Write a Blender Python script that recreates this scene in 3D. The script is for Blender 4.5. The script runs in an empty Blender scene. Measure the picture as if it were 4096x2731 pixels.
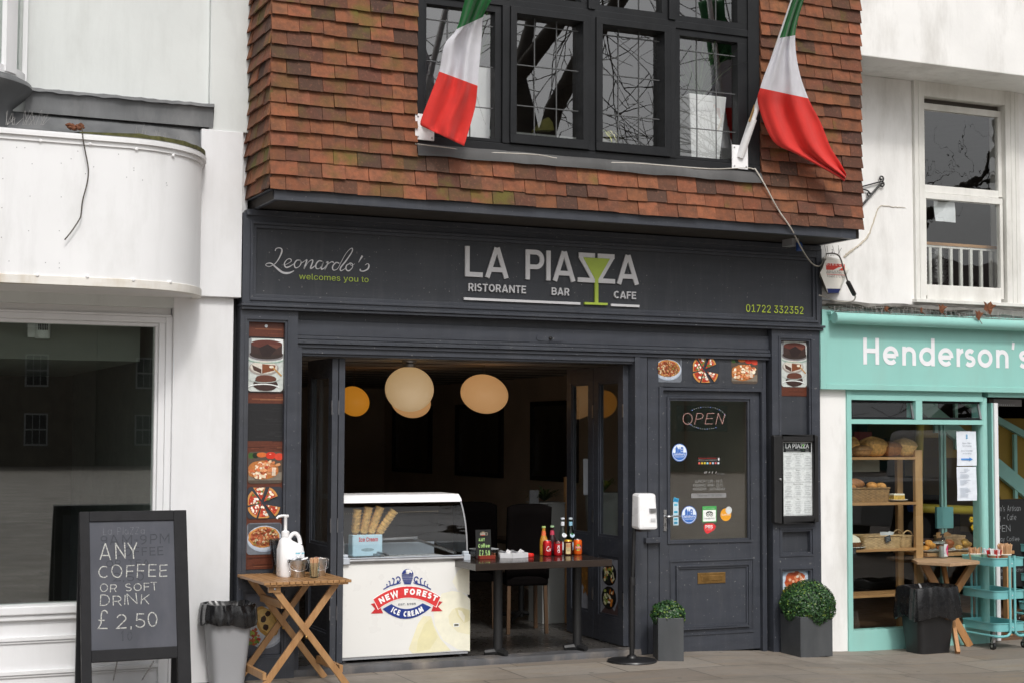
import bpy, bmesh, math, random, os
from mathutils import Vector, Matrix
random.seed(7)
SC = bpy.context.scene
COL = SC.collection
V = Vector
# ------------------------------------------------------------------ camera
YAW, PIT, ROL, DIST, HCAM, FPX = 0.43118893, 0.05910255, 0.00369561, 10.54468, 1.66, 6300.0
_f = V((math.sin(YAW)*math.cos(PIT), math.cos(YAW)*math.cos(PIT), math.sin(PIT)))
_r0 = V((math.cos(YAW), -math.sin(YAW), 0)); _u0 = _r0.cross(_f)
CR = _r0*math.cos(ROL)+_u0*math.sin(ROL); CU = -_r0*math.sin(ROL)+_u0*math.cos(ROL); CF = _f
CP = V((0, -DIST, HCAM))
cam = bpy.data.cameras.new('Camera'); camo = bpy.data.objects.new('Camera', cam); COL.objects.link(camo)
cam.sensor_width = 36; cam.lens = 36*FPX/4096; cam.clip_start = .1; cam.clip_end = 600
camo.matrix_world = Matrix(((CR.x, CU.x, -CF.x, CP.x), (CR.y, CU.y, -CF.y, CP.y), (CR.z, CU.z, -CF.z, CP.z), (0, 0, 0, 1)))
SC.camera = camo
# ------------------------------------------------------------------ light
SUN_EL, SUN_AZ = math.radians(47), math.radians(9)   # azimuth: sun stands a little left of the facade's normal
w = bpy.data.worlds.new('World'); SC.world = w; w.use_nodes = True
nt = w.node_tree; bg = nt.nodes['Background']
sky = nt.nodes.new('ShaderNodeTexSky'); sky.sky_type = 'NISHITA'; sky.sun_disc = False
sky.sun_elevation = SUN_EL; sky.sun_rotation = math.radians(180)+SUN_AZ
sky.air_density = 1.0; sky.dust_density = 5.0; sky.ozone_density = 1.0
hsv = nt.nodes.new('ShaderNodeHueSaturation'); hsv.inputs['Saturation'].default_value = .14
nt.links.new(sky.outputs[0], hsv.inputs['Color'])
tcw = nt.nodes.new('ShaderNodeTexCoord'); nzw = nt.nodes.new('ShaderNodeTexNoise'); nzw.inputs['Scale'].default_value = 2.2; nzw.inputs['Detail'].default_value = 5
mrw = nt.nodes.new('ShaderNodeMapRange'); mrw.inputs[1].default_value = .3; mrw.inputs[2].default_value = .7; mrw.inputs[3].default_value = .8; mrw.inputs[4].default_value = 1.2
nt.links.new(tcw.outputs['Generated'], nzw.inputs['Vector']); nt.links.new(nzw.outputs[0], mrw.inputs[0])
mlw = nt.nodes.new('ShaderNodeVectorMath'); mlw.operation = 'SCALE'
nt.links.new(hsv.outputs[0], mlw.inputs[0]); nt.links.new(mrw.outputs[0], mlw.inputs['Scale'])
nt.links.new(mlw.outputs[0], bg.inputs['Color']); bg.inputs['Strength'].default_value = .15
sl = bpy.data.lights.new('Sun', 'SUN'); sl.energy = 1.35; sl.angle = math.radians(7); sl.color = (1, .955, .9)
so = bpy.data.objects.new('Sun', sl); COL.objects.link(so)
sd = V((-math.sin(SUN_AZ)*math.cos(SUN_EL), -math.cos(SUN_AZ)*math.cos(SUN_EL), math.sin(SUN_EL)))
so.rotation_euler = sd.to_track_quat('Z', 'Y').to_euler(); so.location = (0, -20, 25)
SC.view_settings.view_transform = 'Standard'; SC.view_settings.look = 'None'; SC.view_settings.gamma = 1
SC.view_settings.exposure = -.08
# ------------------------------------------------------------------ measuring: photo point -> point of the place at a known depth
def ray(q): return CF+CR*((q[0]-2048)/FPX)-CU*((q[1]-1365.5)/FPX)
def P(q, y=0.): d = ray(q); return CP+d*((y+DIST)/d.y)
def PXx(q, x): d = ray(q); return CP+d*(x/d.x)
def G(q, z=0.): d = ray(q); return CP+d*((z-HCAM)/d.z)
def PL(q, o, n): d = ray(q); return CP+d*((o-CP).dot(n)/d.dot(n))
def ZM(a, b, s): return lambda x, y: (a+x/s, b+y/s)
cA=ZM(0,0,1.307);cB=ZM(900,0,1.568);cC=ZM(1600,0,1.568);cD=ZM(2900,0,1.2542);cE=ZM(900,750,1.96);cF=ZM(1750,850,1.5174);cG=ZM(0,1150,2.0905);cH=ZM(0,1900,1.8867);cI=ZM(900,1200,1.96);cJ=ZM(850,1950,2.0077);cK=ZM(1300,1900,1.886);cL=ZM(1200,1350,1.68);cM=ZM(1800,1950,2.0075);cN=ZM(2400,1350,1.96);cO=ZM(2400,1950,2.008);cQ=ZM(3250,1200,1.96);cR=ZM(3250,1950,2.007);cS=ZM(1850,2050,3.92);cT=ZM(3080,1700,3.733);cU=ZM(2620,1580,2.6125);cV=ZM(1350,1950,4.276);cW=ZM(3700,2050,5.227);cX=ZM(3100,1300,4.48);cY=ZM(3200,950,5.2267)
def gz(x):
    t = min(max((x-6.2)/2., 0), 1); return -.08*t*t*(3-2*t)
# ------------------------------------------------------------------ materials
def srgb(h):
    h = h.lstrip('#'); c = [int(h[i:i+2], 16)/255 for i in (0, 2, 4)]
    return tuple(x/12.92 if x <= .04045 else ((x+.055)/1.055)**2.4 for x in c)
def C(c): return srgb(c) if isinstance(c, str) else tuple(c)
MATS = {}
def newmat(name):
    m = bpy.data.materials.new(name); m.use_nodes = True; MATS[name] = m
    return m, m.node_tree, m.node_tree.nodes['Principled BSDF']
def link(nt, a, b): nt.links.new(a, b)
def texco(nt, scale=(1, 1, 1)):
    t = nt.nodes.new('ShaderNodeTexCoord'); mp = nt.nodes.new('ShaderNodeMapping'); mp.inputs['Scale'].default_value = scale
    link(nt, t.outputs['Object'], mp.inputs[0]); return mp.outputs[0]
def noise(nt, vec, scale, detail=4, rough=.55):
    n = nt.nodes.new('ShaderNodeTexNoise'); n.inputs['Scale'].default_value = scale; n.inputs['Detail'].default_value = detail
    n.inputs['Roughness'].default_value = rough
    link(nt, vec, n.inputs['Vector']); return n.outputs[0]
def maprange(nt, v, a, b, c, d):
    m = nt.nodes.new('ShaderNodeMapRange'); link(nt, v, m.inputs[0])
    for i, x in enumerate((a, b, c, d)): m.inputs[i+1].default_value = x
    return m.outputs[0]
def mixc(nt, fac, a, b, mode='MIX'):
    m = nt.nodes.new('ShaderNodeMix'); m.data_type = 'RGBA'; m.blend_type = mode
    if isinstance(fac, (int, float)): m.inputs[0].default_value = fac
    else: link(nt, fac, m.inputs[0])
    for i, x in ((6, a), (7, b)):
        if isinstance(x, (tuple, list)): m.inputs[i].default_value = tuple(x)[:3]+(1,)
        else: link(nt, x, m.inputs[i])
    return m.outputs[2]
def bump(nt, h, bs, strength=.2, dist=.01):
    b = nt.nodes.new('ShaderNodeBump'); b.inputs['Strength'].default_value = strength; b.inputs['Distance'].default_value = dist
    link(nt, h, b.inputs['Height']); link(nt, b.outputs[0], bs.inputs['Normal'])
def paint(name, color, rough=.5, var=.15, scale=3., bmp=.15, bscale=60., stretch=(1, 1, 1), dirt=None, dirtamt=.0, metallic=0., spec=.5):
    color = C(color); m, nt, bs = newmat(name)
    vec = texco(nt, stretch); n1 = noise(nt, vec, scale, 6)
    f = maprange(nt, n1, .3, .7, 1-var, 1+var*.6)
    mul = nt.nodes.new('ShaderNodeVectorMath'); mul.operation = 'SCALE'; mul.inputs[0].default_value = color; link(nt, f, mul.inputs['Scale'])
    out = mul.outputs[0]
    if dirt:
        vd = texco(nt, (1, 1, .35)); nd = noise(nt, vd, 2.3, 9, .65)
        out = mixc(nt, maprange(nt, nd, .5, .78, 0, dirtamt), out, C(dirt))
        ns_ = noise(nt, texco(nt, (3.2, 3.2, .4)), 1.6, 8, .72); out = mixc(nt, maprange(nt, ns_, .52, .85, 0, dirtamt*.55), out, tuple(.8*x for x in C(dirt)))
    link(nt, out, bs.inputs['Base Color'])
    rr = maprange(nt, noise(nt, vec, scale*4, 3), .3, .7, max(rough-.08, .02), min(rough+.1, 1)); link(nt, rr, bs.inputs['Roughness'])
    bs.inputs['Metallic'].default_value = metallic; bs.inputs['Specular IOR Level'].default_value = spec
    if bmp: bump(nt, noise(nt, vec, bscale, 4), bs, bmp, .004)
    return m
def vmat(name, rough=.5, var=.12, scale=25., bmp=0., metallic=0., spec=.5, trans=0.):
    """colour comes from the mesh's own colour attribute (printed or dyed things)"""
    m, nt, bs = newmat(name)
    a = nt.nodes.new('ShaderNodeAttribute'); a.attribute_name = 'Col'
    vec = texco(nt); n = noise(nt, vec, scale, 4)
    s = nt.nodes.new('ShaderNodeVectorMath'); s.operation = 'SCALE'; link(nt, a.outputs['Color'], s.inputs[0]); link(nt, maprange(nt, n, .3, .7, 1-var, 1+var), s.inputs['Scale'])
    link(nt, s.outputs[0], bs.inputs['Base Color']); bs.inputs['Roughness'].default_value = rough; bs.inputs['Metallic'].default_value = metallic
    bs.inputs['Specular IOR Level'].default_value = spec
    if trans: bs.inputs['Subsurface Weight'].default_value = trans; bs.inputs['Subsurface Radius'].default_value = (.01, .01, .01)
    if bmp: bump(nt, n, bs, bmp, .004)
    return m
def glassmat(name, ior=1.6, tint=(.93, .95, .94), rough=.0, wav=0., wscale=4.):
    m = bpy.data.materials.new(name); m.use_nodes = True; MATS[name] = m; nt = m.node_tree
    nt.nodes.remove(nt.nodes['Principled BSDF']); out = nt.nodes['Material Output']
    tr = nt.nodes.new('ShaderNodeBsdfTransparent'); tr.inputs[0].default_value = tint+(1,)
    gl = nt.nodes.new('ShaderNodeBsdfGlossy'); gl.inputs['Roughness'].default_value = rough; gl.inputs[0].default_value = (1, 1, 1, 1)
    fr = nt.nodes.new('ShaderNodeFresnel'); ge = nt.nodes.new('ShaderNodeNewGeometry')
    link(nt, maprange(nt, ge.outputs['Backfacing'], 0, 1, ior, 1/ior), fr.inputs[0])
    mx = nt.nodes.new('ShaderNodeMixShader')
    link(nt, fr.outputs[0], mx.inputs[0]); link(nt, tr.outputs[0], mx.inputs[1]); link(nt, gl.outputs[0], mx.inputs[2]); link(nt, mx.outputs[0], out.inputs[0])
    if wav:
        b = nt.nodes.new('ShaderNodeBump'); b.inputs['Strength'].default_value = wav; b.inputs['Distance'].default_value = .02
        link(nt, noise(nt, texco(nt), wscale, 2), b.inputs['Height']); link(nt, b.outputs[0], gl.inputs['Normal'])
    return m
def woodmat(name, c1, c2, axis='x', rough=.5, scale=1.):
    m, nt, bs = newmat(name)
    st = {'x': (1.2, 14, 14), 'y': (14, 1.2, 14), 'z': (14, 14, 1.2)}[axis]
    vec = texco(nt, tuple(s*scale for s in st)); n = noise(nt, vec, 2.2, 7, .6)
    big = noise(nt, texco(nt), 5, 3)
    col = mixc(nt, maprange(nt, n, .3, .7, 0, 1), C(c1), C(c2))
    col = mixc(nt, maprange(nt, big, .35, .7, 0, .35), col, tuple(x*.55 for x in C(c1)))
    link(nt, col, bs.inputs['Base Color']); bs.inputs['Roughness'].default_value = rough
    bump(nt, n, bs, .15, .003); return m
# ------------------------------------------------------------------ mesh builder
class MB:
    def __init__(s): s.v = []; s.f = []; s.m = []; s.c = []; s.mats = []
    def mi(s, m):
        if isinstance(m, str): m = MATS[m]
        if m not in s.mats: s.mats.append(m)
        return s.mats.index(m)
    def poly(s, pts, m, c=(1, 1, 1, 1)):
        n = len(s.v); s.v += [V(p) for p in pts]; s.f.append(list(range(n, n+len(pts)))); s.m.append(s.mi(m)); s.c.append(tuple(C(c))[:3]+((c[3],) if not isinstance(c, str) and len(c) > 3 else (1,)))
    def add(s, vs, fs, m, c=(1, 1, 1, 1)):
        n = len(s.v); s.v += [V(p) for p in vs]; k = s.mi(m); cc = tuple(C(c))[:3]+((c[3],) if not isinstance(c, str) and len(c) > 3 else (1,))
        for f in fs: s.f.append([n+i for i in f]); s.m.append(k); s.c.append(cc)
    def hexa(s, p, m, c=(1, 1, 1, 1)):   # 4 bottom ccw, 4 top ccw
        s.add(p, [(3, 2, 1, 0), (4, 5, 6, 7), (0, 1, 5, 4), (1, 2, 6, 5), (2, 3, 7, 6), (3, 0, 4, 7)], m, c)
    def box(s, x0, x1, y0, y1, z0, z1, m, c=(1, 1, 1, 1)):
        if x0 > x1: x0, x1 = x1, x0
        if y0 > y1: y0, y1 = y1, y0
        if z0 > z1: z0, z1 = z1, z0
        s.hexa([(x0, y0, z0), (x1, y0, z0), (x1, y1, z0), (x0, y1, z0), (x0, y0, z1), (x1, y0, z1), (x1, y1, z1), (x0, y1, z1)], m, c)
    def obox(s, o, ex, ey, ez, m, c=(1, 1, 1, 1)):   # o = centre; half vectors
        o = V(o); ex = V(ex); ey = V(ey); ez = V(ez)
        s.hexa([o-ex-ey-ez, o+ex-ey-ez, o+ex+ey-ez, o-ex+ey-ez, o-ex-ey+ez, o+ex-ey+ez, o+ex+ey+ez, o-ex+ey+ez], m, c)
    def beam(s, p, q, w, h, m, up=(0, 0, 1), c=(1, 1, 1, 1)):
        p = V(p); q = V(q); d = q-p; L = d.length; d.normalize(); side = d.cross(V(up)).normalized(); u = side.cross(d)
        s.obox((p+q)/2, d*(L/2), side*(w/2), u*(h/2), m, c)
    def tube(s, path, r, m, n=8, c=(1, 1, 1, 1), caps=True, closed=False):
        path = [V(p) for p in path]; N = len(path); rs = r if isinstance(r, (list, tuple)) else [r]*N
        d0 = (path[1]-path[0]).normalized(); a = V((0, 0, 1)) if abs(d0.z) < .9 else V((1, 0, 0)); x = d0.cross(a).normalized()
        vs = []; 
        for i, p in enumerate(path):
            d = (path[min(i+1, N-1)]-path[max(i-1, 0)]).normalized() if not closed else (path[(i+1) % N]-path[i-1]).normalized()
            x = (x-d*x.dot(d)).normalized(); y = d.cross(x)
            for k in range(n):
                t = 2*math.pi*k/n; vs.append(p+(x*math.cos(t)+y*math.sin(t))*rs[i])
        fs = []
        for i in range(N if closed else N-1):
            for k in range(n):
                a0 = i*n+k; a1 = i*n+(k+1) % n; b0 = ((i+1) % N)*n+k; b1 = ((i+1) % N)*n+(k+1) % n
                fs.append((a0, a1, b1, b0))
        if caps and not closed: fs.append(tuple(range(n))[::-1]); fs.append(tuple((N-1)*n+k for k in range(n)))
        s.add(vs, fs, m, c)
    def lathe(s, prof, o, m, n=20, c=(1, 1, 1, 1), sx=1., sy=1., frame=None, cfun=None):
        o = V(o); ex, ey, ez = frame if frame else (V((1, 0, 0)), V((0, 1, 0)), V((0, 0, 1)))
        rows = []
        for r, z in prof:
            rows.append([o+ex*(r*sx*math.cos(2*math.pi*k/n))+ey*(r*sy*math.sin(2*math.pi*k/n))+ez*z for k in range(n)])
        for i in range(len(rows)-1):
            vs = rows[i]+rows[i+1]; fs = [(k, (k+1) % n, n+(k+1) % n, n+k) for k in range(n)]
            s.add(vs, fs, m, cfun(i) if cfun else c)
        if prof[0][0] > 1e-4: s.add(rows[0], [tuple(range(n))[::-1]], m, cfun(0) if cfun else c)
        if prof[-1][0] > 1e-4: s.add(rows[-1], [tuple(range(n))], m, cfun(len(rows)-2) if cfun else c)
    def ext(s, pts, d, m, c=(1, 1, 1, 1), back=True):   # planar polygon (3-D, facing outward along -d) extruded by d
        pts = [V(p) for p in pts]; d = V(d); n = len(pts); vs = pts+[p+d for p in pts]
        fs = [tuple(range(n))]+[((k+1) % n, k, n+k, n+(k+1) % n) for k in range(n)]
        if back: fs.append(tuple(range(2*n-1, n-1, -1)))
        s.add(vs, fs, m, c)
    def grid(s, rows, m, c=(1, 1, 1, 1), cfun=None, closed=False):
        nr = len(rows); nc = len(rows[0]); vs = [p for r in rows for p in r]
        n0 = len(s.v); s.v += [V(p) for p in vs]; k0 = s.mi(m) if not callable(m) else None
        for i in range(nr-1):
            for j in range(nc if closed else nc-1):
                j1 = (j+1) % nc
                s.f.append([n0+i*nc+j, n0+i*nc+j1, n0+(i+1)*nc+j1, n0+(i+1)*nc+j]); s.m.append(k0 if k0 is not None else s.mi(m(i, j)))
                cc = cfun(i, j) if cfun else c; s.c.append(tuple(C(cc))[:3]+(1,))
    def blob(s, o, rx, ry, rz, m, c=(1, 1, 1, 1), nu=16, nv=9, fun=None, cfun=None):
        rows = []
        for i in range(nv+1):
            t = -math.pi/2+math.pi*i/nv; row = []
            for k in range(nu):
                a = 2*math.pi*k/nu; d = V((math.cos(t)*math.cos(a), math.cos(t)*math.sin(a), math.sin(t)))
                f = fun(d) if fun else 1.; row.append(V(o)+V((d.x*rx, d.y*ry, d.z*rz))*f)
            rows.append(row)
        s.grid(rows, m, c, cfun=cfun, closed=True)
    def build(s, name, parent=None, smooth=None, bevel=0., recalc=True, off=None):
        o0 = V((0, 0, 0)); p = parent
        while p is not None: o0 = o0+p.location; p = p.parent
        me = bpy.data.meshes.new(name); me.from_pydata([tuple(x-o0) for x in s.v], [], s.f); me.update()
        for m in s.mats: me.materials.append(m)
        me.polygons.foreach_set('material_index', s.m)
        at = me.color_attributes.new('Col', 'FLOAT_COLOR', 'CORNER'); buf = []
        for p_, c in zip(me.polygons, s.c): buf += list(c)*p_.loop_total
        at.data.foreach_set('color', buf)
        if recalc or smooth:
            b = bmesh.new(); b.from_mesh(me); bmesh.ops.remove_doubles(b, verts=b.verts, dist=1e-5)
            if recalc: bmesh.ops.recalc_face_normals(b, faces=b.faces)
            b.to_mesh(me); b.free()
        if smooth is not None:
            me.shade_smooth(); me.set_sharp_from_angle(angle=math.radians(smooth))
        o = bpy.data.objects.new(name, me); COL.objects.link(o)
        if parent is not None: o.parent = parent
        if bevel:
            md = o.modifiers.new('Bevel', 'BEVEL'); md.width = bevel; md.segments = 2; md.limit_method = 'ANGLE'; md.angle_limit = math.radians(40)
        return o
def thing(name, label, cat, loc=(0, 0, 0), group=None):
    o = bpy.data.objects.new(name, None); COL.objects.link(o); o.empty_display_size = .1; o.location = loc
    return tag(o, label, cat, group)
def tag(o, label, cat, group=None, kind=None):
    if label: o['label'] = label
    if cat: o['category'] = cat
    if group: o['group'] = group
    if kind: o['kind'] = kind
    return o
def dup(root, loc, label=None, group=None, rotz=0.):
    r = root.copy(); COL.objects.link(r); r.location = loc; r.rotation_euler = (0, 0, rotz)
    if label: r['label'] = label
    if group: r['group'] = group
    def rec(src, dst):
        for ch in list(src.children):
            c = ch.copy(); COL.objects.link(c); c.parent = dst; rec(ch, c)
    rec(root, r); return r
X, Y, Zv = V((1, 0, 0)), V((0, 1, 0)), V((0, 0, 1))
def smoothpath(pts, n=8):
    pts = [V(p) for p in pts]; out = []
    for i in range(len(pts)-1):
        p0 = pts[max(i-1, 0)]; p1 = pts[i]; p2 = pts[i+1]; p3 = pts[min(i+2, len(pts)-1)]
        for k in range(n):
            t = k/n; out.append(.5*((2*p1)+(p2-p0)*t+(2*p0-5*p1+4*p2-p3)*t*t+(3*p1-p0-3*p2+p3)*t**3))
    out.append(pts[-1]); return out
# ------------------------------------------------------------------ lettering drawn as strokes
def arc(cx, cy, rx, ry, a0, a1, n=10):
    return [(cx+rx*math.cos(math.radians(a0+(a1-a0)*i/n)), cy+ry*math.sin(math.radians(a0+(a1-a0)*i/n))) for i in range(n+1)]
def glyph(ch, w):
    """(advance width, strokes); cap height 1, w = stroke width"""
    h = w/2; t = 1-h; q = 1e-3
    if ch == ' ': return .42, []
    def rnd(W, y0=h, y1=t): return arc(W/2, (y0+y1)/2, W/2-h, (y1-y0)/2, 90, 450, 24)
    U = {
     'A': (.74, [[(h*.9, 0), (.37-h*.15, 1-q)], [(.37+h*.15, 1-q), (.74-h*.9, 0)], [(.16, .27), (.58, .27)]]),
     'B': (.6, [[(h, 0), (h, 1)], [(h, t), (.33, t)]+arc(.33, (.52+t)/2, .21-h*.3, (t-.52)/2, 90, -90, 8)+[(h, .52)], [(.3, .52)]+arc(.34, (.52+h)/2, .24-h*.3, (.52-h)/2, 90, -90, 8)+[(h, h)]]),
     'C': (.66, [arc(.36, .5, .36-h, .5-h, 48, 312, 20)]),
     'D': (.66, [[(h, 0), (h, 1)], [(h, t), (.26, t)]+arc(.28, .5, .38-h, .5-h, 90, -90, 14)+[(h, h)]]),
     'E': (.54, [[(.54, t), (h, t), (h, h), (.54, h)], [(h, .52), (.48, .52)]]),
     'F': (.52, [[(.52, t), (h, t), (h, 0)], [(h, .5), (.46, .5)]]),
     'G': (.68, [arc(.36, .5, .36-h, .5-h, 48, 330, 20)+[(.68-h, .46), (.4, .46)]]),
     'H': (.66, [[(h, 0), (h, 1)], [(.66-h, 0), (.66-h, 1)], [(h, .52), (.66-h, .52)]]),
     'I': (w, [[(h, 0), (h, 1)]]),
     'J': (.44, [[(.44-h, 1), (.44-h, .2)]+arc(.22, .24, .22-h, .24-h, 0, -170, 8)]),
     'K': (.62, [[(h, 0), (h, 1)], [(.6-h, 1), (h, .42)], [(.24, .55), (.62-h, 0)]]),
     'L': (.5, [[(h, 1), (h, h), (.5, h)]]),
     'M': (.8, [[(h, 0), (h, 1-q)], [(h, 1-q), (.4, .3), (.8-h, 1-q)], [(.8-h, 1-q), (.8-h, 0)]]),
     'N': (.68, [[(h, 0), (h, 1-q)], [(h, 1-h), (.68-h, h)], [(.68-h, 0), (.68-h, 1-q)]]),
     'O': (.72, [rnd(.72)]), '0': (.56, [rnd(.56)]),
     'P': (.6, [[(h, 0), (h, 1)], [(h, t), (.33, t)]+arc(.34, (.43+t)/2, .26-h, (t-.43)/2, 90, -90, 10)+[(h, .43)]]),
     'R': (.62, [[(h, 0), (h, 1)], [(h, t), (.33, t)]+arc(.34, (.45+t)/2, .26-h, (t-.45)/2, 90, -90, 10)+[(h, .45)], [(.34, .45), (.62-h, 0)]]),
     'S': (.58, [arc(.29, (.51+t)/2, .27-h, (t-.51)/2, 35, 270, 12)[:-1]+arc(.29, (.51+h)/2, .29-h, (.51-h)/2, 90, -145, 12)]),
     'T': (.58, [[(0, t), (.58, t)], [(.29, t), (.29, 0)]]),
     'U': (.66, [[(h, 1), (h, .33)]+arc(.33, .33, .33-h, .33-h, 180, 360, 10)+[(.66-h, 1)]]),
     'V': (.7, [[(h, 1), (.35, q)], [(.35, q), (.7-h, 1)]]),
     'W': (1.0, [[(h, 1), (.28, q), (.5, .9), (.72, q), (1-h, 1)]]),
     'Y': (.66, [[(h, 1), (.33, .45), (.33, 0)], [(.66-h, 1), (.33, .45)]]),
     'Z': (.62, [[(.03, t), (.6-h, t), (h, h), (.62, h)]]),
     '1': (.56, [[(.1, .8), (.3, 1-q), (.3, 0)]]), '2': (.56, [arc(.28, .7, .28-h, .3-h, 165, -30, 10)+[(h, h), (.56, h)]]),
     '3': (.56, [arc(.27, .745, .25-h, .255-h, 160, -80, 9), arc(.27, .29, .29-h, .29-h, 80, -160, 10)]),
     '4': (.58, [[(.42, 0), (.42, 1), (h, .26), (.58, .26)]]), '5': (.56, [[(.5, t), (.12, t), (.08, .52)]+arc(.27, .31, .29-h, .31-h, 120, -150, 12)]),
     '6': (.56, [arc(.28, .31, .28-h, .31-h, 0, 360, 16), arc(.5, .35, .47, .63, 95, 165, 6)]), '7': (.54, [[(0, t), (.5, t), (.18, 0)]]),
     '8': (.56, [arc(.28, .745, .25-h, .255-h, 0, 360, 14), arc(.28, .27, .28-h, .27-h, 0, 360, 16)]), '9': (.56, [arc(.28, .69, .28-h, .31-h, 0, 360, 16), arc(.06, .65, .47, .63, -85, -15, 6)]),
     '.': (w, [[(h, 0), (h, w)]]), ',': (w, [[(h*1.2, w), (h*.5, -.12)]]), '-': (.3, [[(0, .45), (.3, .45)]]), "'": (w, [[(h, 1.02), (h*.6, .74)]]), '+': (.4, [[(0, .4), (.4, .4)], [(.2, .2), (.2, .6)]]),
     '£': (.6, [arc(.38, .74, .2, .23, 20, 180, 8)+[(.2, .3), (.06, h), (.58, h)], [(.04, .46), (.42, .46)]]),
    }
    xh = .72; xm = xh/2; o = xm-h   # round lowercase
    Lc = {
     'a': (.6, [arc(.3, xm, .3-h, o, 90, 450, 20), [(.6-h, 0), (.6-h, xh)]]),
     'c': (.56, [arc(.32, xm, .32-h, o, 42, 318, 16)]),
     'd': (.66, [arc(.33, xm, .33-h, o, 90, 450, 24), [(.66-h, 0), (.66-h, 1.06)]]),
     'e': (.64, [[(h*1.3, xm-.01), (.64-h*1.3, xm-.01)], arc(.32, xm, .32-h, o, -4, 316, 22)]),
     'f': (.36, [[(.14, 0), (.14, .85)]+arc(.26, .85, .12, .18, 180, 80, 6), [(0, .66), (.34, .66)]]),
     'l': (w, [[(h, 0), (h, 1.04)]]), 'i': (w, [[(h, 0), (h, xh)], [(h, .86), (h, .98)]]),
     'm': (.86, [[(h, 0), (h, xh)], [(h, .44)]+arc(.25, .5, .25-h, xh-.5-h, 180, 0, 8)+[(.5-h, 0)], [(.5-h, .44)]+arc(.68-h, .5, .2, xh-.5-h, 180, 0, 8)+[(.86-h, 0)]]),
     'n': (.58, [[(h, 0), (h, xh)], [(h, .4)]+arc(.29, .42, .29-h, xh-.42-h, 180, 0, 12)+[(.58-h, 0)]]),
     'o': (.64, [arc(.32, xm, .32-h, o, 90, 450, 24)]),
     'r': (.34, [[(h, 0), (h, xh)], [(h, .36)]+arc(.33, .36, .33-h, xh-.36-h, 180, 95, 6)]),
     's': (.46, [arc(.23, (.37+xh-h)/2, .2-h*.6, (xh-h-.37)/2, 30, 270, 10)[:-1]+arc(.22, (.37+h)/2, .24-h*.8, (.37-h)/2, 90, -150, 10)]),
     't': (.34, [[(.13, .96), (.13, .16)]+arc(.26, .16, .13, .16-h, 180, 280, 6), [(0, .66), (.33, .66)]]),
     'u': (.56, [[(h, xh), (h, .28)]+arc(.28, .28, .28-h, .28-h, 180, 360, 10)+[(.56-h, xh)], [(.56-h, 0), (.56-h, .3)]]),
     'w': (.8, [[(h*.8, xh), (.22, q), (.4, xh), (.58, q), (.8-h*.8, xh)]]),
     'y': (.54, [[(h*.8, xh), (.28, .02)], [(.54-h*.8, xh), (.26, -.16)]+arc(.14, -.12, .12, .16-h, -30, -110, 5)]),
    }
    if ch in U: return U[ch]
    if ch in Lc: return Lc[ch]
    return U.get(ch.upper(), (.4, []))
def ribbon(pts, w, closed=False):
    """left and right edge of a polyline of constant width (mitred), 2-D"""
    P2 = [V((p[0], p[1])) for p in pts]
    if closed: P2 = P2[:-1]
    N = len(P2); L = []; Rr = []
    for i in range(N):
        a = P2[i-1] if (closed or i > 0) else None; b = P2[(i+1) % N] if (closed or i < N-1) else None; p = P2[i]
        d1 = (p-a).normalized() if a is not None else (b-p).normalized(); d2 = (b-p).normalized() if b is not None else d1
        n1 = V((-d1.y, d1.x)); n2 = V((-d2.y, d2.x)); n = n1+n2
        n = n1 if n.length < .2 else n.normalized(); k = 1/max(n.dot(n1), .38)
        L.append(p+n*(w/2*k)); Rr.append(p-n*(w/2*k))
    if closed: L.append(L[0]); Rr.append(Rr[0])
    return L, Rr
def stroke(mb, pts, w, fmap, m, c, lift, depth=0.):
    """fmap(x,y,lift)->3-D"""
    pts = [p for i, p in enumerate(pts) if i == 0 or (V(p)-V(pts[i-1])).length > 1e-5]
    if len(pts) < 2: return
    closed = (V(pts[0])-V(pts[-1])).length < 1e-4 and len(pts) > 3
    L, Rr = ribbon(pts, w, closed)
    for i in range(len(L)-1):
        mb.add([fmap(L[i].x, L[i].y, lift), fmap(Rr[i].x, Rr[i].y, lift), fmap(Rr[i+1].x, Rr[i+1].y, lift), fmap(L[i+1].x, L[i+1].y, lift)], [(0, 1, 2, 3)], m, c)
        if depth:
            for E_ in (L, Rr): mb.add([fmap(E_[i].x, E_[i].y, lift), fmap(E_[i+1].x, E_[i+1].y, lift), fmap(E_[i+1].x, E_[i+1].y, lift-depth), fmap(E_[i].x, E_[i].y, lift-depth)], [(0, 1, 2, 3)], m, c)
    if depth and not closed:
        for i in (0, -1): mb.add([fmap(L[i].x, L[i].y, lift), fmap(Rr[i].x, Rr[i].y, lift), fmap(Rr[i].x, Rr[i].y, lift-depth), fmap(L[i].x, L[i].y, lift-depth)], [(0, 1, 2, 3)], m, c)
def textwidth(s, w, gap, xs=1.): return sum(glyph(ch, w)[0]*xs+gap for ch in s)-gap
def letters(mb, s, fmap, w, m, c, gap=.14, depth=0., lift=.001, xs=1., jit=0., shear=0., x0=0.):
    x = x0; k = 0
    for ch in s:
        adv, st = glyph(ch, w)
        jx, jy = random.uniform(-jit, jit), random.uniform(-jit, jit); sj = random.uniform(-jit, jit)*2.2; tj = random.uniform(-jit, jit)*2; gj = 1+random.uniform(-jit, jit)*2.5
        for pts in st:
            stroke(mb, [(x+jx+(px+(shear+sj)*py)*xs+random.uniform(-jit, jit)*.4, py*gj+jy+tj*px+random.uniform(-jit, jit)*.4) for px, py in pts], w, fmap, m, c, lift+.00015*(k % 4), depth); k += 1
        x += adv*xs+gap
    return x-gap
def plane(o, ex, ey, n, size=1.):
    o = V(o); ex = V(ex).normalized(); ey = V(ey).normalized(); n = V(n).normalized()
    return lambda x, y, l: o+ex*(x*size)+ey*(y*size)+n*l
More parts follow.
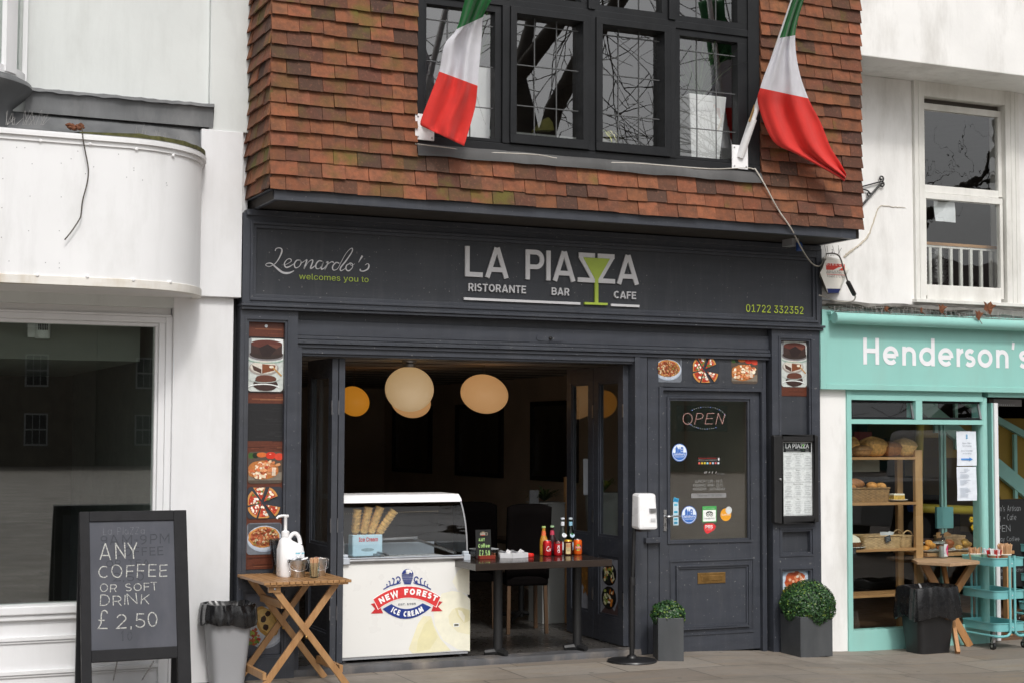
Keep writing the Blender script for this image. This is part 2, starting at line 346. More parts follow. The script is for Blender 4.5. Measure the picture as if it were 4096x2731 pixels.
def fitted(mb, s, q0, q1, qh, yp, w, m, c, gap=.14, depth=0., lift=.001, shear=0.):
    """text whose baseline runs from photo point q0 to q1 with cap top at qh, on the plane y=yp facing the street"""
    a = P(q0, yp); b = P(q1, yp); hgt = P(qh, yp).z-a.z; W = b.x-a.x
    xs = 1.; n = len(s)-1; base = textwidth(s, w, 0); xs = (W/hgt-gap*n)/base
    letters(mb, s, plane(a, X, Zv, -Y, hgt), w, m, c, gap, depth, lift, xs, shear=shear)
FONT = None
try: FONT = bpy.data.fonts.load(os.path.join(bpy.utils.system_resource('DATAFILES', path='fonts'), 'Inter.woff2'))
except Exception: FONT = None
CAPH = {}
def caph(sans):
    if sans not in CAPH:
        cu = bpy.data.curves.new('t', 'FONT'); cu.body = 'H'; cu.size = 1
        if sans and FONT: cu.font = FONT
        ob = bpy.data.objects.new('t', cu); COL.objects.link(ob); dg = bpy.context.evaluated_depsgraph_get(); me = bpy.data.meshes.new_from_object(ob.evaluated_get(dg)); CAPH[sans] = max(v.co.y for v in me.vertices); bpy.data.objects.remove(ob); bpy.data.curves.remove(cu); bpy.data.meshes.remove(me)
    return CAPH[sans]
def ttext(mb, s, fmap_o, ex, ey, n, height, m, c, lift=.001, width=None, bold=0., sans=True, align='L', spacing=1., shear=0.):
    """small print from the font Blender carries; height = cap height"""
    cu = bpy.data.curves.new('t', 'FONT'); cu.body = s; cu.size = 1; cu.offset = bold; cu.resolution_u = 3; cu.space_character = spacing; cu.shear = shear
    if sans and FONT: cu.font = FONT
    ob = bpy.data.objects.new('t', cu); COL.objects.link(ob)
    dg = bpy.context.evaluated_depsgraph_get(); me = bpy.data.meshes.new_from_object(ob.evaluated_get(dg)); bpy.data.objects.remove(ob); bpy.data.curves.remove(cu)
    if not me.vertices: return
    xs = [v.co.x for v in me.vertices]; x0, x1 = min(xs), max(xs)
    k = height/caph(sans); kx = k if width is None else width/(x1-x0)
    o = V(fmap_o); ex = V(ex).normalized(); ey = V(ey).normalized(); n = V(n).normalized()
    sh = {'L': 0, 'C': -.5, 'R': -1}[align]*(x1-x0)*kx
    vs = [o+ex*((v.co.x-x0)*kx+sh)+ey*(v.co.y*k)+n*lift for v in me.vertices]
    mb.add(vs, [tuple(p.vertices) for p in me.polygons], m, c); bpy.data.meshes.remove(me)
class Art:
    """flat printed picture: patches of colour laid on one another, 0.25 mm apart; s,t in metres from the lower left corner"""
    def __init__(s, mb, o, m, ex=X, ey=Zv, n=-Y, lift=.0): s.mb = mb; s.o = V(o); s.m = m; s.ex = V(ex); s.ey = V(ey); s.n = V(n); s.l = lift; s.clip = None
    def up(s, k=1): s.l += .00025*k
    def p(s, x, y):
        if s.clip: x = min(max(x, s.clip[0]), s.clip[2]); y = min(max(y, s.clip[1]), s.clip[3])
        return s.o+s.ex*x+s.ey*y+s.n*s.l
    def poly(s, pts, c): s.mb.poly([s.p(*q) for q in pts], s.m, c)
    def rect(s, x0, y0, x1, y1, c): s.poly([(x0, y0), (x1, y0), (x1, y1), (x0, y1)], c)
    def rrect(s, x0, y0, x1, y1, r, c):
        s.poly(arc(x1-r, y1-r, r, r, 0, 90, 4)+arc(x0+r, y1-r, r, r, 90, 180, 4)+arc(x0+r, y0+r, r, r, 180, 270, 4)+arc(x1-r, y0+r, r, r, 270, 360, 4), c)
    def disc(s, x, y, rx, ry, c, wob=0., n=20, rot=0., a0=0, a1=360):
        pts = []
        for k in range(n+ (0 if a1-a0 >= 360 else 1)):
            a = math.radians(a0+(a1-a0)*k/n); f = 1+random.uniform(-wob, wob); px = rx*f*math.cos(a); py = ry*f*math.sin(a)
            pts.append((x+px*math.cos(rot)-py*math.sin(rot), y+px*math.sin(rot)+py*math.cos(rot)))
        if a1-a0 < 360: pts.append((x, y))
        s.poly(pts, c)
    def strip(s, pts, w, c):
        L, R_ = ribbon(pts, w)
        for i in range(len(L)-1): s.poly([tuple(L[i]), tuple(R_[i]), tuple(R_[i+1]), tuple(L[i+1])], c)
def vary(c, a=.15):
    c = C(c); k = 1+random.uniform(-a, a); return tuple(min(1, x*k) for x in c)
# ================================================================== materials
paint('dark_paint', (.041, .046, .059), .42, .16, 2.5, .12, 45, (1, 1, 4), dirt=(.10, .10, .10), dirtamt=.25)
paint('dark_panel', (.033, .037, .046), .5, .14, 2.5, .2, 35, (1, 1, 5), dirt=(.09, .09, .09), dirtamt=.2)
paint('black_frame', (.011, .012, .014), .5, .3, 3, .3, 30, (1, 1, 1), dirt=(.05, .05, .05), dirtamt=.2, spec=.3)
paint('white_render', (.76, .76, .76), .75, .05, 2., .35, 14, (1, 1, 1), dirt=(.42, .41, .37), dirtamt=.5)
paint('grey_render', (.64, .665, .655), .75, .07, 1.6, .4, 12, (1, 1, 1), dirt=(.42, .43, .41), dirtamt=.5)
paint('old_render', (.83, .825, .81), .8, .06, 2.5, .45, 16, (1, 1, 1), dirt=(.33, .31, .27), dirtamt=.55)
paint('white_paint', (.74, .745, .76), .5, .04, 3, .08, 50, (1, 1, 1), dirt=(.48, .48, .46), dirtamt=.4)
paint('warm_white', (.74, .735, .73), .5, .05, 3, .08, 50)  # even white, slightly warmer than the frame paint and without its dirt
paint('sheet_white', (.77, .775, .785), .42, .03, 2, .04, 30, (1, 1, 1), dirt=(.42, .42, .40), dirtamt=.45)
paint('old_white', (.77, .765, .73), .6, .08, 4, .2, 40, (1, 1, 1), dirt=(.35, .33, .28), dirtamt=.6)
paint('lead', (.13, .135, .14), .6, .35, 3.5, .4, 20, (1, 1, .4), dirt=(.3, .3, .3), dirtamt=.6)
paint('lead_dark', (.075, .074, .074), .6, .35, 3.5, .4, 20, (1, 1, .4), dirt=(.2, .2, .2), dirtamt=.5)
paint('lead_came', (.085, .088, .09), .6, .2)
paint('teal', (.285, .575, .525), .42, .05, 2, .06, 40, (1, 1, 1), dirt=(.3, .42, .38), dirtamt=.35)
paint('teal_metal', (.17, .46, .47), .35, .05, 3, 0)
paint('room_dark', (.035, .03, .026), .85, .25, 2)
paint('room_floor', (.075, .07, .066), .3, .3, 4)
paint('room_ceiling', (.4, .36, .32), .8, .15, 2)
paint('stone_step', (.075, .075, .08), .7, .35, 7, .5, 25, dirt=(.4, .33, .26), dirtamt=.6)
paint('steel', (.62, .62, .63), .28, .1, 5, 0, metallic=1.)
paint('dull_steel', (.42, .42, .43), .4, .15, 9, 0, metallic=1.)
paint('chrome', (.8, .8, .8), .12, .05, 5, 0, metallic=1.)
paint('brass', (.42, .25, .09), .38, .3, 12, .15, 60, metallic=1.)
paint('iron', (.012, .012, .013), .5, .2)
paint('black_plastic', (.012, .012, .013), .38, .2)
paint('black_liner', (.009, .009, .010), .22, .2, 8, .35, 14)
paint('grey_plastic', (.30, .305, .32), .45, .05, 3, .05, 80)
paint('white_plastic', (.84, .84, .85), .3, .02, 3, 0)
paint('pale_plastic', (.48, .52, .57), .35, .04, 3, 0)
paint('slate_pot', (.055, .06, .065), .55, .15, 6, .15, 60, dirt=(.12, .12, .12), dirtamt=.4)
paint('freezer_white', (.80, .795, .77), .32, .02, 2, 0)
paint('chalk_board', (.062, .066, .082), .7, .22, 3, .08, 40, dirt=(.12, .12, .14), dirtamt=.6)
paint('board_frame', (.010, .010, .012), .55, .3, 6, .3, 30, dirt=(.05, .05, .05), dirtamt=.15, spec=.25)
paint('cable_white', (.5, .47, .42), .5, .2)
paint('cable_dark', (.07, .06, .05), .6, .2)
paint('yellow_paint', (.45, .36, .03), .45, .1)
paint('stair_yellow', (.30, .20, .03), .6, .2)
paint('cream_globe_off', (.8, .7, .5), .4, .05)
paint('wicker', (.30, .17, .07), .6, .35, 30, .5, 40)
paint('wicker_pale', (.48, .32, .16), .6, .3, 30, .5, 40)
paint('ceramic', (.75, .75, .72), .25, .03)
paint('van_grey', (.52, .53, .54), .3, .03, 3, 0)
paint('van_dark', (.02, .02, .022), .25, .1)
paint('bark', (.06, .05, .04), .9, .4, 6, .6, 15)
paint('far_stone', (.15, .125, .095), .85, .3, 1.5, .3, 5, dirt=(.05, .045, .04), dirtamt=.6)
paint('far_white', (.4, .4, .4), .6, .05)
paint('far_teal', (.07, .17, .155), .7, .15)
paint('roof_far', (.07, .05, .045), .9, .2)
paint('leather', (.004, .003, .003), .85, .3, spec=.05)
paint('wire', (.35, .34, .33), .5, .2)
paint('moss', (.10, .10, .035), .95, .5, 30, .6, 60)
paint('leaf_brown', (.17, .06, .025), .8, .35, 40, .4, 60)
woodmat('table_wood', (.30, .15, .055), (.42, .235, .10), 'y', .42)
woodmat('leg_wood', (.34, .17, .065), (.47, .27, .12), 'z', .42)
woodmat('pale_wood', (.36, .22, .12), (.52, .35, .21), 'y', .5)
woodmat('hex_leg', (.38, .17, .06), (.48, .25, .10), 'z', .45)
woodmat('shelf_wood', (.42, .22, .09), (.55, .33, .15), 'z', .45)
woodmat('shelf_board', (.40, .20, .085), (.52, .30, .13), 'x', .45)
woodmat('dark_wood', (.022, .015, .012), (.04, .028, .022), 'x', .18)
for nm_ in ('dark_paint', 'dark_panel'):      # chips, dust and rubbed edges of old gloss paint
    nt_ = MATS[nm_].node_tree; b_ = nt_.nodes['Principled BSDF']; src_ = b_.inputs['Base Color'].links[0].from_socket
    sp_ = mixc(nt_, maprange(nt_, noise(nt_, texco(nt_), 55, 2, .5), .70, .76, 0, .75), src_, (.26, .26, .25))
    st_ = mixc(nt_, maprange(nt_, noise(nt_, texco(nt_, (7, 7, .6)), 3, 6, .7), .5, .75, 0, .28), sp_, (.085, .088, .095)); link(nt_, st_, b_.inputs['Base Color'])
vmat('print', .38, .12, 60); vmat('matte', .8, .1, 40, .1); vmat('satin', .4, .05, 20); vmat('crust', .6, .35, 45, .5)
vmat('cloth', .75, .05, 60, .1); vmat('leaf', .45, .15, 40); vmat('chalk', .9, .2, 160)
_nt = MATS['chalk'].node_tree; _bs = _nt.nodes['Principled BSDF']; _a = _bs.inputs['Base Color'].links[0].from_socket
_bs_in = mixc(_nt, maprange(_nt, noise(_nt, texco(_nt, (1, 1, 1)), 130, 3, .7), .46, .60, .0, .75), _a, (.06, .065, .08)); link(_nt, _bs_in, _bs.inputs['Base Color'])
vmat('vinyl', .35, .03, 30); vmat('can', .22, .03, 30, metallic=.35)
glassmat('glass', 1.62, wav=.0); glassmat('old_glass', 2.6, wav=.005, wscale=4.); glassmat('door_glass', 1.95, wav=.006, wscale=3.); glassmat('shop_glass', 1.92, (.9, .94, .92), wav=.004, wscale=1.5); glassmat('wavy_glass', 2.2, wav=.05, wscale=4.)
glassmat('clear_plastic', 1.45, (.88, .9, .92)); glassmat('bottle_clear', 1.5, (.85, .9, .88)); glassmat('bottle_green', 1.5, (.12, .42, .18)); glassmat('smoke_plastic', 1.5, (.55, .56, .58)); glassmat('big_glass', 1.7, (.88, .92, .9)); glassmat('curved_glass', 1.62, (.9, .93, .93))
def emis(name, c, s, base=(.8, .8, .8)):
    m, nt, bs = newmat(name); bs.inputs['Base Color'].default_value = base+(1,); bs.inputs['Emission Color'].default_value = C(c)+(1,); bs.inputs['Emission Strength'].default_value = s; bs.inputs['Roughness'].default_value = .4
emis('lamp_cream', (1., .64, .29), .33, (.85, .78, .65)); emis('lamp_peach', (1., .52, .20), .36, (.7, .5, .33)); emis('lamp_orange', (1., .38, .03), .33, (.6, .33, .08))
paint('wall_brown', (.55, .45, .35), .85, .15, 2)
emis('led_red', (1., .16, .09), .55); emis('led_white', (.9, .95, 1.), .22); emis('led_blue', (.15, .25, 1.), 1.3)
emis('fairy', (1., .6, .15), .35)
# --- clay tiles: own colour per tile, weathering and moss
m, nt, bs = newmat('clay_tile'); a = nt.nodes.new('ShaderNodeAttribute'); a.attribute_name = 'Col'
vec = texco(nt); n1 = noise(nt, vec, 14, 7, .65); n2 = noise(nt, vec, 5, 5); n3 = noise(nt, vec, 55, 4)
base = mixc(nt, maprange(nt, n1, .40, .70, 0, .72), a.outputs['Color'], (.075, .042, .028))
base = mixc(nt, maprange(nt, n3, .55, .75, 0, .35), base, (.34, .15, .09))
mossf = nt.nodes.new('ShaderNodeMath'); mossf.operation = 'MULTIPLY'; link(nt, a.outputs['Alpha'], mossf.inputs[0]); link(nt, maprange(nt, n2, .5, .68, 0, .8), mossf.inputs[1])
base = mixc(nt, mossf.outputs[0], base, (.115, .105, .018))
link(nt, base, bs.inputs['Base Color']); bs.inputs['Roughness'].default_value = .82; bs.inputs['Specular IOR Level'].default_value = .3
bump(nt, n3, bs, .5, .004)
# --- stone paving of the square
m, nt, bs = newmat('paving'); vec = texco(nt)
mp = nt.nodes.new('ShaderNodeMapping'); mp.inputs['Rotation'].default_value = (0, 0, math.radians(2)); link(nt, vec, mp.inputs[0])
br = nt.nodes.new('ShaderNodeTexBrick'); br.inputs['Scale'].default_value = 1.; br.inputs['Brick Width'].default_value = .78; br.inputs['Row Height'].default_value = .52
br.inputs['Mortar Size'].default_value = .006; br.inputs['Mortar Smooth'].default_value = .15; br.offset = .41; br.offset_frequency = 2; br.squash = 1.35; br.squash_frequency = 3
br.inputs['Color1'].default_value = (.205, .17, .138, 1); br.inputs['Color2'].default_value = (.30, .265, .225, 1); br.inputs['Mortar'].default_value = (.05, .045, .04, 1); link(nt, mp.outputs[0], br.inputs['Vector'])
nb = noise(nt, vec, 1.7, 7, .6); ns = noise(nt, vec, 22, 6, .7); nl = noise(nt, texco(nt, (.6, 4, 1)), 3, 5)
c1 = mixc(nt, maprange(nt, nb, .35, .7, 0, .55), br.outputs['Color'], (.18, .165, .15))
c1 = mixc(nt, maprange(nt, nl, .52, .7, 0, .45), c1, (.27, .20, .13))
c1 = mixc(nt, maprange(nt, ns, .56, .74, 0, .55), c1, (.08, .07, .06))
vo = nt.nodes.new('ShaderNodeTexVoronoi'); vo.inputs['Scale'].default_value = 3.5; link(nt, vec, vo.inputs['Vector'])
c1 = mixc(nt, maprange(nt, vo.outputs['Distance'], .05, .075, .75, 0), c1, (.07, .065, .06))
c1 = mixc(nt, maprange(nt, noise(nt, vec, .9, 8, .7), .52, .62, 0, .35), c1, (.12, .105, .09))
link(nt, c1, bs.inputs['Base Color']); link(nt, maprange(nt, nb, .3, .7, .45, .8), bs.inputs['Roughness'])
bump(nt, br.outputs['Fac'], bs, -.5, .01)
# ================================================================== ground
mb = MB(); xs = [-90, -20, -5, 0, 3, 6.2]+[6.2+.2*k for k in range(1, 11)]+[9, 12, 20, 40, 150]; ys = [-110, -90, -45, -20, -8, -3, .06]
mb.grid([[V((x, y, gz(x))) for x in xs] for y in ys], 'paving')
g = mb.build('pavement', smooth=30); tag(g, None, None, kind='structure')
# ================================================================== RESTAURANT
REST = thing('restaurant_building', 'middle building with clay tile hung upper storey over a charcoal painted shopfront', 'building', (5.2, 0, 0))
TX0, TX1, TZ0, TYF, TYB = 2.857, 7.605, 3.262, -.545, .05
WX0, WX1, WZ0, WZ1 = 3.868, 6.662, 3.565, 5.12
PITCH, TW = .0965, .1655
def tilecol():
    r = random.random(); k_ = random.uniform(.72, 1.14)
    base = (.25, .091, .045) if r < .45 else (.20, .075, .04) if r < .72 else (.13, .054, .034) if r < .9 else (.085, .043, .031)
    return tuple(x*random.uniform(.95, 1.05)*k_ for x in base)
mb = MB()
def tile(o, ex, n, w, row, moss):
    """one tile: o lower left corner on the wall line, ex along the wall, n outward"""
    L = PITCH+.035; th = random.uniform(.012, .018); til = random.uniform(.019, .033); g_ = .0016
    nx = 3; front_b = []; front_t = []; back_b = []
    tw = random.uniform(-.004, .004); cam_ = random.uniform(0, .004); dz = random.uniform(-.004, .004)
    for k in range(nx+1):
        f = k/nx; x = g_+(w-2*g_)*f; jz = dz+tw*(f-.5)+random.uniform(-.0016, .0016); jy = cam_*4*f*(1-f)+random.uniform(-.001, .001)
        front_b.append(o+ex*x+Zv*jz+n*(til+th-jy)); back_b.append(o+ex*x+Zv*(jz+.001)+n*(til-jy)); front_t.append(o+ex*x+Zv*L+n*(th*.7))
    c = tilecol()+(moss,)
    mb.grid([back_b, front_b, front_t], 'clay_tile'); mb.c[-2*nx:] = [c]*(2*nx)
    for s_, k in ((1, 0), (-1, nx)): mb.add([back_b[k], front_b[k], front_t[k], front_t[k]-n*th], [(0, 1, 2, 3)], 'clay_tile', c)
nrows = 22
for r in range(nrows):
    z = TZ0+r*PITCH; kick = .010*max(0, (2-r))/2
    def mossiness(x): return min(1., max(0, .55*(1-abs(x-3.4)/1.5))+(random.random() < .09)*.8+(.9 if abs(x-3.95) < .1 and r < 4 else 0)+(.2 if r > 10 else 0))
    segs = [(TX0, TX1)] if z+PITCH*.5 < WZ0 or z > WZ1 else [(TX0, WX0), (WX1, TX1)]
    for a, b in segs:
        x = a-.024 if a == TX0 else a; x00 = x; first = TW+.024 if r % 2 else TW*.5+.024
        if a != TX0: first = TW*(.5 if r % 2 else 1)
        while x < b-.004:
            wd = min(first if x == x00 else TW*random.uniform(.985, 1.015), b-x)
            if b-x-wd < .04: wd = b-x
            tile(V((x, TYF-kick, z)), X, -Y, wd, r, mossiness(x)); x += wd
    y = TYF-kick-.024; first = TW*(.5 if r % 2 else 1)
    yy = TYB
    while yy > y+.004:                                # left return wall
        wd = min(TW, yy-y)
        tile(V((TX0, yy, z)), -Y, -X, wd, r, mossiness(3.3)*1.1); yy -= wd
mb.build('tile_cladding', REST, smooth=25)
mb = MB()   # body of the upper storey behind the tiles
ZT = TZ0+nrows*PITCH
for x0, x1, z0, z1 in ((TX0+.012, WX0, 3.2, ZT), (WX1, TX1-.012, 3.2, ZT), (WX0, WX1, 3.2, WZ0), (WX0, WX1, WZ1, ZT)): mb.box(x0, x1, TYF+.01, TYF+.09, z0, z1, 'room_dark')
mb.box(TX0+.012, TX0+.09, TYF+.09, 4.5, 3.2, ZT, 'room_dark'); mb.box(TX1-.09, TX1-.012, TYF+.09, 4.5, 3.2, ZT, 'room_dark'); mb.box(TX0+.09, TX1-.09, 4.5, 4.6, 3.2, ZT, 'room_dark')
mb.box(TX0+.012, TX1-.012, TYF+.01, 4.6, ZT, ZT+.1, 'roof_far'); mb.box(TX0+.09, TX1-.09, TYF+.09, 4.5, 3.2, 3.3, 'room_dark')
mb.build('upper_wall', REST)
# jetty board and soffit
mb = MB(); bz0, bz1 = 3.192, 3.268
mb.box(2.872, 7.545, -.562, -.53, bz0, bz1, 'dark_paint'); mb.box(2.872, 2.90, -.53, .0, bz0, bz1, 'dark_paint'); mb.box(7.517, 7.545, -.53, 0, bz0, bz1, 'dark_paint')
mb.box(2.90, 7.517, -.53, .05, bz0+.02, bz1-.01, 'dark_panel')
mb.box(2.84, 2.872, -.55, .0, bz1-.012, bz1-.002, 'dark_paint')
mb.build('jetty_board', REST, bevel=.003)
# upper window
WY = -.50
fr = MB()
def u(c, x, y): return P(c(x, y), WY)
FX0, FX1, FZ0, FZ1 = 3.872, 6.66, 3.645, 5.12
trz0, trz1 = 4.655, 4.775
fr.box(FX0, FX1, -.565, -.44, FZ0-.005, 3.70, 'black_frame')        # bottom rail
fr.box(FX0-.0, FX0+.05, -.562, -.44, 3.70, FZ1, 'black_frame'); fr.box(FX1-.10, FX1, -.562, -.44, 3.70, FZ1, 'black_frame')
fr.box(FX0+.05, FX1-.10, -.558, -.44, 4.68, 4.735, 'black_frame')    # transom
panes = [(3.942, 4.462), (4.612, 5.139), (5.297, 5.814), (5.969, 6.476)]
for i in range(3):
    xa = panes[i][1]; xb = panes[i+1][0]; xm = (xa+xb)/2; fr.box(xm-.028, xm+.028, -.572, -.44, 3.70, 4.68, 'black_frame'); fr.box(xm-.028, xm+.028, -.572, -.44, 4.735, FZ1, 'black_frame')
fo = fr.build('window_frame', REST, bevel=.004)
for i, (a, b) in enumerate(panes):
    lo = FX0+.05 if i == 0 else (panes[i-1][1]+a)/2+.028; hi = FX1-.10 if i == 3 else (b+panes[i+1][0])/2-.028
    opening = i in (1, 2)
    for zlo, zhi, pz0, pz1, nm in ((3.70, 4.68, 3.728 if not opening else 3.77, 4.632, 1), (4.735, FZ1, 4.782, 5.09, 0)):
        s_ = MB(); yf = -.588 if opening and nm else -.545
        s_.box(lo, hi, yf, -.47, zlo+(.004 if nm else 0), pz0, 'black_frame'); s_.box(lo, hi, yf, -.47, pz1, zhi, 'black_frame'); s_.box(lo, a, yf, -.47, pz0, pz1, 'black_frame'); s_.box(b, hi, yf, -.47, pz0, pz1, 'black_frame')
        sash = s_.build('sash', REST, bevel=.003)
        g_ = MB(); g_.poly([(a-.005, WY, pz0-.005), (b+.005, WY, pz0-.005), (b+.005, WY, pz1+.005), (a-.005, WY, pz1+.005)], 'old_glass'); g_.build('pane', sash)
        l_ = MB()
        for k in (1, 2): x = a+(b-a)*k/3; l_.box(x-.0034, x+.0034, WY-.006, WY-.001, pz0, pz1, 'lead_came')
        for k in range(1, 4):
            z = pz0+.0+k*.292-.07
            if z < pz1-.05: l_.box(a, b, WY-.0075, WY-.002, z-.0034, z+.0034, 'lead_came')
        l_.build('lead_bars', sash)
mb = MB(); rows = []
for z, y in ((3.562, -.592), (3.60, -.59), (3.63, -.578), (3.648, -.566)):
    rows.append([V((3.868+(6.665-3.868)*k/24, y+random.uniform(-.004, .004), z+(random.uniform(-.005, .005) if z < 3.57 else 0))) for k in range(25)])
mb.grid(rows, 'lead_dark'); mb.build('lead_flashing', REST, smooth=40)
# ---- shopfront joinery
def frame_ring(mb, x0, x1, z0, z1, wd, y0, y1, m):
    """mitred moulding round a rectangle; y0 front"""
    for k, (dy, w0, w1) in enumerate(((0, 0, wd*.45), (wd*.35, wd*.45, wd))):
        f = y0+dy
        a0, a1, b0, b1 = x0+w0, x1-w0, z0+w0, z1-w0; c0, c1, d0, d1 = x0+w1, x1-w1, z0+w1, z1-w1
        for o4, i4 in (([(a0, b0), (a1, b0)], [(c1, d0), (c0, d0)]), ([(a1, b0), (a1, b1)], [(c1, d1), (c1, d0)]), ([(a1, b1), (a0, b1)], [(c0, d1), (c1, d1)]), ([(a0, b1), (a0, b0)], [(c0, d0), (c0, d1)])):
            mb.ext([(p[0], f, p[1]) for p in o4+i4], (0, y1-f, 0), m)
def pilaster(x0, x1, zt, zb, panels):
    mb = MB(); zs = sorted(panels); y0 = -.045
    mb.box(x0, x1, 0.0, .12, zb, zt, 'dark_panel')
    px0, px1 = panels[0][0], panels[0][1]
    mb.box(x0, px0, y0, 0, zb, zt, 'dark_paint'); mb.box(px1, x1, y0, 0, zb, zt, 'dark_paint')
    edges = [zb]+[e for p in sorted(panels, key=lambda p: p[2]) for e in (p[2], p[3])]+[zt]
    for k in range(0, len(edges), 2): mb.box(px0, px1, y0+.001, 0, edges[k], edges[k+1], 'dark_paint')
    for a, b, c, d in panels: frame_ring(mb, a, b, c, d, .03, y0-.006, 0, 'dark_paint')
    mb.build('pilaster', REST, bevel=.003)
LP0, LP1 = 2.795, 3.2
lpa = P(cI(150, 125), -.02); lpb = P(cI(500, 125), -.02)
zmidb = P(cJ(250, 665), -.02).z; zlow1 = P(cJ(240, 815), -.02).z; zlow0 = P(cJ(250, 1360), -.02).z
pilaster(LP0, LP1, 2.505, .0, [(lpa.x, lpb.x, zmidb-.09, 2.455), (lpa.x, lpb.x, zlow0-.02, zlow1)])
rpa = P(cN(1385, 10), -.02); rpb = P(cN(1650, 10), -.02)
RP0 = P(cN(1352, 800), -.045).x; RP1 = 7.565
rz = [P(cO(1450, y), -.02).z for y in (290, 550, 640, 1190)]
pilaster(RP0, RP1, 2.505, -.07, [(rpa.x, rpb.x, rz[0]-.0, 2.45), (rpa.x, rpb.x, rz[1], rz[0]-.03), (rpa.x, rpb.x, rz[3], rz[2])])
mb = MB()   # beam over the opening
DX0 = RP0-.0
mb.box(LP1, RP0, .0, .14, 2.345, 2.45, 'dark_paint'); mb.box(LP1, RP0, .02, .14, 2.45, 2.506, 'dark_panel'); mb.box(LP1, RP0, -.022, .14, 2.318, 2.341, 'dark_paint'); mb.box(LP1, RP0, -.03, .14, 2.288, 2.314, 'dark_paint'); mb.box(LP1, RP0, -.012, .14, 2.262, 2.284, 'dark_paint')
mb.box(LP1, 5.93, .004, .12, 2.222, 2.262, 'dark_paint'); mb.box(LP1, 5.93, .02, .12, 2.205, 2.222, 'dark_paint')
for k in range(34):
    x = 3.25+k*.114; mb.lathe([(.006, 0), (.005, .004), (0, .005)], (x, -.03, 2.301), 'dark_paint', 8, frame=(X, Zv, -Y))
mb.build('lintel', REST, bevel=.002)
mb = MB(); pa = P(cF(600, 760), -.002); pb = P(cF(765, 760), -.002)
mb.ext([(pa.x+.03+.03*math.cos(t), 0, pa.z+.022*math.sin(t)) for t in [math.pi/2+math.pi*k/8 for k in range(9)]]+[(pb.x-.03+.03*math.cos(t), 0, pa.z+.022*math.sin(t)) for t in [-math.pi/2+math.pi*k/8 for k in range(9)]], (0, -.006, 0), 'dark_paint')
mb.lathe([(.013, 0), (.013, .012), (.008, .016), (0, .017)], ((pa.x+pb.x)/2, -.006, pa.z), 'black_plastic', 12, frame=(X, Zv, -Y)); mb.build('lock_plate', REST)
mb = MB()   # jambs of the wide opening and the strip beside the door
mb.box(LP1, 3.243, -.01, .14, 0, 2.262, 'dark_paint'); mb.build('jamb', REST, bevel=.003); mb = MB()
mb.box(5.885, 5.93, -.008, .13, 0, 2.262, 'dark_paint'); mb.box(5.93, 5.995, .0, .13, 0, 2.262, 'dark_paint'); mb.box(5.995, 6.005, .015, .13, 0, 2.262, 'dark_panel')
dtop = P(cN(470, 385), 0).z; dl = P(cN(465, 800), 0).x; dr = P(cN(1285, 800), 0).x
mb.box(6.005, dl, .008, .13, 0.0, 2.262, 'dark_paint'); mb.box(dl, dr, .012, .13, dtop, 2.262, 'dark_panel')
mb.box(dl, dl+.03, -.004, .13, 0, dtop, 'dark_paint'); mb.box(dr-.02, dr, -.004, .13, -.045, dtop, 'dark_paint'); mb.box(dl+.03, dr-.02, -.004, .13, dtop-.025, dtop, 'dark_paint')
mb.box(dr, dr+.03, .01, .13, -.05, 2.262, 'dark_paint'); mb.box(dr+.03, RP0, .05, .13, -.06, 2.262, 'dark_panel')
sa = P(cO(365, 400), -.03); sb = P(cO(490, 440), -.03); mb.box(sa.x, sb.x, -.04, .01, sb.z, sa.z, 'dark_paint')   # small ledge
mb.build('door_frame', REST, bevel=.003)
# front door
def dq(c, x, y, yp=.03): return P(c(x, y), yp)
dx0, dx1, dz1 = dl+.033, dr-.023, dtop-.028
gx0, gx1 = dq(cU, 158, 300).x, dq(cU, 968, 300).x; gz0, gz1_ = dq(cU, 500, 1500).z, dq(cU, 500, 58).z
dz0 = -.012
mb = MB(); D0 = .028
mb.box(dx0, gx0-.015, D0, .075, dz0, dz1, 'dark_paint'); mb.box(gx1+.015, dx1, D0, .075, dz0, dz1, 'dark_paint')
mb.box(gx0-.015, gx1+.015, D0, .075, gz1_+.012, dz1, 'dark_paint'); mb.box(gx0-.015, gx1+.015, D0, .075, dz0, gz0-.012, 'dark_paint')
frame_ring(mb, gx0-.03, gx1+.03, gz0-.03, gz1_+.03, .03, D0-.012, D0+.02, 'dark_paint')
DOOR = mb.build('door', REST, bevel=.003)
pz1, pz0 = dq(cO, 600, 585).z, dq(cO, 690, 1185).z; px0_, px1_ = dq(cO, 560, 800).x, dq(cO, 1232, 800).x
mb = MB(); frame_ring(mb, px0_, px1_, pz0, pz1, .02, D0-.008, D0+.01, 'dark_paint'); frame_ring(mb, dq(cO, 605, 800).x, dq(cO, 1195, 800).x, pz0+.045, dq(cO, 605, 625).z, .028, D0-.02, D0+.01, 'dark_paint')
mb.build('door_panel', DOOR, bevel=.002)
mb = MB(); mb.box(gx0-.012, gx1+.012, .05, .054, gz0-.012, gz1_+.012, 'door_glass'); mb.build('pane', DOOR)
mb = MB(); la, lb = dq(cO, 782, 682), dq(cO, 1004, 760); mb.box(la.x, lb.x, D0-.006, D0+.004, lb.z, la.z, 'brass'); mb.box(la.x+.03, lb.x-.03, D0-.011, D0-.005, lb.z+.022, la.z-.022, 'brass'); mb.build('letter_box', DOOR, bevel=.002)
mb = MB(); ha, hb = dq(cO, 508, 175, .025), dq(cO, 532, 345, .025); hx = (ha.x+hb.x)/2; mb.box(ha.x+.002, hb.x, D0-.008, D0+.002, hb.z, ha.z, 'steel')
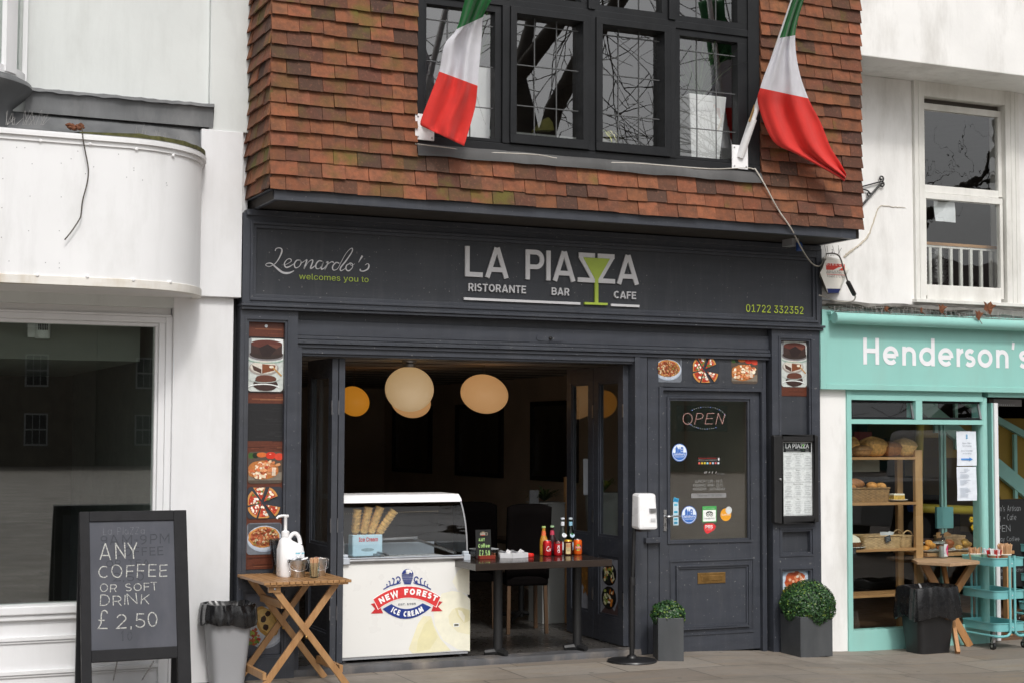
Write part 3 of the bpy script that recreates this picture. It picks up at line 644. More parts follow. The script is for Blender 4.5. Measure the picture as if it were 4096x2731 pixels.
hz = dq(cO, 520, 228).z; mb.tube(smoothpath([(hx, D0-.004, hz), (hx, D0-.045, hz), (hx+.03, D0-.052, hz+.002), (hx+.08, D0-.05, hz+.004), (hx+.118, D0-.045, hz)], 4), .007, 'steel'); kz = dq(cO, 516, 293).z
mb.box(hx-.004, hx+.004, D0-.0085, D0-.0075, kz-.012, kz+.012, 'black_plastic'); mb.build('handle', DOOR, smooth=40)
# threshold
mb = MB(); n = 40; rows = []
for y, z in ((.0, -.01), (.0, .028), (.01, .045), (.14, .05)): rows.append([V((3.2+(5.93-3.2)*k/n, y-.02+(random.uniform(-.004, .004) if z < .04 else 0), z+(random.uniform(-.003, .003) if 0 < z < .04 else 0))) for k in range(n+1)])
mb.grid(rows, 'stone_step'); mb.build('threshold', REST, smooth=50)
# restaurant room
mb = MB(); RX0, RX1, RY1, RZ = 2.95, 7.15, 9.0, 2.262
mb.box(RX0-.1, RX0, .14, RY1, -.1, RZ+.1, 'wall_brown'); mb.box(RX1, RX1+.1, .14, RY1, -.1, RZ+.1, 'wall_brown'); mb.box(RX0, RX1, RY1, RY1+.1, -.1, RZ+.1, 'wall_brown'); mb.build('room_wall', REST)
mb = MB(); mb.box(RX0, RX1, .12, RY1, -.05, .048, 'room_floor'); mb.build('room_floor', REST)
mb = MB(); mb.box(RX0, RX1, .14, RY1, RZ, RZ+.1, 'room_ceiling')
for k in range(1, 14): mb.box(RX0, RX1, .14+k*.6-.006, .14+k*.6+.006, RZ-.004, RZ, 'room_dark')
mb.build('room_ceiling', REST)
mb = MB()   # shopfront backing above ceiling between lintel and sign
mb.box(2.82, 7.55, .14, .2, 2.262, 3.2, 'room_dark'); mb.box(6.005, 7.13, .13, .14, dtop, 2.3, 'room_dark'); mb.build('wall_core', REST)
# folding door leaves
def leaf(o, ex, w, zb, zt, prints=None, th=.044, label=None):
    """o: hinge foot; ex unit along the leaf; outward normal = the face the street sees"""
    o = V(o); ex = V(ex).normalized(); n = V((-ex.y, ex.x, 0))
    def bx(mb, s0, s1, z0, z1, t0, t1, m):
        c = o+ex*((s0+s1)/2)+n*((t0+t1)/2)+Zv*((z0+z1)/2); mb.obox(c, ex*((s1-s0)/2), n*((t1-t0)/2), Zv*((z1-z0)/2), m)
    mb = MB(); st = .085; lock = .78
    bx(mb, 0, st, zb, zt, -th/2, th/2, 'dark_paint'); bx(mb, w-st, w, zb, zt, -th/2, th/2, 'dark_paint')
    bx(mb, st, w-st, zt-.12, zt, -th/2, th/2, 'dark_paint'); bx(mb, st, w-st, zb, zb+.2, -th/2, th/2, 'dark_paint'); bx(mb, st, w-st, lock-.06, lock+.09, -th/2, th/2, 'dark_paint')
    bx(mb, st, w-st, zb+.2, lock-.06, -.012, .012, 'dark_panel')
    for z0, z1 in ((lock+.09, zt-.12), (zb+.2, lock-.06)):
        for a, b, c, d in ((st, st+.018, z0, z1), (w-st-.018, w-st, z0, z1), (st+.018, w-st-.018, z0, z0+.018), (st+.018, w-st-.018, z1-.018, z1)): bx(mb, a, b, c, d, .004, th/2-.006, 'dark_paint')
    lf = mb.build('folding_leaf', REST, bevel=.002)
    if label: lf['label'] = label
    g_ = MB(); bx(g_, st, w-st, lock+.09, zt-.12, -.003, .0, 'glass'); g_.build('pane', lf)
    for hz_ in (zb+.35, 1.02, zt-.35):
        h_ = MB(); bx(h_, -.004, .016, hz_-.05, hz_+.05, th/2, th/2+.003, 'dull_steel'); h_.build('hinge', lf)
    return lf, bx, st, lock
zb_, zt_ = .058, 2.2
for k, x in enumerate((3.522, 3.573)):
    lf, bx, st, lock = leaf((x, .10, 0), (0.02, 1, 0), .62, zb_, zt_)
lA0, lA1, lB1 = V((5.862, .10, 0)), V((5.878, .62, 0)), V((5.89, 1.12, 0))
# right pair: face the street side by swinging almost straight in
def leafface(o, e, **k): o = V(o); e = V(e); return leaf(o, e-o, (e-o).length, zb_, zt_, **k)
LA = leafface(lA0, lA1); LB = leafface(lA1+V((.002, .012, 0)), lB1)
# ================================================================== LA PIAZZA fascia sign
SIGN = thing('shop_sign', 'long charcoal fascia sign with silver raised letters and a green cocktail glass', 'sign', (5.2, -.02, 2.85))
sx0, sx1, sz0, sz1 = 2.80, 7.583, 2.548, 3.17
ix0, ix1, iz0, iz1 = 2.886, 7.508, 2.603, 3.078
mb = MB(); mb.box(ix0-.01, ix1+.01, -.035, .1, iz0-.01, iz1+.01, 'dark_panel'); mb.build('board', SIGN)
mb = MB(); mb.box(sx0, ix0-.02, -.06, .1, sz0, sz1, 'dark_paint'); mb.box(ix1+.02, sx1, -.06, .1, sz0, sz1, 'dark_paint'); mb.box(ix0-.02, ix1+.02, -.06, .1, iz1+.02, sz1, 'dark_paint'); mb.box(ix0-.02, ix1+.02, -.06, .1, sz0, iz0-.02, 'dark_paint')
frame_ring(mb, ix0-.035, ix1+.035, iz0-.035, iz1+.035, .045, -.072, -.03, 'dark_paint')
mb.box(2.79, 7.59, -.095, .1, 2.527, 2.545, 'dark_paint'); mb.box(2.795, 7.58, -.08, .1, 2.506, 2.525, 'dark_paint')
mb.box(2.82, 7.56, -.085, .0, 3.15, 3.19, 'dark_paint')
mb.build('frame', SIGN, bevel=.003)
SY = -.037
silver = '#d3d3d6'; green = (.40, .52, .07)
# main lettering
def LP(q): return P(cF(*q), SY)
def lpt(mb, s, x0, y0, x1, ytop, w, gap, **k): fitted(mb, s, cF(x0, y0), cF(x1, y0), cF(x0, ytop), SY, w, 'vinyl', silver, gap, depth=.014, lift=.016, **k)
mb = MB(); base = LP((160, 390)).z; top = LP((160, 205)).z; hh = top-base; sw = .155
def big(ch, xl, xr):
    a = LP((xl, 300)).x; b = LP((xr, 300)).x; adv, st = glyph(ch, sw); xs_ = (b-a)/hh/adv
    for i, pts in enumerate(st): stroke(mb, [(px*xs_, py) for px, py in pts], sw, plane((a, SY, base), X, Zv, -Y, hh), 'vinyl', silver, .016+.0002*i, .014)
for ch, a, b in (('L', 160, 270), ('A', 285, 428), ('P', 528, 645), ('I', 655, 683), ('A', 695, 833), ('A', 1084, 1218)): mb = MB(); big(ch, a, b); mb.build('letter', SIGN)
mb = MB()
fm = plane((LP((847, 300)).x, SY, base), X, Zv, -Y, hh); zw = (LP((950, 300)).x-LP((847, 300)).x)/hh; z2 = (LP((968, 300)).x-LP((847, 300)).x)/hh; z2e = (LP((1072, 300)).x-LP((847, 300)).x)/hh
h_ = sw/2
stroke(mb, [(zw, 1-h_), (.04, 1-h_)], sw, fm, 'vinyl', silver, .0160, .014); stroke(mb, [(.09, 1-h_*1.4), (zw*.93, h_*1.3)], sw, fm, 'vinyl', silver, .0162, .014); stroke(mb, [(0, h_), (zw, h_)], sw, fm, 'vinyl', silver, .0164, .014)
mb.build('letter', SIGN); mb = MB(); stroke(mb, [(z2, 1-h_), (z2e-.02, 1-h_)], sw, fm, 'vinyl', silver, .0160, .014); stroke(mb, [(z2e-.1, 1-h_*1.4), (z2+.06, h_*1.3)], sw, fm, 'vinyl', silver, .0162, .014); stroke(mb, [(z2, h_), (z2e, h_)], sw, fm, 'vinyl', silver, .0164, .014)
mb.build('letter', SIGN)
for args in (('RISTORANTE', 183, 478, 532, 431), ('BAR', 688, 502, 796, 457), ('CAFE', 1066, 522, 1200, 478)): mb = MB(); lpt(mb, *args, .165, .13); mb.build('word', SIGN)
for a, b in ((156, 862), (1048, 1220)):
    mb = MB(); p = LP((a, 524)); q = LP((b, 524)); zc = LP((156, 525)).z; mb.box(p.x, q.x, SY-.016, SY-.001, zc-.009, zc+.009, 'vinyl', silver); mb.build('underline', SIGN)
mb = MB(); gt = LP((878, 275)).z; gb = LP((958, 410)).z; gl, gr_ = LP((878, 275)).x, LP((1040, 275)).x; gc = (gl+gr_)/2; zb = LP((950, 552)).z
mb.ext([(gl, SY-.02, gt), (gr_, SY-.02, gt), (gc+.012, SY-.02, gb), (gc-.012, SY-.02, gb)][::-1], (0, .019, 0), 'vinyl', green)
mb.box(gc-.014, gc+.014, SY-.0202, SY-.001, zb, gb+.01, 'vinyl', green); ba, bb = LP((886, 555)).x, LP((1026, 555)).x; mb.box(ba, bb, SY-.0204, SY-.001, zb-.013, zb+.004, 'vinyl', green)
mb.build('cocktail_glass', SIGN)
# script lettering (brush strokes with swelling width)
mb = MB()
def brush(pts, ws, lift):
    pts = [V((*cE(*p), 0)) for p in pts]; sp = smoothpath(pts, 7); n = len(sp); W3 = []
    for i in range(n):
        f = i/(n-1)*(len(ws)-1); k = min(int(f), len(ws)-2); W3.append(ws[k]+(ws[k+1]-ws[k])*(f-k))
    Q = [P((p.x, p.y), SY) for p in sp]; L = []; R_ = []
    for i in range(n):
        d = (Q[min(i+1, n-1)]-Q[max(i-1, 0)]).normalized(); nn = V((-d.z, 0, d.x)); L.append(Q[i]+nn*W3[i]-Y*lift); R_.append(Q[i]-nn*W3[i]-Y*lift)
    for i in range(n-1): mb.poly([L[i], R_[i], R_[i+1], L[i+1]], 'vinyl', silver)
b_ = .0026
S_ = [([(392, 500), (400, 482), (425, 476), (444, 488), (440, 520), (415, 570), (385, 605), (345, 622), (318, 612), (330, 598), (362, 598), (400, 630), (450, 668), (500, 672), (540, 655)], [1.2, 1, 1.6, 2.2, 1.2, .8, .8, 1, 1.6, 2.8, 2.8, .8]),
 ([(460, 612), (490, 600), (518, 580), (510, 562), (485, 568), (464, 600), (476, 628), (505, 622), (540, 600)], [.6, .6, 1.4, .8, 1.8, 1.8, .6]),
 ([(585, 572), (560, 575), (542, 605), (552, 632), (580, 622), (596, 592), (588, 572), (605, 590), (630, 572)], [1, 1.7, 1.7, .8, 1.7, 1, .5]),
 ([(630, 575), (640, 570), (632, 600), (618, 640), (650, 590), (680, 570), (686, 585), (668, 635), (690, 628), (715, 605)], [1, 1.8, 1.8, .5, 1.4, 1.8, 1.6, .5]),
 ([(762, 582), (735, 578), (712, 605), (715, 638), (745, 632), (768, 585), (752, 640), (775, 635), (795, 608)], [1.2, 1.7, 1.7, .7, 1.7, 1.6, .5]),
 ([(790, 592), (805, 585), (798, 612), (780, 650), (805, 605), (835, 585), (850, 592)], [1, 1.7, 1.7, .6, 1.2, 1.9]),
 ([(895, 598), (868, 592), (842, 622), (848, 650), (880, 640), (905, 595), (940, 530), (975, 488), (996, 480), (992, 510), (945, 580), (905, 630), (905, 655), (930, 645), (950, 625)], [1.3, 1.7, 1.7, .7, .8, .7, 1.1, 1.5, 1.9, 1.7, 1, .5]),
 ([(975, 600), (950, 615), (948, 645), (970, 655), (996, 630), (995, 602), (975, 596), (990, 615), (1015, 600)], [1.2, 1.7, 1.7, 1, 1.6, .8, .5]),
 ([(1075, 538), (1062, 560), (1045, 590)], [2.6, 2, .5]),
 ([(1095, 612), (1115, 600), (1126, 612), (1118, 640), (1085, 658), (1058, 655), (1060, 642)], [.8, 1, 2.2, 1.8, 1.2, 2])]
for i, (pts, ws) in enumerate(S_): brush(pts, [b_*x for x in ws], .004+.0003*i)
mb.build('script_lettering', SIGN)
for wd, xa, xb in (('welcomes', 580, 903), ('you', 928, 1043), ('to', 1068, 1124)):
    mb = MB(); a, b = P(cE(xa, 720+23*(xa-580)/544), SY), P(cE(xb, 720+23*(xb-580)/544), SY); ttext(mb, wd, (a.x, SY, P(cE(700, 725), SY).z), X, Zv, -Y, .040, 'vinyl', green, .003, b.x-a.x); mb.build('welcome_word', SIGN)

mb = MB(); a, b = P(cF(1872, 605), SY), P(cF(2220, 617), SY); ttext(mb, '01722 332352', (a.x, SY, (a.z+b.z)/2), X, Zv, -Y, (P(cF(1872, 560), SY).z-a.z), 'vinyl', (.50, .62, .06), .003, b.x-a.x)
mb.build('phone_number', SIGN)
# ================================================================== LEFT white building
LEFT = thing('white_building', 'white rendered building with a curved shop fascia and large dark shop window', 'building', (1.2, 0, 0))
JX = 2.79
mb = MB()
wz = 3.722
mb.box(-6, 2.562, .0, .4, 3.88, 7.2, 'grey_render'); mb.box(2.562, 2.845, -.035, .4, wz, 7.2, 'grey_render'); mb.box(2.505, JX+.005, -.05, .4, 2.583, wz, 'white_paint')
mb.box(2.50, 2.845, .0, .4, 2.60, wz, 'white_paint'); mb.box(-6, 2.505, .02, .4, 2.50, 3.88, 'grey_render')
mb.build('upper_wall', LEFT, bevel=.004)
mb = MB()   # weathered white pier below
mb.box(2.348, 2.757, .0, .4, -.05, 2.583, 'white_paint'); mb.box(2.757, 2.795, .06, .4, -.05, 2.583, 'black_frame')
mb.build('pier', LEFT, bevel=.004)
# curved sheet fascia
def drum(off=0., n=14):
    c = [(-6, -.62-off), (-2, -.62-off), (0, -.62-off), (1.0, -.62-off), (1.6, -.62-off)]
    cx_, rx, ry = 1.9, .605+off, .62+off
    return c+[(cx_+rx*math.sin(math.radians(90*k/n)), -ry*math.cos(math.radians(90*k/n))) for k in range(n+1)]
mb = MB(); d0 = drum(); mb.grid([[V((x, y, z)) for x, y in d0] for z in (2.60, 2.9, 3.2, 3.46)], 'sheet_white'); mb.build('curved_fascia', LEFT, smooth=40)
mb = MB()
for o_, z0, z1 in ((.012, 3.445, 3.475), (.03, 3.475, 3.50), (.018, 3.50, 3.512)):
    d1 = drum(o_); mb.grid([[V((x, y, z)) for x, y in d] for d, z in ((d0, z0), (d1, z0), (d1, z1), (d0, z1))], 'sheet_white')
mb.build('top_rim', LEFT, smooth=30)
paint('rust_edge', (.72, .70, .66), .6, .1, 6, .1, 40, (.4, 1, 3), dirt=(.35, .22, .06), dirtamt=.8)
mb = MB(); d1 = drum(.01); mb.grid([[V((x, y, z)) for x, y in d] for d, z in ((d0, 2.622), (d1, 2.618), (d1, 2.568), (drum(-.05), 2.566))], 'rust_edge'); mb.build('bottom_trim', LEFT, smooth=30)
mb = MB(); mb.poly([(x, y, 2.572) for x, y in drum(-.01)]+[(2.5, .05, 2.572), (-6, .05, 2.572)], 'warm_white')
mb.build('soffit', LEFT)
mb = MB(); d2 = drum(.0)
dt = drum(.02); dn = len(dt)
mb.grid([[V((x, y, 3.512)) for x, y in dt], [V((x*1.0, max(y*.25, -.2) if y < -.05 else y, 3.60)) for x, y in dt], [V((x, .0, 3.74)) for x, y in dt]], 'lead'); mb.build('lead_roof', LEFT, smooth=50)
mb = MB(); dm = drum(.022); rows = [[], [], []]
for k, (x, y) in enumerate(dm):
    if x > 1.5:
        w_ = min(1, (x-1.5)/.5); rows[0].append(V((x, y, 3.513))); rows[1].append(V((x, y-.002, 3.513+.022*w_+random.uniform(0, .008)))); rows[2].append(V((x-.03, y+.06, 3.518+.02*w_)))
mb.grid(rows, 'moss'); mb.build('moss_edge', LEFT)
mb = MB()   # rivets and screw holes of the sheet
for q in [(210, 738), (470, 755), (712, 782), (900, 815), (193, 1440), (455, 1448), (695, 1465), (885, 1475)]:
    p = cA(*q); best = None
    r_ = ray(p)
    for k in range(len(d0)-1):
        a = V((d0[k][0], d0[k][1], 0)); b = V((d0[k+1][0], d0[k+1][1], 0)); n_ = V((b.y-a.y, -(b.x-a.x), 0)); h = CP+r_*((a-CP).dot(n_)/r_.dot(n_))
        if min(a.x, b.x)-1e-3 <= h.x <= max(a.x, b.x)+1e-3 and h.y < .01: best = (h, n_.normalized()); break
    if best: mb = MB(); nn = best[1] if best[1].y < 0 else -best[1]; mb.lathe([(.011, 0), (.011, .014), (.006, .018), (0, .018)], best[0]+nn*.0, 'white_plastic', 10, frame=(nn.cross(Zv), Zv, nn)); mb.build('rivet', LEFT)
mb = MB()
for q in [(87, 772), (130, 774), (15, 828), (168, 858), (320, 855), (372, 832), (490, 874), (700, 880), (700, 892), (662, 928), (745, 943), (447, 910), (407, 792), (620, 808), (15, 936), (157, 1027), (320, 1031), (870, 958), (873, 970), (10, 1087), (310, 1208), (150, 1208), (8, 1242), (238, 1374), (310, 1377), (310, 1402), (47, 1366)]:
    p = P(cA(*q), -.622); y_ = -.6215 if p.x < 1.9 else None
    if y_ is None:
        a_ = math.asin(min(1, (p.x-1.9)/.6)); p.y = -.62*math.cos(a_)-.0012; p = P(cA(*q), p.y)
    mb.lathe([(.0034, 0), (0, .001)], (p.x, p.y, p.z), 'grey_plastic', 6, frame=(X, Zv, -Y))
mb.build('screw_hole', LEFT)
mb = MB(); zc0, zc1 = 3.735, 3.888
n = 30; xsL = [1.35+(2.585-1.35)*k/n for k in range(n+1)]
mb.grid([[V((x, -.045+random.uniform(-.004, .004), z)) for x in xsL] for z in (3.735, 3.78, 3.84)]+[[V((x, -.055+random.uniform(-.004, .004), 3.868)) for x in xsL], [V((x, -.075+random.uniform(-.004, .004), 3.872+random.uniform(-.006, .004))) for x in xsL], [V((x, -.07, 3.892+random.uniform(-.004, .004))) for x in xsL], [V((x, .0, 3.90)) for x in xsL]], 'lead')
mb.poly([(2.585, -.045, 3.735), (2.585, 0, 3.735), (2.585, 0, 3.9), (2.585, -.07, 3.88)], 'lead'); mb.build('lead_capping', LEFT, smooth=35)
# bow window at the top left corner
def bow(off, z, n=10): return [V((.55+(.78+off)*math.sin(math.radians(90*k/n)), -(.5+off)*math.cos(math.radians(90*k/n)), z)) for k in range(n+1)]
mb = MB(); mb.grid([bow(-.02, 3.93), bow(-.02, 6.2)], 'big_glass'); 
bw = mb
bwin = mb.build('bow_window', LEFT, smooth=50)
mb = MB()
for k0, k1 in ((9.2, 10), (5.8, 6.9), (2.5, 3.2), (-1, 0)):
    pp_ = [V((.55+(.78)*math.sin(math.radians(9*k)), -.5*math.cos(math.radians(9*k)), 0)) for k in (k0, (k0+k1)/2, k1)]; qq = [p+(p-V((.55, 0, 0))).normalized()*.03 for p in pp_]
    for i in range(2):
        a, b, c, d = pp_[i], pp_[i+1], qq[i+1], qq[i]; mb.hexa([a+Zv*3.93, b+Zv*3.93, c+Zv*3.93, d+Zv*3.93, a+Zv*6.2, b+Zv*6.2, c+Zv*6.2, d+Zv*6.2], 'white_paint')
mb.grid([bow(.02, 3.92), bow(.02, 3.97), bow(-.03, 3.98)], 'white_paint'); mb.build('bow_frame', LEFT, smooth=30)
mb = MB(); mb.grid([bow(-.06, 3.56), bow(-.05, 3.75), bow(.05, 3.84), bow(.07, 3.87), bow(.06, 3.90), bow(.0, 3.925)], 'lead'); mb.build('bow_apron', LEFT, smooth=50)
mb = MB(); mb.grid([bow(-.16, 3.93), bow(-.16, 6.2)], 'warm_white'); mb.build('curtain', LEFT, smooth=50)
# shop window
mb = MB(); gx1L, gzT, gzB = 2.243, 2.375, .555
mb.box(-6, 2.343, .06, .3, 2.455, 2.583, 'warm_white'); mb.box(-6, 2.343, .03, .1, 2.44, 2.455, 'white_paint'); mb.box(-6, 2.343, .045, .16, 2.40, 2.44, 'white_paint'); mb.box(-6, 2.30, .07, .16, 2.376, 2.40, 'white_paint')
mb.box(2.305, 2.348, .03, .16, .0, 2.44, 'white_paint'); mb.box(2.262, 2.305, .045, .16, .55, 2.40, 'white_paint'); mb.box(2.243, 2.262, .07, .16, .56, 2.376, 'white_paint')
mb.build('window_frame', LEFT, bevel=.004)
mb = MB(); mb.box(-6, 2.305, -.03, .16, .50, .556, 'white_paint'); mb.box(-6, 2.305, -.012, .16, .462, .50, 'white_paint'); mb.build('window_sill', LEFT, bevel=.008)
mb = MB(); mb.box(-6, 2.30, .02, .3, -.05, .462, 'white_paint')
for zt in (.36, .145): mb.box(-6, 2.30, -.002, .02, zt-.028, zt, 'white_paint'); mb.box(-6, 2.30, .008, .02, zt-.045, zt-.03, 'white_paint')
mb.box(2.28, 2.345, -.006, .1, -.05, .45, 'white_paint'); mb.build('stall_riser', LEFT, bevel=.004)
mb = MB(); mb.box(-6, 2.262, .10, .106, .55, 2.39, 'shop_glass'); mb.build('pane', LEFT)
mb = MB(); ry = .9   # the bare shop inside: boxed-in bulkhead, side wall, back wall
paint('bulkhead', (.20, .21, .19), .7, .06)
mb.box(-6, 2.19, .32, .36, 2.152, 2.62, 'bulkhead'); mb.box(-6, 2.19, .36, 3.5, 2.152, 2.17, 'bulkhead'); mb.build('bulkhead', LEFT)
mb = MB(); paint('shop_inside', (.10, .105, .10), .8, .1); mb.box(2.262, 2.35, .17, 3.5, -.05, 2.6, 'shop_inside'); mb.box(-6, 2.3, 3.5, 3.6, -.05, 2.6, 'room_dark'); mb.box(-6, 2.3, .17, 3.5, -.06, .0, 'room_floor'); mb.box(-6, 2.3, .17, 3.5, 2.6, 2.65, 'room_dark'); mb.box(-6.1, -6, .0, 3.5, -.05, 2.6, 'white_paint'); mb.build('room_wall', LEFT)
bx_ = P(cG(310, 380), .3); mb = MB(); mb.box(P(cG(232, 300), .3).x, bx_.x, .28, .32, P(cG(232, 415), .3).z, P(cG(232, 290), .3).z, 'white_plastic')
mb.lathe([(.048, 0), (.05, .02), (.05, .13), (.045, .14)], (P(cG(358, 300), .27).x, .27, P(cG(358, 425), .27).z), 'white_plastic', 16)
for k in range(6): x_ = P(cG(325+k*14, 300), .22).x; mb.box(x_-.003, x_+.003, .217, .222, P(cG(325, 355), .22).z, P(cG(325, 300), .22).z, 'black_plastic')
mb.build('alarm_sensor', LEFT, smooth=35)
# loose wire over the fascia, debris, weeds
wirep = [cA(430, 668), cA(433, 720), cA(445, 790), cA(462, 885), cA(455, 960), cA(432, 1050), cA(424, 1120), cA(415, 1148), cA(375, 1210), cA(338, 1255)]
mb = MB(); mb.tube(smoothpath([P(q, -.655 if i > 0 else -.6) for i, q in enumerate(wirep)], 5), .0042, 'cable_dark', 6); tag(mb.build('loose_wire', smooth=60), 'thin dark wire dangling down the curved white fascia', 'wire')
mb = MB(); 
for k in range(14):
    p = P(cA(345+random.uniform(0, 95), 655+random.uniform(0, 20)), -.6); mb.blob(p, .02, .012, .012, 'leaf_brown', nu=6, nv=4, fun=lambda d: 1+random.uniform(-.4, .4))
tag(mb.build('leaf_debris'), 'small heap of rusty brown leaf debris above the curved white fascia', 'debris')
mb = MB()
for cx_, n_ in ((60, 9), (150, 6), (190, 8), (860, 12), (930, 8), (750, 5)):
    for k in range(n_):
        x = cx_+random.uniform(-60, 60) if cx_ > 300 else cx_+random.uniform(-50, 40); yb = 655+(max(x-400, 0)/700)**2*190+max(x-400, 0)*.06
        p = P(cA(x, yb), -.5 if x < 700 else -.42); mb.tube([p, p+V((random.uniform(-.02, .05), 0, random.uniform(.04, .1)))], [.0013, .0008], 'wire', 4)
tag(mb.build('dry_weeds'), 'sparse dry weed stalks and bird spikes on the lead ledge of the white building', 'weeds', kind='stuff')
# ================================================================== RIGHT building (bakery)
BAK = thing('bakery_building', 'white bakery building on the right with teal shopfront and white sash window', 'building', (9, 0, 0))
mb = MB()
mb.box(7.60, 14, -.54, .3, 4.655, 7.2, 'old_render')
wx0, wx1, wz0, wz1 = 8.56, 9.70, 2.80, 4.655
mb.box(7.57, wx0, 0, .35, 2.66, 4.655, 'old_render'); mb.box(wx1, 14, 0, .35, 2.66, 4.655, 'old_render'); mb.box(wx0, wx1, 0, .35, 2.66, wz0, 'old_render')
mb.box(7.566, 7.86, .0, .35, -.1, 2.66, 'old_render')
mb.build('upper_wall', BAK, bevel=.008)
mb = MB()   # sash window
mb.box(wx0, 8.665, -.03, .1, wz0, wz1, 'old_white'); mb.box(9.545, wx1, -.03, .1, wz0, wz1, 'old_white'); mb.box(8.665, 9.545, -.03, .1, 4.53, wz1, 'old_white'); mb.box(wx0-.02, wx1+.1, -.06, .1, 2.775, wz0+.005, 'old_white')
mb.box(8.60, 8.62, -.036, -.03, wz0, wz1, 'old_white'); mb.box(9.60, 9.62, -.036, -.03, wz0, wz1, 'old_white'); mb.box(9.65, 9.665, -.036, -.03, wz0, wz1, 'old_white')
mb.build('sash_frame', BAK, bevel=.004)
mb = MB(); T0, T1, Mz = 4.40, 4.475, 3.73
mb.box(8.665, 9.545, .02, .06, 4.43, 4.485, 'old_white'); mb.box(8.665, 8.69, .02, .06, Mz, 4.43, 'old_white'); mb.box(9.505, 9.545, .02, .06, Mz, 4.43, 'old_white'); mb.box(8.69, 9.505, .02, .06, Mz-.01, Mz+.055, 'old_white'); mb.box(8.665, 9.545, .06, .1, 4.48, 4.55, 'cable_dark'); up = mb.build('upper_sash', BAK, bevel=.003)
g_ = MB(); g_.poly([(8.69, .04, Mz), (9.505, .04, Mz), (9.505, .04, 4.44), (8.69, .04, 4.44)], 'wavy_glass'); g_.build('pane', up)
mb = MB(); mb.box(8.665, 9.53, .0, .05, 3.665, 3.715, 'old_white'); mb.box(8.665, 8.70, .0, .05, 2.84, 3.665, 'old_white'); mb.box(9.50, 9.53, .0, .05, 2.84, 3.665, 'old_white'); mb.box(8.70, 9.50, .0, .05, 2.80, 2.935, 'old_white'); lo_ = mb.build('lower_sash', BAK, bevel=.003)
g_ = MB(); g_.poly([(8.70, .02, 2.93), (9.50, .02, 2.93), (9.50, .02, 3.67), (8.70, .02, 3.67)], 'wavy_glass'); g_.build('pane', lo_)
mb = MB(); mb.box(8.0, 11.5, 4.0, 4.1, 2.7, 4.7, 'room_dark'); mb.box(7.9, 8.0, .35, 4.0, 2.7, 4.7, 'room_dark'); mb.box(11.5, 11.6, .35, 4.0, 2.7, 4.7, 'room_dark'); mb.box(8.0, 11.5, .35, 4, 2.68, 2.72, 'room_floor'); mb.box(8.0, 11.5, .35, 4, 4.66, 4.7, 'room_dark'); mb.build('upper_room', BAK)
# balustrade, paper and stacked pans seen inside the sash window
BY = .22
mb = MB(); za = P(cD(1012, 1215), BY).z; zb = P(cD(1012, 1440), BY).z
mb.box(8.62, 9.68, BY-.02, BY+.02, za-.025, za, 'shelf_board')
mb.box(8.62, 9.68, BY-.012, BY+.012, za-.045, za-.025, 'old_white')
for k in (1027, 1078, 1132, 1182, 1232, 1283, 1333, 1360): x_ = P(cD(k, 1300), BY).x; mb.box(x_-.014, x_+.014, BY-.012, BY+.012, zb-.1, za-.045, 'old_white')
tag(mb.build('balustrade', bevel=.002), 'cream wooden balustrade with a brown handrail behind the sash window', 'railing')
pa = P(cD(1045, 1010), .06); pb = P(cD(1148, 1118), .06); mb = MB(); mb.grid([[V((pa.x+(pb.x-pa.x)*i/4+.02*j/3, .055+.008*math.sin(i+j), pa.z+(pb.z-pa.z)*j/3)) for i in range(5)] for j in range(4)], 'satin', '#dcdfe2')
tag(mb.build('paper_notice', smooth=60), 'blank white paper taped inside the upstairs sash window', 'paper')
mb = MB(); px_ = P(cD(1062, 1300), .6).x; pz_ = P(cD(1062, 1420), .6).z
for k in range(9):
    z = pz_+k*.035; mb.lathe([(.08, 0), (.09, .02), (.095, .03), (.085, .03)], (px_, .6, z), 'steel', 18)
tag(mb.build('pan_stack', smooth=40), 'stack of shiny steel trays behind the cream balustrade upstairs', 'trays')
# wrought iron bracket
mb = MB(); bp = lambda x, y, yy=-.02: P(cD(x, y), yy)
mb.tube([bp(640, 950), bp(784, 912)], .006, 'iron', 6); mb.tube([bp(680, 1040), bp(782, 922)], .009, 'iron', 6)
def spiral(c, r, a0, turns, n=18): return [c+V((math.cos(a0+turns*2*math.pi*i/n)*r*(1-.75*i/n), 0, math.sin(a0+turns*2*math.pi*i/n)*r*(1-.75*i/n))) for i in range(n+1)]
mb.tube(spiral(bp(784, 897), .026, -1.2, 1.2), .006, 'iron', 6); mb.tube(spiral(bp(787, 927), .026, 1.6, -1.2), .006, 'iron', 6); mb.tube(smoothpath([bp(690, 952), bp(715, 958), bp(728, 972)]+spiral(bp(722, 975), .022, .4, -1.1)), .006, 'iron', 6)
mb.tube([bp(640, 930), bp(640, 1110)], .01, 'iron', 6); mb.tube([bp(640, 1095), bp(690, 1030)], .009, 'iron', 6)
tag(mb.build('iron_bracket', smooth=50), 'black wrought iron scroll bracket on the white bakery wall', 'bracket')
# crack in render with filler
mb = MB(); ck = smoothpath([P(cD(*q), -.004) for q in ((905, 1043), (850, 1040), (780, 1036), (755, 1085), (720, 1180), (680, 1225), (640, 1255), (598, 1290))], 8)
mb.tube([p+V((random.uniform(-.004, .004), 0, random.uniform(-.004, .004))) for p in ck], [.002+.009*i/len(ck)*random.uniform(.5, 1.2) for i in range(len(ck))], 'old_filler' if 'old_filler' in MATS else paint('old_filler', (.52, .47, .39), .9, .2), 5); mb.build('filled_crack', BAK)
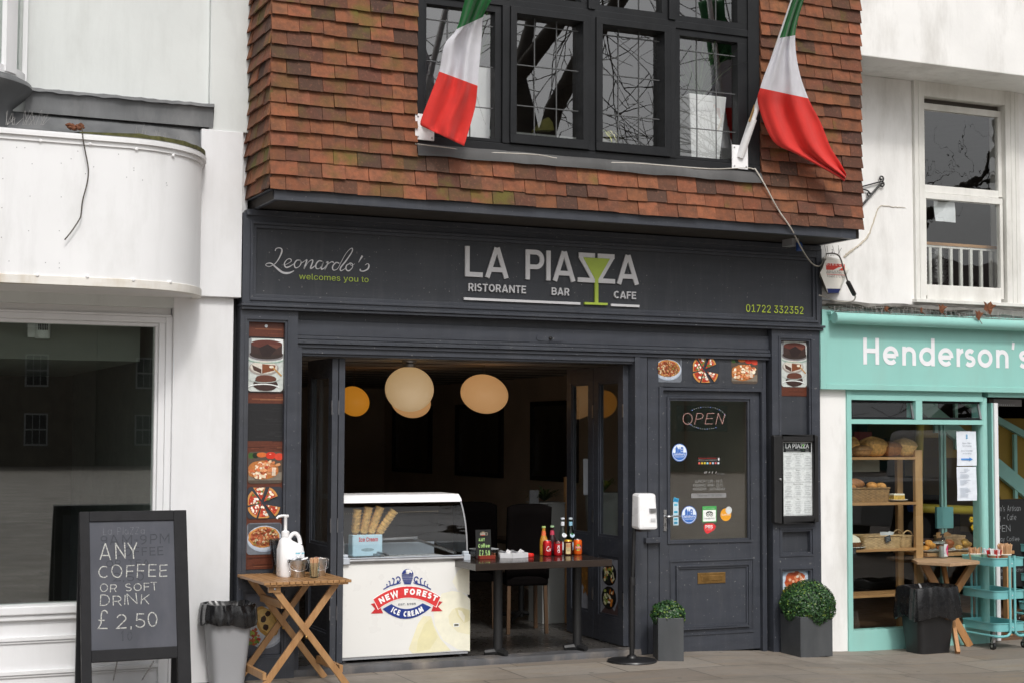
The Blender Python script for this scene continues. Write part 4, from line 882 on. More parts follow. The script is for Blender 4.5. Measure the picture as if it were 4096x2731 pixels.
# teal fascia
HS = thing('shop_sign', 'teal fascia board with large white rounded lettering', 'sign', (9.2, -.03, 2.36))
mb = MB(); mb.box(7.585, 13, -.05, .05, 2.04, 2.675, 'teal'); mb.build('board', HS, bevel=.004)
mb = MB(); mb.box(7.565, 7.62, -.06, .05, 2.038, 2.677, 'teal'); mb.box(7.62, 13, -.06, -.05, 2.038, 2.083, 'teal'); mb.build('frame', HS, bevel=.003)
HY = -.051; zb = P(cQ(398, 502), HY).z; zt = P(cQ(395, 294), HY).z; hH = zt-zb; mb = MB(); wH = .172
for ch, a, b in (('H', 395, 523), ('e', 548, 676), ('n', 700, 812), ('d', 832, 960), ('e', 980, 1107), ('r', 1126, 1186), ('s', 1193, 1275), ('o', 1290, 1413), ('n', 1436, 1537), ("'", 1562, 1590), ('s', 1616, 1706)):
    xa = P(cQ(a, 450), HY).x; xb = P(cQ(b, 450), HY).x; adv, st = glyph(ch, wH); xs_ = (xb-xa)/hH/adv
    for i, pts in enumerate(st): stroke(mb, [(px*xs_, py) for px, py in pts], wH if ch != "'" else wH*.75, plane((xa, HY, zb), X, Zv, -Y, hH), 'vinyl', '#ececf0', .002+.0002*i)
mb.build('lettering', HS)
AW = thing('awning_cassette', 'rolled up teal awning in its tube above the bakery sign', 'awning', (9.5, -.13, 2.6))
mb = MB(); mb.tube([(7.645, -.135, 2.607), (13, -.135, 2.607)], .046, 'teal', 20); mb.build('roll', AW, smooth=40)
mb = MB(); mb.box(7.64, 13, -.1, .02, 2.635, 2.66, 'teal'); mb.box(7.655, 7.70, -.12, .0, 2.59, 2.65, 'teal'); mb.build('bracket', AW, bevel=.004)
mb = MB()   # netting of bird spikes along the top
for k in range(330):
    x = 7.66+k*.0085+random.uniform(-.004, .004); p = V((x, -.12+random.uniform(-.03, .02), 2.648)); mb.tube([p, p+V((random.uniform(-.035, .035), random.uniform(-.01, .02), random.uniform(.015, .075)))], .0011, 'wire', 3)
mb.tube([(7.66, -.13, 2.655), (13, -.13, 2.655)], .004, 'cable_dark', 5); tag(mb.build('bird_spikes'), 'tangled wire bird spikes along the top of the teal awning', 'bird spikes', kind='stuff')
mb = MB(); zc = 2.735
rows = [[V((7.57+k*.12, y, z+random.uniform(-.008, .008)-.0006*k)) for k in range(46)] for y, z in ((-.005, zc-.03), (-.05, zc-.028), (-.055, zc+.018), (-.005, zc+.022))]
mb.grid(rows, 'cable_dark' if 0 else paint('grey_ledge', (.22, .21, .195), .85, .4, 9, .5, 25, dirt=(.5, .48, .44), dirtamt=.6)); mb.build('ledge', BAK, smooth=50)
# bakery front
mb = MB(); bzb = -.085
mb.box(7.85, 7.893, -.02, .1, bzb, 2.04, 'teal'); mb.box(7.893, 9.265, -.02, .1, 1.958, 2.0, 'teal'); mb.box(7.893, 9.265, -.008, .1, 2.0, 2.04, 'teal'); mb.box(7.893, 9.265, -.02, .1, 1.762, 1.80, 'teal'); mb.box(8.548, 8.617, -.02, .1, 1.80, 1.958, 'teal')
mb.box(7.893, 9.265, -.02, .1, bzb, .088, 'teal'); mb.lathe([(.035, bzb), (.035, 1.99)], (9.295, .02, 0), 'teal', 16); mb.box(9.26, 9.33, .02, .12, bzb, 2.0, 'teal'); mb.box(9.33, 13, -.01, .1, 2.0, 2.04, 'teal')
mb.build('shop_frame', BAK, bevel=.003)
mb = MB(); mb.poly([(7.893, .04, .088), (9.265, .04, .088), (9.265, .04, 1.762), (7.893, .04, 1.762)], 'big_glass'); mb.build('pane', BAK)
for a, b in ((7.893, 8.548), (8.617, 9.265)):   # top-hung vents, open a little
    mb = MB(); o_ = V((a, .03, 1.958)); d_ = V((0, -.0, -.158)); 
    mb.box(a, b, .02, .045, 1.94, 1.957, 'black_frame'); mb.box(a, b, .0, .016, 1.803, 1.82, 'black_frame'); mb.beam((b-.012, .03, 1.95), (b-.012, .0, 1.81), .012, .02, 'dull_steel', up=(1, 0, 0)); mb.beam((a+.01, .03, 1.95), (a+.01, .0, 1.81), .012, .02, 'black_frame', up=(1, 0, 0))
    v_ = mb.build('vent_window', BAK); g_ = MB(); g_.poly([(a+.01, .032, 1.948), (b-.015, .032, 1.948), (b-.015, .012, 1.815), (a+.01, .012, 1.815)], 'glass'); g_.build('pane', v_)
mb = MB(); dxl = P(cQ(1395, 1000), .05).x; dxr = P(cQ(1418, 1000), .05).x; mb.box(dxl-.012, dxr-.004, .02, .09, -.07, 1.95, 'teal'); mb.box(dxl-.0, dxr+.008, .0, .06, -.07, 1.95, 'white_paint'); mb.box(dxr+.008, dxr+.016, .02, .06, -.07, 1.95, 'black_frame'); mb.build('door_jamb', BAK)
BX0, BX1, BY1 = 7.86, 12.5, 4.2
paint('bakery_floor', (.16, .09, .05), .5, .2, 3); paint('bakery_wall', (.055, .045, .035), .85, .2, 2)
mb = MB(); mb.box(BX0-.1, BX0, .1, BY1, -.1, 2.1, 'bakery_wall'); mb.box(BX1, BX1+.1, .1, BY1, -.1, 2.1, 'bakery_wall'); mb.box(BX0, BX1, BY1, BY1+.1, -.1, 2.1, 'bakery_wall'); mb.box(BX0, BX1, .1, BY1, 2.04, 2.1, 'bakery_wall'); mb.build('room_wall', BAK)
mb = MB(); mb.box(BX0, BX1, .1, BY1, -.12, -.068, 'bakery_floor'); mb.build('room_floor', BAK)
# steel edge of wall between restaurant and bakery covered; outer blocks behind everything so no light leaks in
# ================================================================== FLAGS
def flag(label, wallq, wally, p2q, p2y, rows, stripes, length, plate):
    B = P(wallq, wally); T = P(p2q, p2y); d = (T-B).normalized()
    F = thing('flag', label, 'flag', B, 'tricolour flags on white poles')
    mb = MB(); mb.box(B.x-.07, B.x+.07, wally-.004, wally+.008, B.z-.09, B.z+.09, 'white_plastic')
    for sx in (-.052, .052):
        for sz in (-.07, .07): mb.lathe([(.008, 0), (.006, .006), (0, .007)], (B.x+sx, wally-.004, B.z+sz), 'dull_steel', 8, frame=(X, Zv, -Y))
    mb.build('wall_plate', F, bevel=.003)
    mb = MB(); mb.tube([B, B+d*.30], .03, 'white_plastic', 14); mb.build('socket', F, smooth=40)
    mb = MB(); mb.tube([B+d*.1, B+d*length], .022, 'white_plastic', 12); mb.blob(B+d*length, .03, .03, .03, 'white_plastic'); mb.build('flag_pole', F, smooth=40)
    nr = len(rows); R_ = []
    def lerp(a, b, t): return a+(b-a)*t
    fine = []
    sp = [smoothpath([V((r[i][0], r[i][1], r[i][2])) for r in rows], 5) for i in (0, 1)]
    n = len(sp[0]); nc = 18
    for i in range(n):
        a, b = sp[0][i], sp[1][i]; row = []; f = i/(n-1)
        for j in range(nc+1):
            t = j/nc; q = a.lerp(b, t); wv = math.sin(t*math.pi*2*2.2+f*3)*.032*(1-.2*f)+math.sin(t*9+f*7)*.012+.006*math.sin(t*14-f*17)+.004*math.sin(t*23+f*29)
            row.append(P((q.x, q.y), q.z+wv*min(1, 4*t*(1-t)+.35)))
        row_ = row; fine.append(row_)
    seg = 5
    def mt(i, j): 
        k = i/seg
        for nm, kk in stripes:
            if k < kk: return nm
        return stripes[-1][0]
    mb = MB(); mb.grid(fine, mt, cfun=lambda i, j: (1, 1, 1)); o = mb.build('cloth', F, smooth=180); 
    md = o.modifiers.new('Thick', 'SOLIDIFY'); md.thickness = .0015
    return F
def clothm(name, c):
    m = paint(name, c, .8, .10, 9, .35, 22); bs = m.node_tree.nodes['Principled BSDF']; bs.inputs['Sheen Weight'].default_value = .2
    nt = m.node_tree; tr = nt.nodes.new('ShaderNodeBsdfTranslucent'); tr.inputs[0].default_value = C(c)+(1,); mx = nt.nodes.new('ShaderNodeMixShader'); mx.inputs[0].default_value = .25
    out = nt.nodes['Material Output']; link(nt, bs.outputs[0], mx.inputs[1]); link(nt, tr.outputs[0], mx.inputs[2]); link(nt, mx.outputs[0], out.inputs[0]); return m
clothm('flag_green', (.02, .19, .05)); clothm('flag_white', (.80, .80, .85)); clothm('flag_red', (.80, .045, .035))
def rr(c, a, b, y0, y1): A = c(*a); B = c(*b); return ((A[0], A[1], y0), (B[0], B[1], y1))
rowsL = [rr(cC, (470, -330), (640, -330), -1.25, -1.25), rr(cC, (440, -120), (605, -120), -1.12, -1.15), rr(cC, (408, 0), (574, 0), -1.05, -1.1), rr(cC, (355, 185), (520, 108), -.95, -1.02), rr(cC, (280, 280), (512, 240), -.9, -.95), rr(cC, (245, 450), (486, 540), -.84, -.88), rr(cC, (185, 610), (474, 660), -.80, -.84), rr(cC, (128, 765), (440, 790), -.76, -.8), rr(cC, (140, 795), (402, 918), -.75, -.78)]
flag('left Italian tricolour flag hanging folded, its red end covering the window corner', cC(155, 800), -.575, cC(420, 250), -.80, rowsL, [('flag_green', 3), ('flag_white', 5), ('flag_red', 99)], 1.35, None)
rowsR = [rr(cD, (425, -250), (505, -240), -1.27, -1.2), rr(cD, (376, -110), (438, -100), -1.18, -1.1), rr(cD, (328, 30), (390, 20), -1.09, -1.0), rr(cD, (274, 192), (352, 178), -.985, -.90), rr(cD, (216, 330), (370, 350), -.90, -.86), rr(cD, (176, 443), (418, 495), -.83, -.82), rr(cD, (166, 525), (480, 615), -.775, -.79), rr(cD, (240, 708), (530, 740), -.74, -.78), rr(cD, (360, 775), (580, 820), -.74, -.77), rr(cD, (560, 885), (606, 870), -.76, -.77), rr(cD, (598, 913), (609, 880), -.765, -.77)]
flag('right Italian tricolour flag spreading its red end over the tiles beside the window', cD(75, 790), -.575, cD(164, 530), -.735, rowsR, [('flag_green', 3), ('flag_white', 5), ('flag_red', 99)], 1.6, None)
# small clip hanging on the right pole
mb = MB(); a = P(cD(150, 528), -.72); b = P(cD(122, 612), -.72); mb.beam(a, b, .012, .012, 'brass'); tag(mb.build('cord_clip'), 'small worn metal cord clip hanging beside the right flag pole', 'clip')
# cable from the window sill to the alarm box
mb = MB()
pth = [P(cC(*q), -.575) for q in ((95, 905), (300, 930), (480, 955), (840, 972), (980, 995), (1150, 1018), (1450, 1025), (1650, 1040), (1950, 1062), (2160, 1055), (2215, 1062))]
pth += [P(cD(155, 855), -.59), P(cD(200, 930), -.6), P(cD(265, 1050), -.6), P(cD(330, 1145), -.59), P(cD(372, 1225), -.45), P(cD(410, 1290), -.25), P(cD(440, 1325), -.12), P(cD(470, 1337), -.1), P(cD(490, 1320), -.09), P(cD(505, 1290), -.08), P(cD(508, 1275), -.05)]
pth2 = [P(cD(508, 1275), -.17), P(cD(545, 1273), -.18), P(cD(575, 1290), -.18), P(cD(595, 1350), -.18), P(cD(615, 1412), -.16)]
pth3 = [P(cD(652, 1480), -.12), P(cD(652, 1500), -.1), P(cD(630, 1514), -.08), P(cD(560, 1512), -.08), P(cD(500, 1490), -.07), P(cD(470, 1482), -.06)]
CB = thing('cable', 'pale cable running along the window sill and drooping down to the alarm box', 'cable', (6.6, -.55, 3.6))
mb.tube(smoothpath(pth, 5), .0055, 'cable_white', 6); mb.build('sill_cable', CB, smooth=60)
mb = MB(); mb.tube(smoothpath(pth2, 5), .006, 'cable_dark', 6); mb.tube(smoothpath(pth3, 5), .006, 'cable_white', 6); mb.build('lower_cable', CB, smooth=60)
a = P(cD(615, 1414), -.16); b = P(cD(650, 1482), -.13); mb = MB(); mb.tube([a, a.lerp(b, .06), a.lerp(b, .94), b], [.014, .019, .019, .014], 'black_plastic', 12); mb.build('inline_switch', CB, smooth=40)
# junction under the soffit
mb = MB(); q = P(cD(340, 1222), -.3); mb.box(q.x-.03, q.x+.04, -.33, -.2, q.z-.02, q.z+.04, 'grey_plastic'); q = P(cD(372, 1235), -.35); mb.lathe([(.025, -.04), (.025, .02), (.018, .03)], q, paint('blue_plastic', (.02, .06, .22), .4, .1), 12); tag(mb.build('socket_box', smooth=40), 'grey outdoor socket with a blue plug tucked under the tiled overhang', 'socket')
# alarm box
AL = thing('alarm_box', 'grey and white burglar alarm box with red label and blue base', 'alarm box', P(cY(700, 800), 0))
mb = MB(); yb, yf = -.005, -.14
out = [(545, 395), (880, 470), (1015, 690), (990, 850), (840, 1150), (750, 1195), (580, 1190), (385, 870), (378, 760), (400, 540), (470, 425)]
fac = [(545, 470), (830, 470), (960, 700), (880, 1075), (695, 1075), (480, 1070), (420, 730), (470, 640)]
po = [P(cY(*q), yb) for q in [(545, 395), (890, 480), (1015, 690), (830, 1165), (570, 1190), (385, 880), (375, 620), (470, 425)]]
pf = [P(cY(*q), yf) for q in [(545, 465), (830, 465), (955, 700), (800, 1165), (585, 1165), (415, 740), (470, 650), (520, 500)]]
blue = '#12235a'
cols = ['#b9b4ab', '#dfdcd3', '#d9d6cd', blue, '#8f8d86', '#8a877f', '#8f8d86', '#a9a59c']
for k in range(8): mb.poly([po[k], po[(k+1) % 8], pf[(k+1) % 8], pf[k]], 'satin', cols[k])
mb.poly(pf, 'satin', '#dedbd3'); mb.build('body', AL, bevel=.004)
AY = yf-.001
def ap(x, y): return P(cY(x, y), AY)
mb = MB(); a, b = ap(500, 1075), ap(870, 1165); mb.poly([ap(565, 1072), ap(850, 1078), ap(805, 1163), ap(590, 1163)], 'satin', blue); mb.build('strobe_base', AL)
mb = MB(); mb.poly([ap(540, 542), ap(932, 565), ap(940, 700), ap(800, 695), ap(880, 640), ap(885, 615), ap(800, 632), ap(700, 685), ap(548, 680)], 'print', '#bf3a2e')
mb.poly([ap(556, 765), ap(945, 788), ap(945, 800), ap(556, 777)], 'print', '#bf3a2e'); 
def slt(s, x0, y0, x1, y1, h, c): a = ap(x0, y0); b = ap(x1, y1); ttext(mb, s, a, b-a, Zv, -Y, h, 'print', c, .0006, (b-a).length)
slt('D I R E C T', 545, 585, 928, 605, .017, '#f0ece4'); slt('S E C U R I T Y', 565, 722, 945, 735, .014, '#55514c'); slt('PARTNERSHIP LTD', 552, 755, 945, 772, .014, '#55514c'); slt('01403 271746', 568, 835, 940, 848, .017, '#3c3a38')
mb.build('label', AL)
mb = MB(); 
for k in range(9): a = P(cY(560+k*35, 395), -.08); mb.tube([a, a+V((random.uniform(-.03, .05), 0, random.uniform(.02, .11)))], .0018, 'cable_dark', 4)
mb.build('spikes', AL)
# vine tangle and dry leaves over the teal awning
mb = MB()
for k in range(5):
    p0 = [V((7.6+.25*i+random.uniform(-.05, .05), -.06+random.uniform(-.04, .02), 2.70+random.uniform(-.025, .03))) for i in range(7)]; mb.tube(smoothpath(p0, 6), .005, 'cable_dark', 5)
tag(mb.build('vine_stems', smooth=60), 'dead brown vine stems trailing along the ledge above the teal awning', 'vine')
def dryleaf(q, y, s, rot, label):
    o = P(q, y); mb = MB(); pts = []
    for k in range(15):
        a = 2*math.pi*k/15; r = s*(1 if k % 3 == 0 else .62+.1*random.random()); pts.append((r*math.cos(a), r*math.sin(a)))
    cen = o; ring = [o+V((math.cos(rot)*x, -.35*abs(x)+random.uniform(-.1, .1)*s, y_*.8+abs(x)*.5)) for x, y_ in pts]
    for k in range(15): mb.poly([cen, ring[k], ring[(k+1) % 15]], 'leaf_brown')
    mb.tube([cen, cen+V((.03, -.02, -s*1.1))], .0025, 'leaf_brown', 4)
    tag(mb.build('dry_leaf', recalc=False), label, 'leaf', 'dry leaves caught on the awning')
dryleaf(cQ(575, 75), -.12, .032, .2, 'smallest dry leaf on the awning, nearest the restaurant'); dryleaf(cQ(850, 85), -.12, .034, 1., 'dry leaf on the awning above the letter d'); dryleaf(cQ(1010, 78), -.14, .055, .4, 'upright curled brown leaf on the awning above the letter e'); dryleaf(cQ(1375, 75), -.12, .075, .1, 'largest dark brown leaf on the awning, farthest right'); dryleaf(cQ(1295, 130), -.185, .06, .7, 'brown leaf hanging over the front of the awning roll')
# ================================================================== PRINTED PICTURES
crusts = ['#c98d4e', '#b9773b', '#d9a766']; tops = ['#a5452f', '#b96a48', '#cdb48c', '#b9784a', '#8a3d2a', '#c99a68', '#8a7a3c', '#d3bf9c', '#9a4f34', '#b06a48']
def pizza(A, x, y, rx, ry, n=60, cut=False):
    A.disc(x, y, rx, ry, '#b97a3e', .04, 24); A.up(); A.disc(x, y, rx*.95, ry*.95, '#cf9450', .04, 24); A.up(); A.disc(x, y, rx*.86, ry*.86, '#a85a38', .05, 24); A.up()
    for k in range(n):
        r = math.sqrt(random.random())*.84; a = random.uniform(0, 6.28); s = rx*random.uniform(.045, .11); A.disc(x+rx*r*math.cos(a), y+ry*r*math.sin(a), s, s*ry/rx*.9, vary(random.choice(tops), .2), .25, 7, random.uniform(0, 3)); A.up(.4)
    A.up()
    if cut:
        for a in (35, 80, 130, 195, 250, 320):
            t = math.radians(a); A.strip([(x, y), (x+rx*1.05*math.cos(t), y+ry*1.05*math.sin(t))], rx*.09, '#2c2f36'); A.up(.3)
def pic_plate(A, x0, y0, w, h):
    A.rrect(x0, y0, x0+w, y0+h, w*.1, '#6f747c'); A.up(); A.clip = (x0+.004, y0+.004, x0+w-.004, y0+h-.004); A.rect(x0+.01, y0+h*.55, x0+w-.01, y0+h-.006, '#4c4f56'); A.up()
    A.disc(x0+w*.5, y0+h*.48, w*.49, h*.40, '#aab6c6', 0, 26); A.up(); A.disc(x0+w*.5, y0+h*.52, w*.48, h*.39, '#bcc5d0', 0, 26); A.up(); pizza(A, x0+w*.49, y0+h*.55, w*.45, h*.33, 170); A.clip = None
def pic_slices(A, x0, y0, w, h):
    A.rrect(x0, y0, x0+w, y0+h, w*.1, '#33363e'); A.up(); A.clip = (x0+.004, y0+.004, x0+w-.004, y0+h-.004); 
    cx_, cy_ = x0+w*.42, y0+h*.5
    for a0, a1, d in ((75, 125, .09), (130, 190, .02), (195, 250, .02), (255, 300, .03), (310, 350, .12), (20, 68, .06)):
        am = math.radians((a0+a1)/2); ox, oy = cx_+w*d*math.cos(am), cy_+h*d*math.sin(am); r = w*.42
        A.poly([(ox, oy)]+arc(ox, oy, r, r*1.02, a0, a1, 6), '#c88d4c'); A.up(); A.poly([(ox, oy)]+arc(ox, oy, r*.86, r*.88, a0+2, a1-2, 6), '#b03a25'); A.up()
        for k in range(13):
            rr_ = r*random.uniform(.2, .8); aa = math.radians(random.uniform(a0+6, a1-6)); s = w*random.uniform(.02, .045); A.disc(ox+rr_*math.cos(aa), oy+rr_*math.sin(aa), s, s*.9, vary(random.choice(['#efe6d6', '#e6d9c0', '#f3ede2', '#a53122', '#6d7a35', '#cf5a3f'])), .25, 7); A.up(.4)
    A.clip = None
def pic_cheese(A, x0, y0, w, h):
    A.rrect(x0, y0, x0+w, y0+h, w*.1, '#55493f'); A.up(); A.clip = (x0+.004, y0+.004, x0+w-.004, y0+h-.004); A.rect(x0+.006, y0+h*.1, x0+w-.006, y0+h*.35, '#7d7468'); A.up()
    A.disc(x0+w*.1, y0+h*.87, w*.1, h*.09, '#3d5d2a', .05, 12); A.up(); A.disc(x0+w*.22, y0+h*.88, w*.09, h*.09, '#1d2a1c', .05, 12); A.up(); A.disc(x0+w*.4, y0+h*.9, w*.15, h*.08, '#cc6a33', .05, 14); A.up(); A.disc(x0+w*.66, y0+h*.88, w*.15, h*.115, '#c8321f', .02, 16); A.up(); A.disc(x0+w*.9, y0+h*.84, w*.14, h*.115, '#cf4630', .02, 16); A.up(); A.disc(x0+w*.64, y0+h*.92, w*.03, h*.02, '#e8a08c', .1, 8); A.up()
    A.disc(x0+w*.42, y0+h*.42, w*.46, h*.30, '#b5713a', .05, 20); A.up()
    for k in range(80):
        r = math.sqrt(random.random()); a = random.uniform(0, 6.28); s = w*random.uniform(.03, .07); A.disc(x0+w*.46+w*.42*r*math.cos(a), y0+h*.44+h*.26*r*math.sin(a)+h*.08*math.cos(a)*r, s, s*.8, vary(random.choice(['#d99a6a', '#e7c19a', '#c96f45', '#e9d5b8', '#d58455', '#b5482c', '#efe3cc']), .15), .3, 7); A.up(.35)
    for k in range(5): A.strip([(x0+w*(.70+.02*k), y0+h*.5), (x0+w*(.69+.022*k), y0+h*.24)], w*.014, '#efe4cf'); A.up(.3)
    A.clip = None
def pic_cake(A, x0, y0, w, h):
    A.rrect(x0, y0, x0+w, y0+h, w*.1, '#c4cac6'); A.up(); A.clip = (x0+.003, y0+.003, x0+w-.003, y0+h-.003)
    A.rect(x0, y0+h*.7, x0+w*.1, y0+h, '#8d8f92'); A.up(); A.poly([(x0+w*.75, y0+h*.75), (x0+w, y0+h*.6), (x0+w, y0+h), (x0+w*.75, y0+h)], '#e6e8e8'); A.up()
    A.disc(x0+w*.52, y0+h*.68, w*.52, h*.10, '#7d7a7c', 0, 24); A.up(); A.disc(x0+w*.52, y0+h*.70, w*.47, h*.09, '#332824', 0, 24); A.up(); A.rect(x0+w*.08, y0+h*.70, x0+w*.96, y0+h*.9, '#3b2a26'); A.up(); A.disc(x0+w*.52, y0+h*.9, w*.44, h*.075, '#5b2f27', 0, 24); A.up()
    A.poly([(x0+w*.3, y0+h*.82), (x0+w*.55, y0+h*.9), (x0+w*.78, y0+h*.8), (x0+w*.62, y0+h*.66), (x0+w*.4, y0+h*.66)], '#2a1d1c'); A.up(); A.poly([(x0+w*.55, y0+h*.9), (x0+w*.93, y0+h*.87), (x0+w*.80, y0+h*.81)], '#6a4034'); A.up()
    A.disc(x0+w*.45, y0+h*.44, w*.42, h*.14, '#9d9690', 0, 24); A.up(); A.disc(x0+w*.45, y0+h*.46, w*.38, h*.12, '#cfc9be', 0, 24); A.up(); A.poly([(x0+w*.12, y0+h*.5), (x0+w*.38, y0+h*.42), (x0+w*.38, y0+h*.34), (x0+w*.16, y0+h*.4)], '#4a342c'); A.up(); A.poly([(x0+w*.4, y0+h*.52), (x0+w*.78, y0+h*.5), (x0+w*.74, y0+h*.4), (x0+w*.4, y0+h*.34)], '#7a4528'); A.up()
    A.strip([(x0+w*.7, y0+h*.46), (x0+w*.95, y0+h*.3)], w*.04, '#b78a4c'); A.up(); A.disc(x0+w*.66, y0+h*.47, w*.07, h*.025, '#ded5c2', .1, 10); A.up()
    A.strip(arc(x0+w*.5, y0+h*.62, w*.52, h*.08, 190, 350, 14), w*.02, '#7fa593'); A.up(); A.disc(x0+w*.5, y0+h*.14, w*.34, h*.13, '#3a2824', .04, 18); A.up(); A.disc(x0+w*.5, y0+h*.24, w*.3, h*.07, '#5f382b', .05, 18); A.up()
    A.strip(arc(x0+w*.45, y0+h*.26, w*.47, h*.09, 195, 345, 14), w*.018, '#aeb8b2'); A.up(); A.strip(arc(x0+w*.45, y0+h*.05, w*.47, h*.09, 20, 160, 14), w*.03, '#e2e6e4'); A.clip = None
def woodback(A, x0, y0, x1, y1, n=None):
    A.rect(x0, y0, x1, y1, '#5c3021'); A.up(); n = n or int((y1-y0)/.012)
    for k in range(n):
        y = random.uniform(y0, y1); xa = random.uniform(x0, x1-.03); h_ = random.uniform(.0015, .005); A.rect(xa, y, min(x1, xa+random.uniform(.04, .25)), min(y1, y+h_), vary(random.choice(['#7a4630', '#3c1d14', '#8a5a3e', '#4a2417', '#69392a']), .2)); A.up(.12)
    A.up()
PY_ = -.004
def rectof(c, xa, ya, xb, yb, y=PY_): a = P(c(xa, ya), y); b = P(c(xb, yb), y); return min(a.x, b.x), min(a.z, b.z), max(a.x, b.x), max(a.z, b.z)
# left pilaster, tall picture panel
x0, z0, x1, z1 = rectof(cI, 165, 155, 467, 1500); zb = P(cJ(258, 655), PY_).z; 
mb = MB(); mb.box(x0, x1, PY_, .0, zb, z1, 'matte', '#2a2624'); A = Art(mb, (0, PY_-.0006, 0), 'print')
za = P(cI(165, 805), PY_).z; woodback(A, x0, za, x1, z1); b = rectof(cI, 180, 298, 453, 716); A.l += .002; A.rect(b[0]-.006, b[1]-.01, b[2]+.012, b[3]+.012, '#241815'); A.up(); pic_cake(A, b[0], b[1], b[2]-b[0], b[3]-b[1])
p = P(cI(322, 205), PY_); A.l = .004; A.disc(p.x, p.z, .011, .011, '#cfd4d8', 0, 14); A.up()
A.l = 0; zc = P(cI(165, 1102), PY_).z; A.rect(x0, zc, x1, za, '#1f1f21'); A.up()
for k in range(30): y = random.uniform(zc, za-.004); xa = random.uniform(x0, x1-.05); A.rect(xa, y, min(x1, xa+random.uniform(.02, .16)), y+random.uniform(.0015, .004), vary('#2c2c2e', .4)); A.up(.1)
A.l = 0; woodback(A, x0, zb, x1, zc); A.l += .002; L0 = A.l
b = rectof(cI, 178, 1185, 448, 1432); pic_cheese(A, b[0], b[1], b[2]-b[0], b[3]-b[1]); A.l = L0
b2 = rectof(cJ, 278, 0, 556, 243); zt = P(cI(180, 1462), PY_).z; pic_slices(A, b2[0], b2[1], b2[2]-b2[0], zt-b2[1]); A.l = L0
b = rectof(cJ, 274, 282, 553, 528); pic_plate(A, b[0], b[1], b[2]-b[0], b[3]-b[1])
tag(mb.build('food_poster', recalc=False), 'tall wood-grain poster of chocolate cake and three pizzas on the left pilaster', 'poster', 'food posters on the shopfront')
# calzone poster
x0, z0, x1, z1 = rectof(cJ, 256, 835, 560, 1350); mb = MB(); mb.box(x0, x1, PY_, 0, z0, z1, 'matte', '#4a4d55'); A = Art(mb, (0, PY_-.0006, 0), 'print'); w_, h_ = x1-x0, z1-z0
A.rect(x0, z0, x1, z1, '#565962'); A.up(); A.rect(x0, z0+h_*.55, x1, z1, '#666a75'); A.up(); A.clip = (x0+.002, z0, x1-.002, z1); A.disc(x0+w_*.56, z0+h_*.45, w_*.52, h_*.32, '#a9b0bd', 0, 26); A.up(); A.disc(x0+w_*.56, z0+h_*.46, w_*.47, h_*.29, '#c6ccd6', 0, 26); A.up()
A.disc(x0+w_*.58, z0+h_*.53, w_*.26, h_*.26, '#b98f45', .06, 20, .5); A.up(); A.disc(x0+w_*.58, z0+h_*.55, w_*.21, h_*.21, '#d9b772', .08, 18, .5); A.up()
for dx, dy in ((.5, .58), (.56, .45), (.62, .66)): A.disc(x0+w_*dx, z0+h_*dy, w_*.075, h_*.05, '#3c2415', .2, 10); A.up()
for k in range(50): A.disc(x0+w_*random.uniform(.05, .38), z0+h_*random.uniform(.2, .45), w_*random.uniform(.03, .07), h_*random.uniform(.015, .03), vary(random.choice(['#a8582e', '#c26a38', '#6d8a35', '#d28a52', '#8fa843', '#b0402a']), .2), .3, 7, random.uniform(0, 3)); A.up(.3)
A.disc(x0+w_*.5, z0+h_*.2, w_*.12, h_*.055, '#d5d9df', 0, 16); A.up(); A.disc(x0+w_*.5, z0+h_*.2, w_*.09, h_*.04, '#7c2317', 0, 16)
tag(mb.build('food_poster', recalc=False), 'poster of a folded calzone on a white plate low on the left pilaster', 'poster', 'food posters on the shopfront')
# right pilaster posters
x0, z0, x1, z1 = rectof(cX, 95, 255, 590, 1270); mb = MB(); mb.box(x0, x1, PY_, 0, z0, z1, 'matte', '#3a2018'); A = Art(mb, (0, PY_-.0006, 0), 'print'); woodback(A, x0, z0, x1, z1); b = rectof(cX, 106, 288, 566, 1108); A.l += .002; pic_cake(A, b[0], b[1], b[2]-b[0], b[3]-b[1])
tag(mb.build('food_poster', recalc=False), 'chocolate cake poster at the top of the right pilaster', 'poster', 'food posters on the shopfront')
x0, z0, x1, z1 = rectof(cO, 1460, 668, 1686, 1030); mb = MB(); mb.box(x0, x1, PY_, 0, z0, z1, 'matte', '#7d96ad'); A = Art(mb, (0, PY_-.0006, 0), 'print'); w_, h_ = x1-x0, z1-z0
A.rect(x0, z0, x1, z1, '#9fb6cc'); A.up(); A.clip = (x0+.002, z0+.002, x1-.002, z1-.002); A.disc(x0+w_*.5, z0+h_*.7, w_*.56, h_*.34, '#c3d3e2', 0, 26); A.up(); A.disc(x0+w_*.5, z0+h_*.75, w_*.38, h_*.25, '#b5532e', .1, 22); A.up()
for k in range(45): r = math.sqrt(random.random()); a = random.uniform(0, 6.28); A.disc(x0+w_*(.5+.36*r*math.cos(a)), z0+h_*(.75+.23*r*math.sin(a)), w_*.05, h_*.03, vary(random.choice(['#c8683a', '#e0b090', '#a8401f', '#f0e2d2', '#d0855c'])), .3, 7); A.up(.3)
A.disc(x0+w_*.1, z0+h_*.4, w_*.2, h_*.2, '#23612f', .1, 14); A.up(); A.disc(x0+w_*.1, z0+h_*.58, w_*.1, h_*.05, '#c7c14a', .2, 9)
tag(mb.build('food_poster', recalc=False), 'pale blue poster of crispy food half hidden behind the large round bush', 'poster', 'food posters on the shopfront')
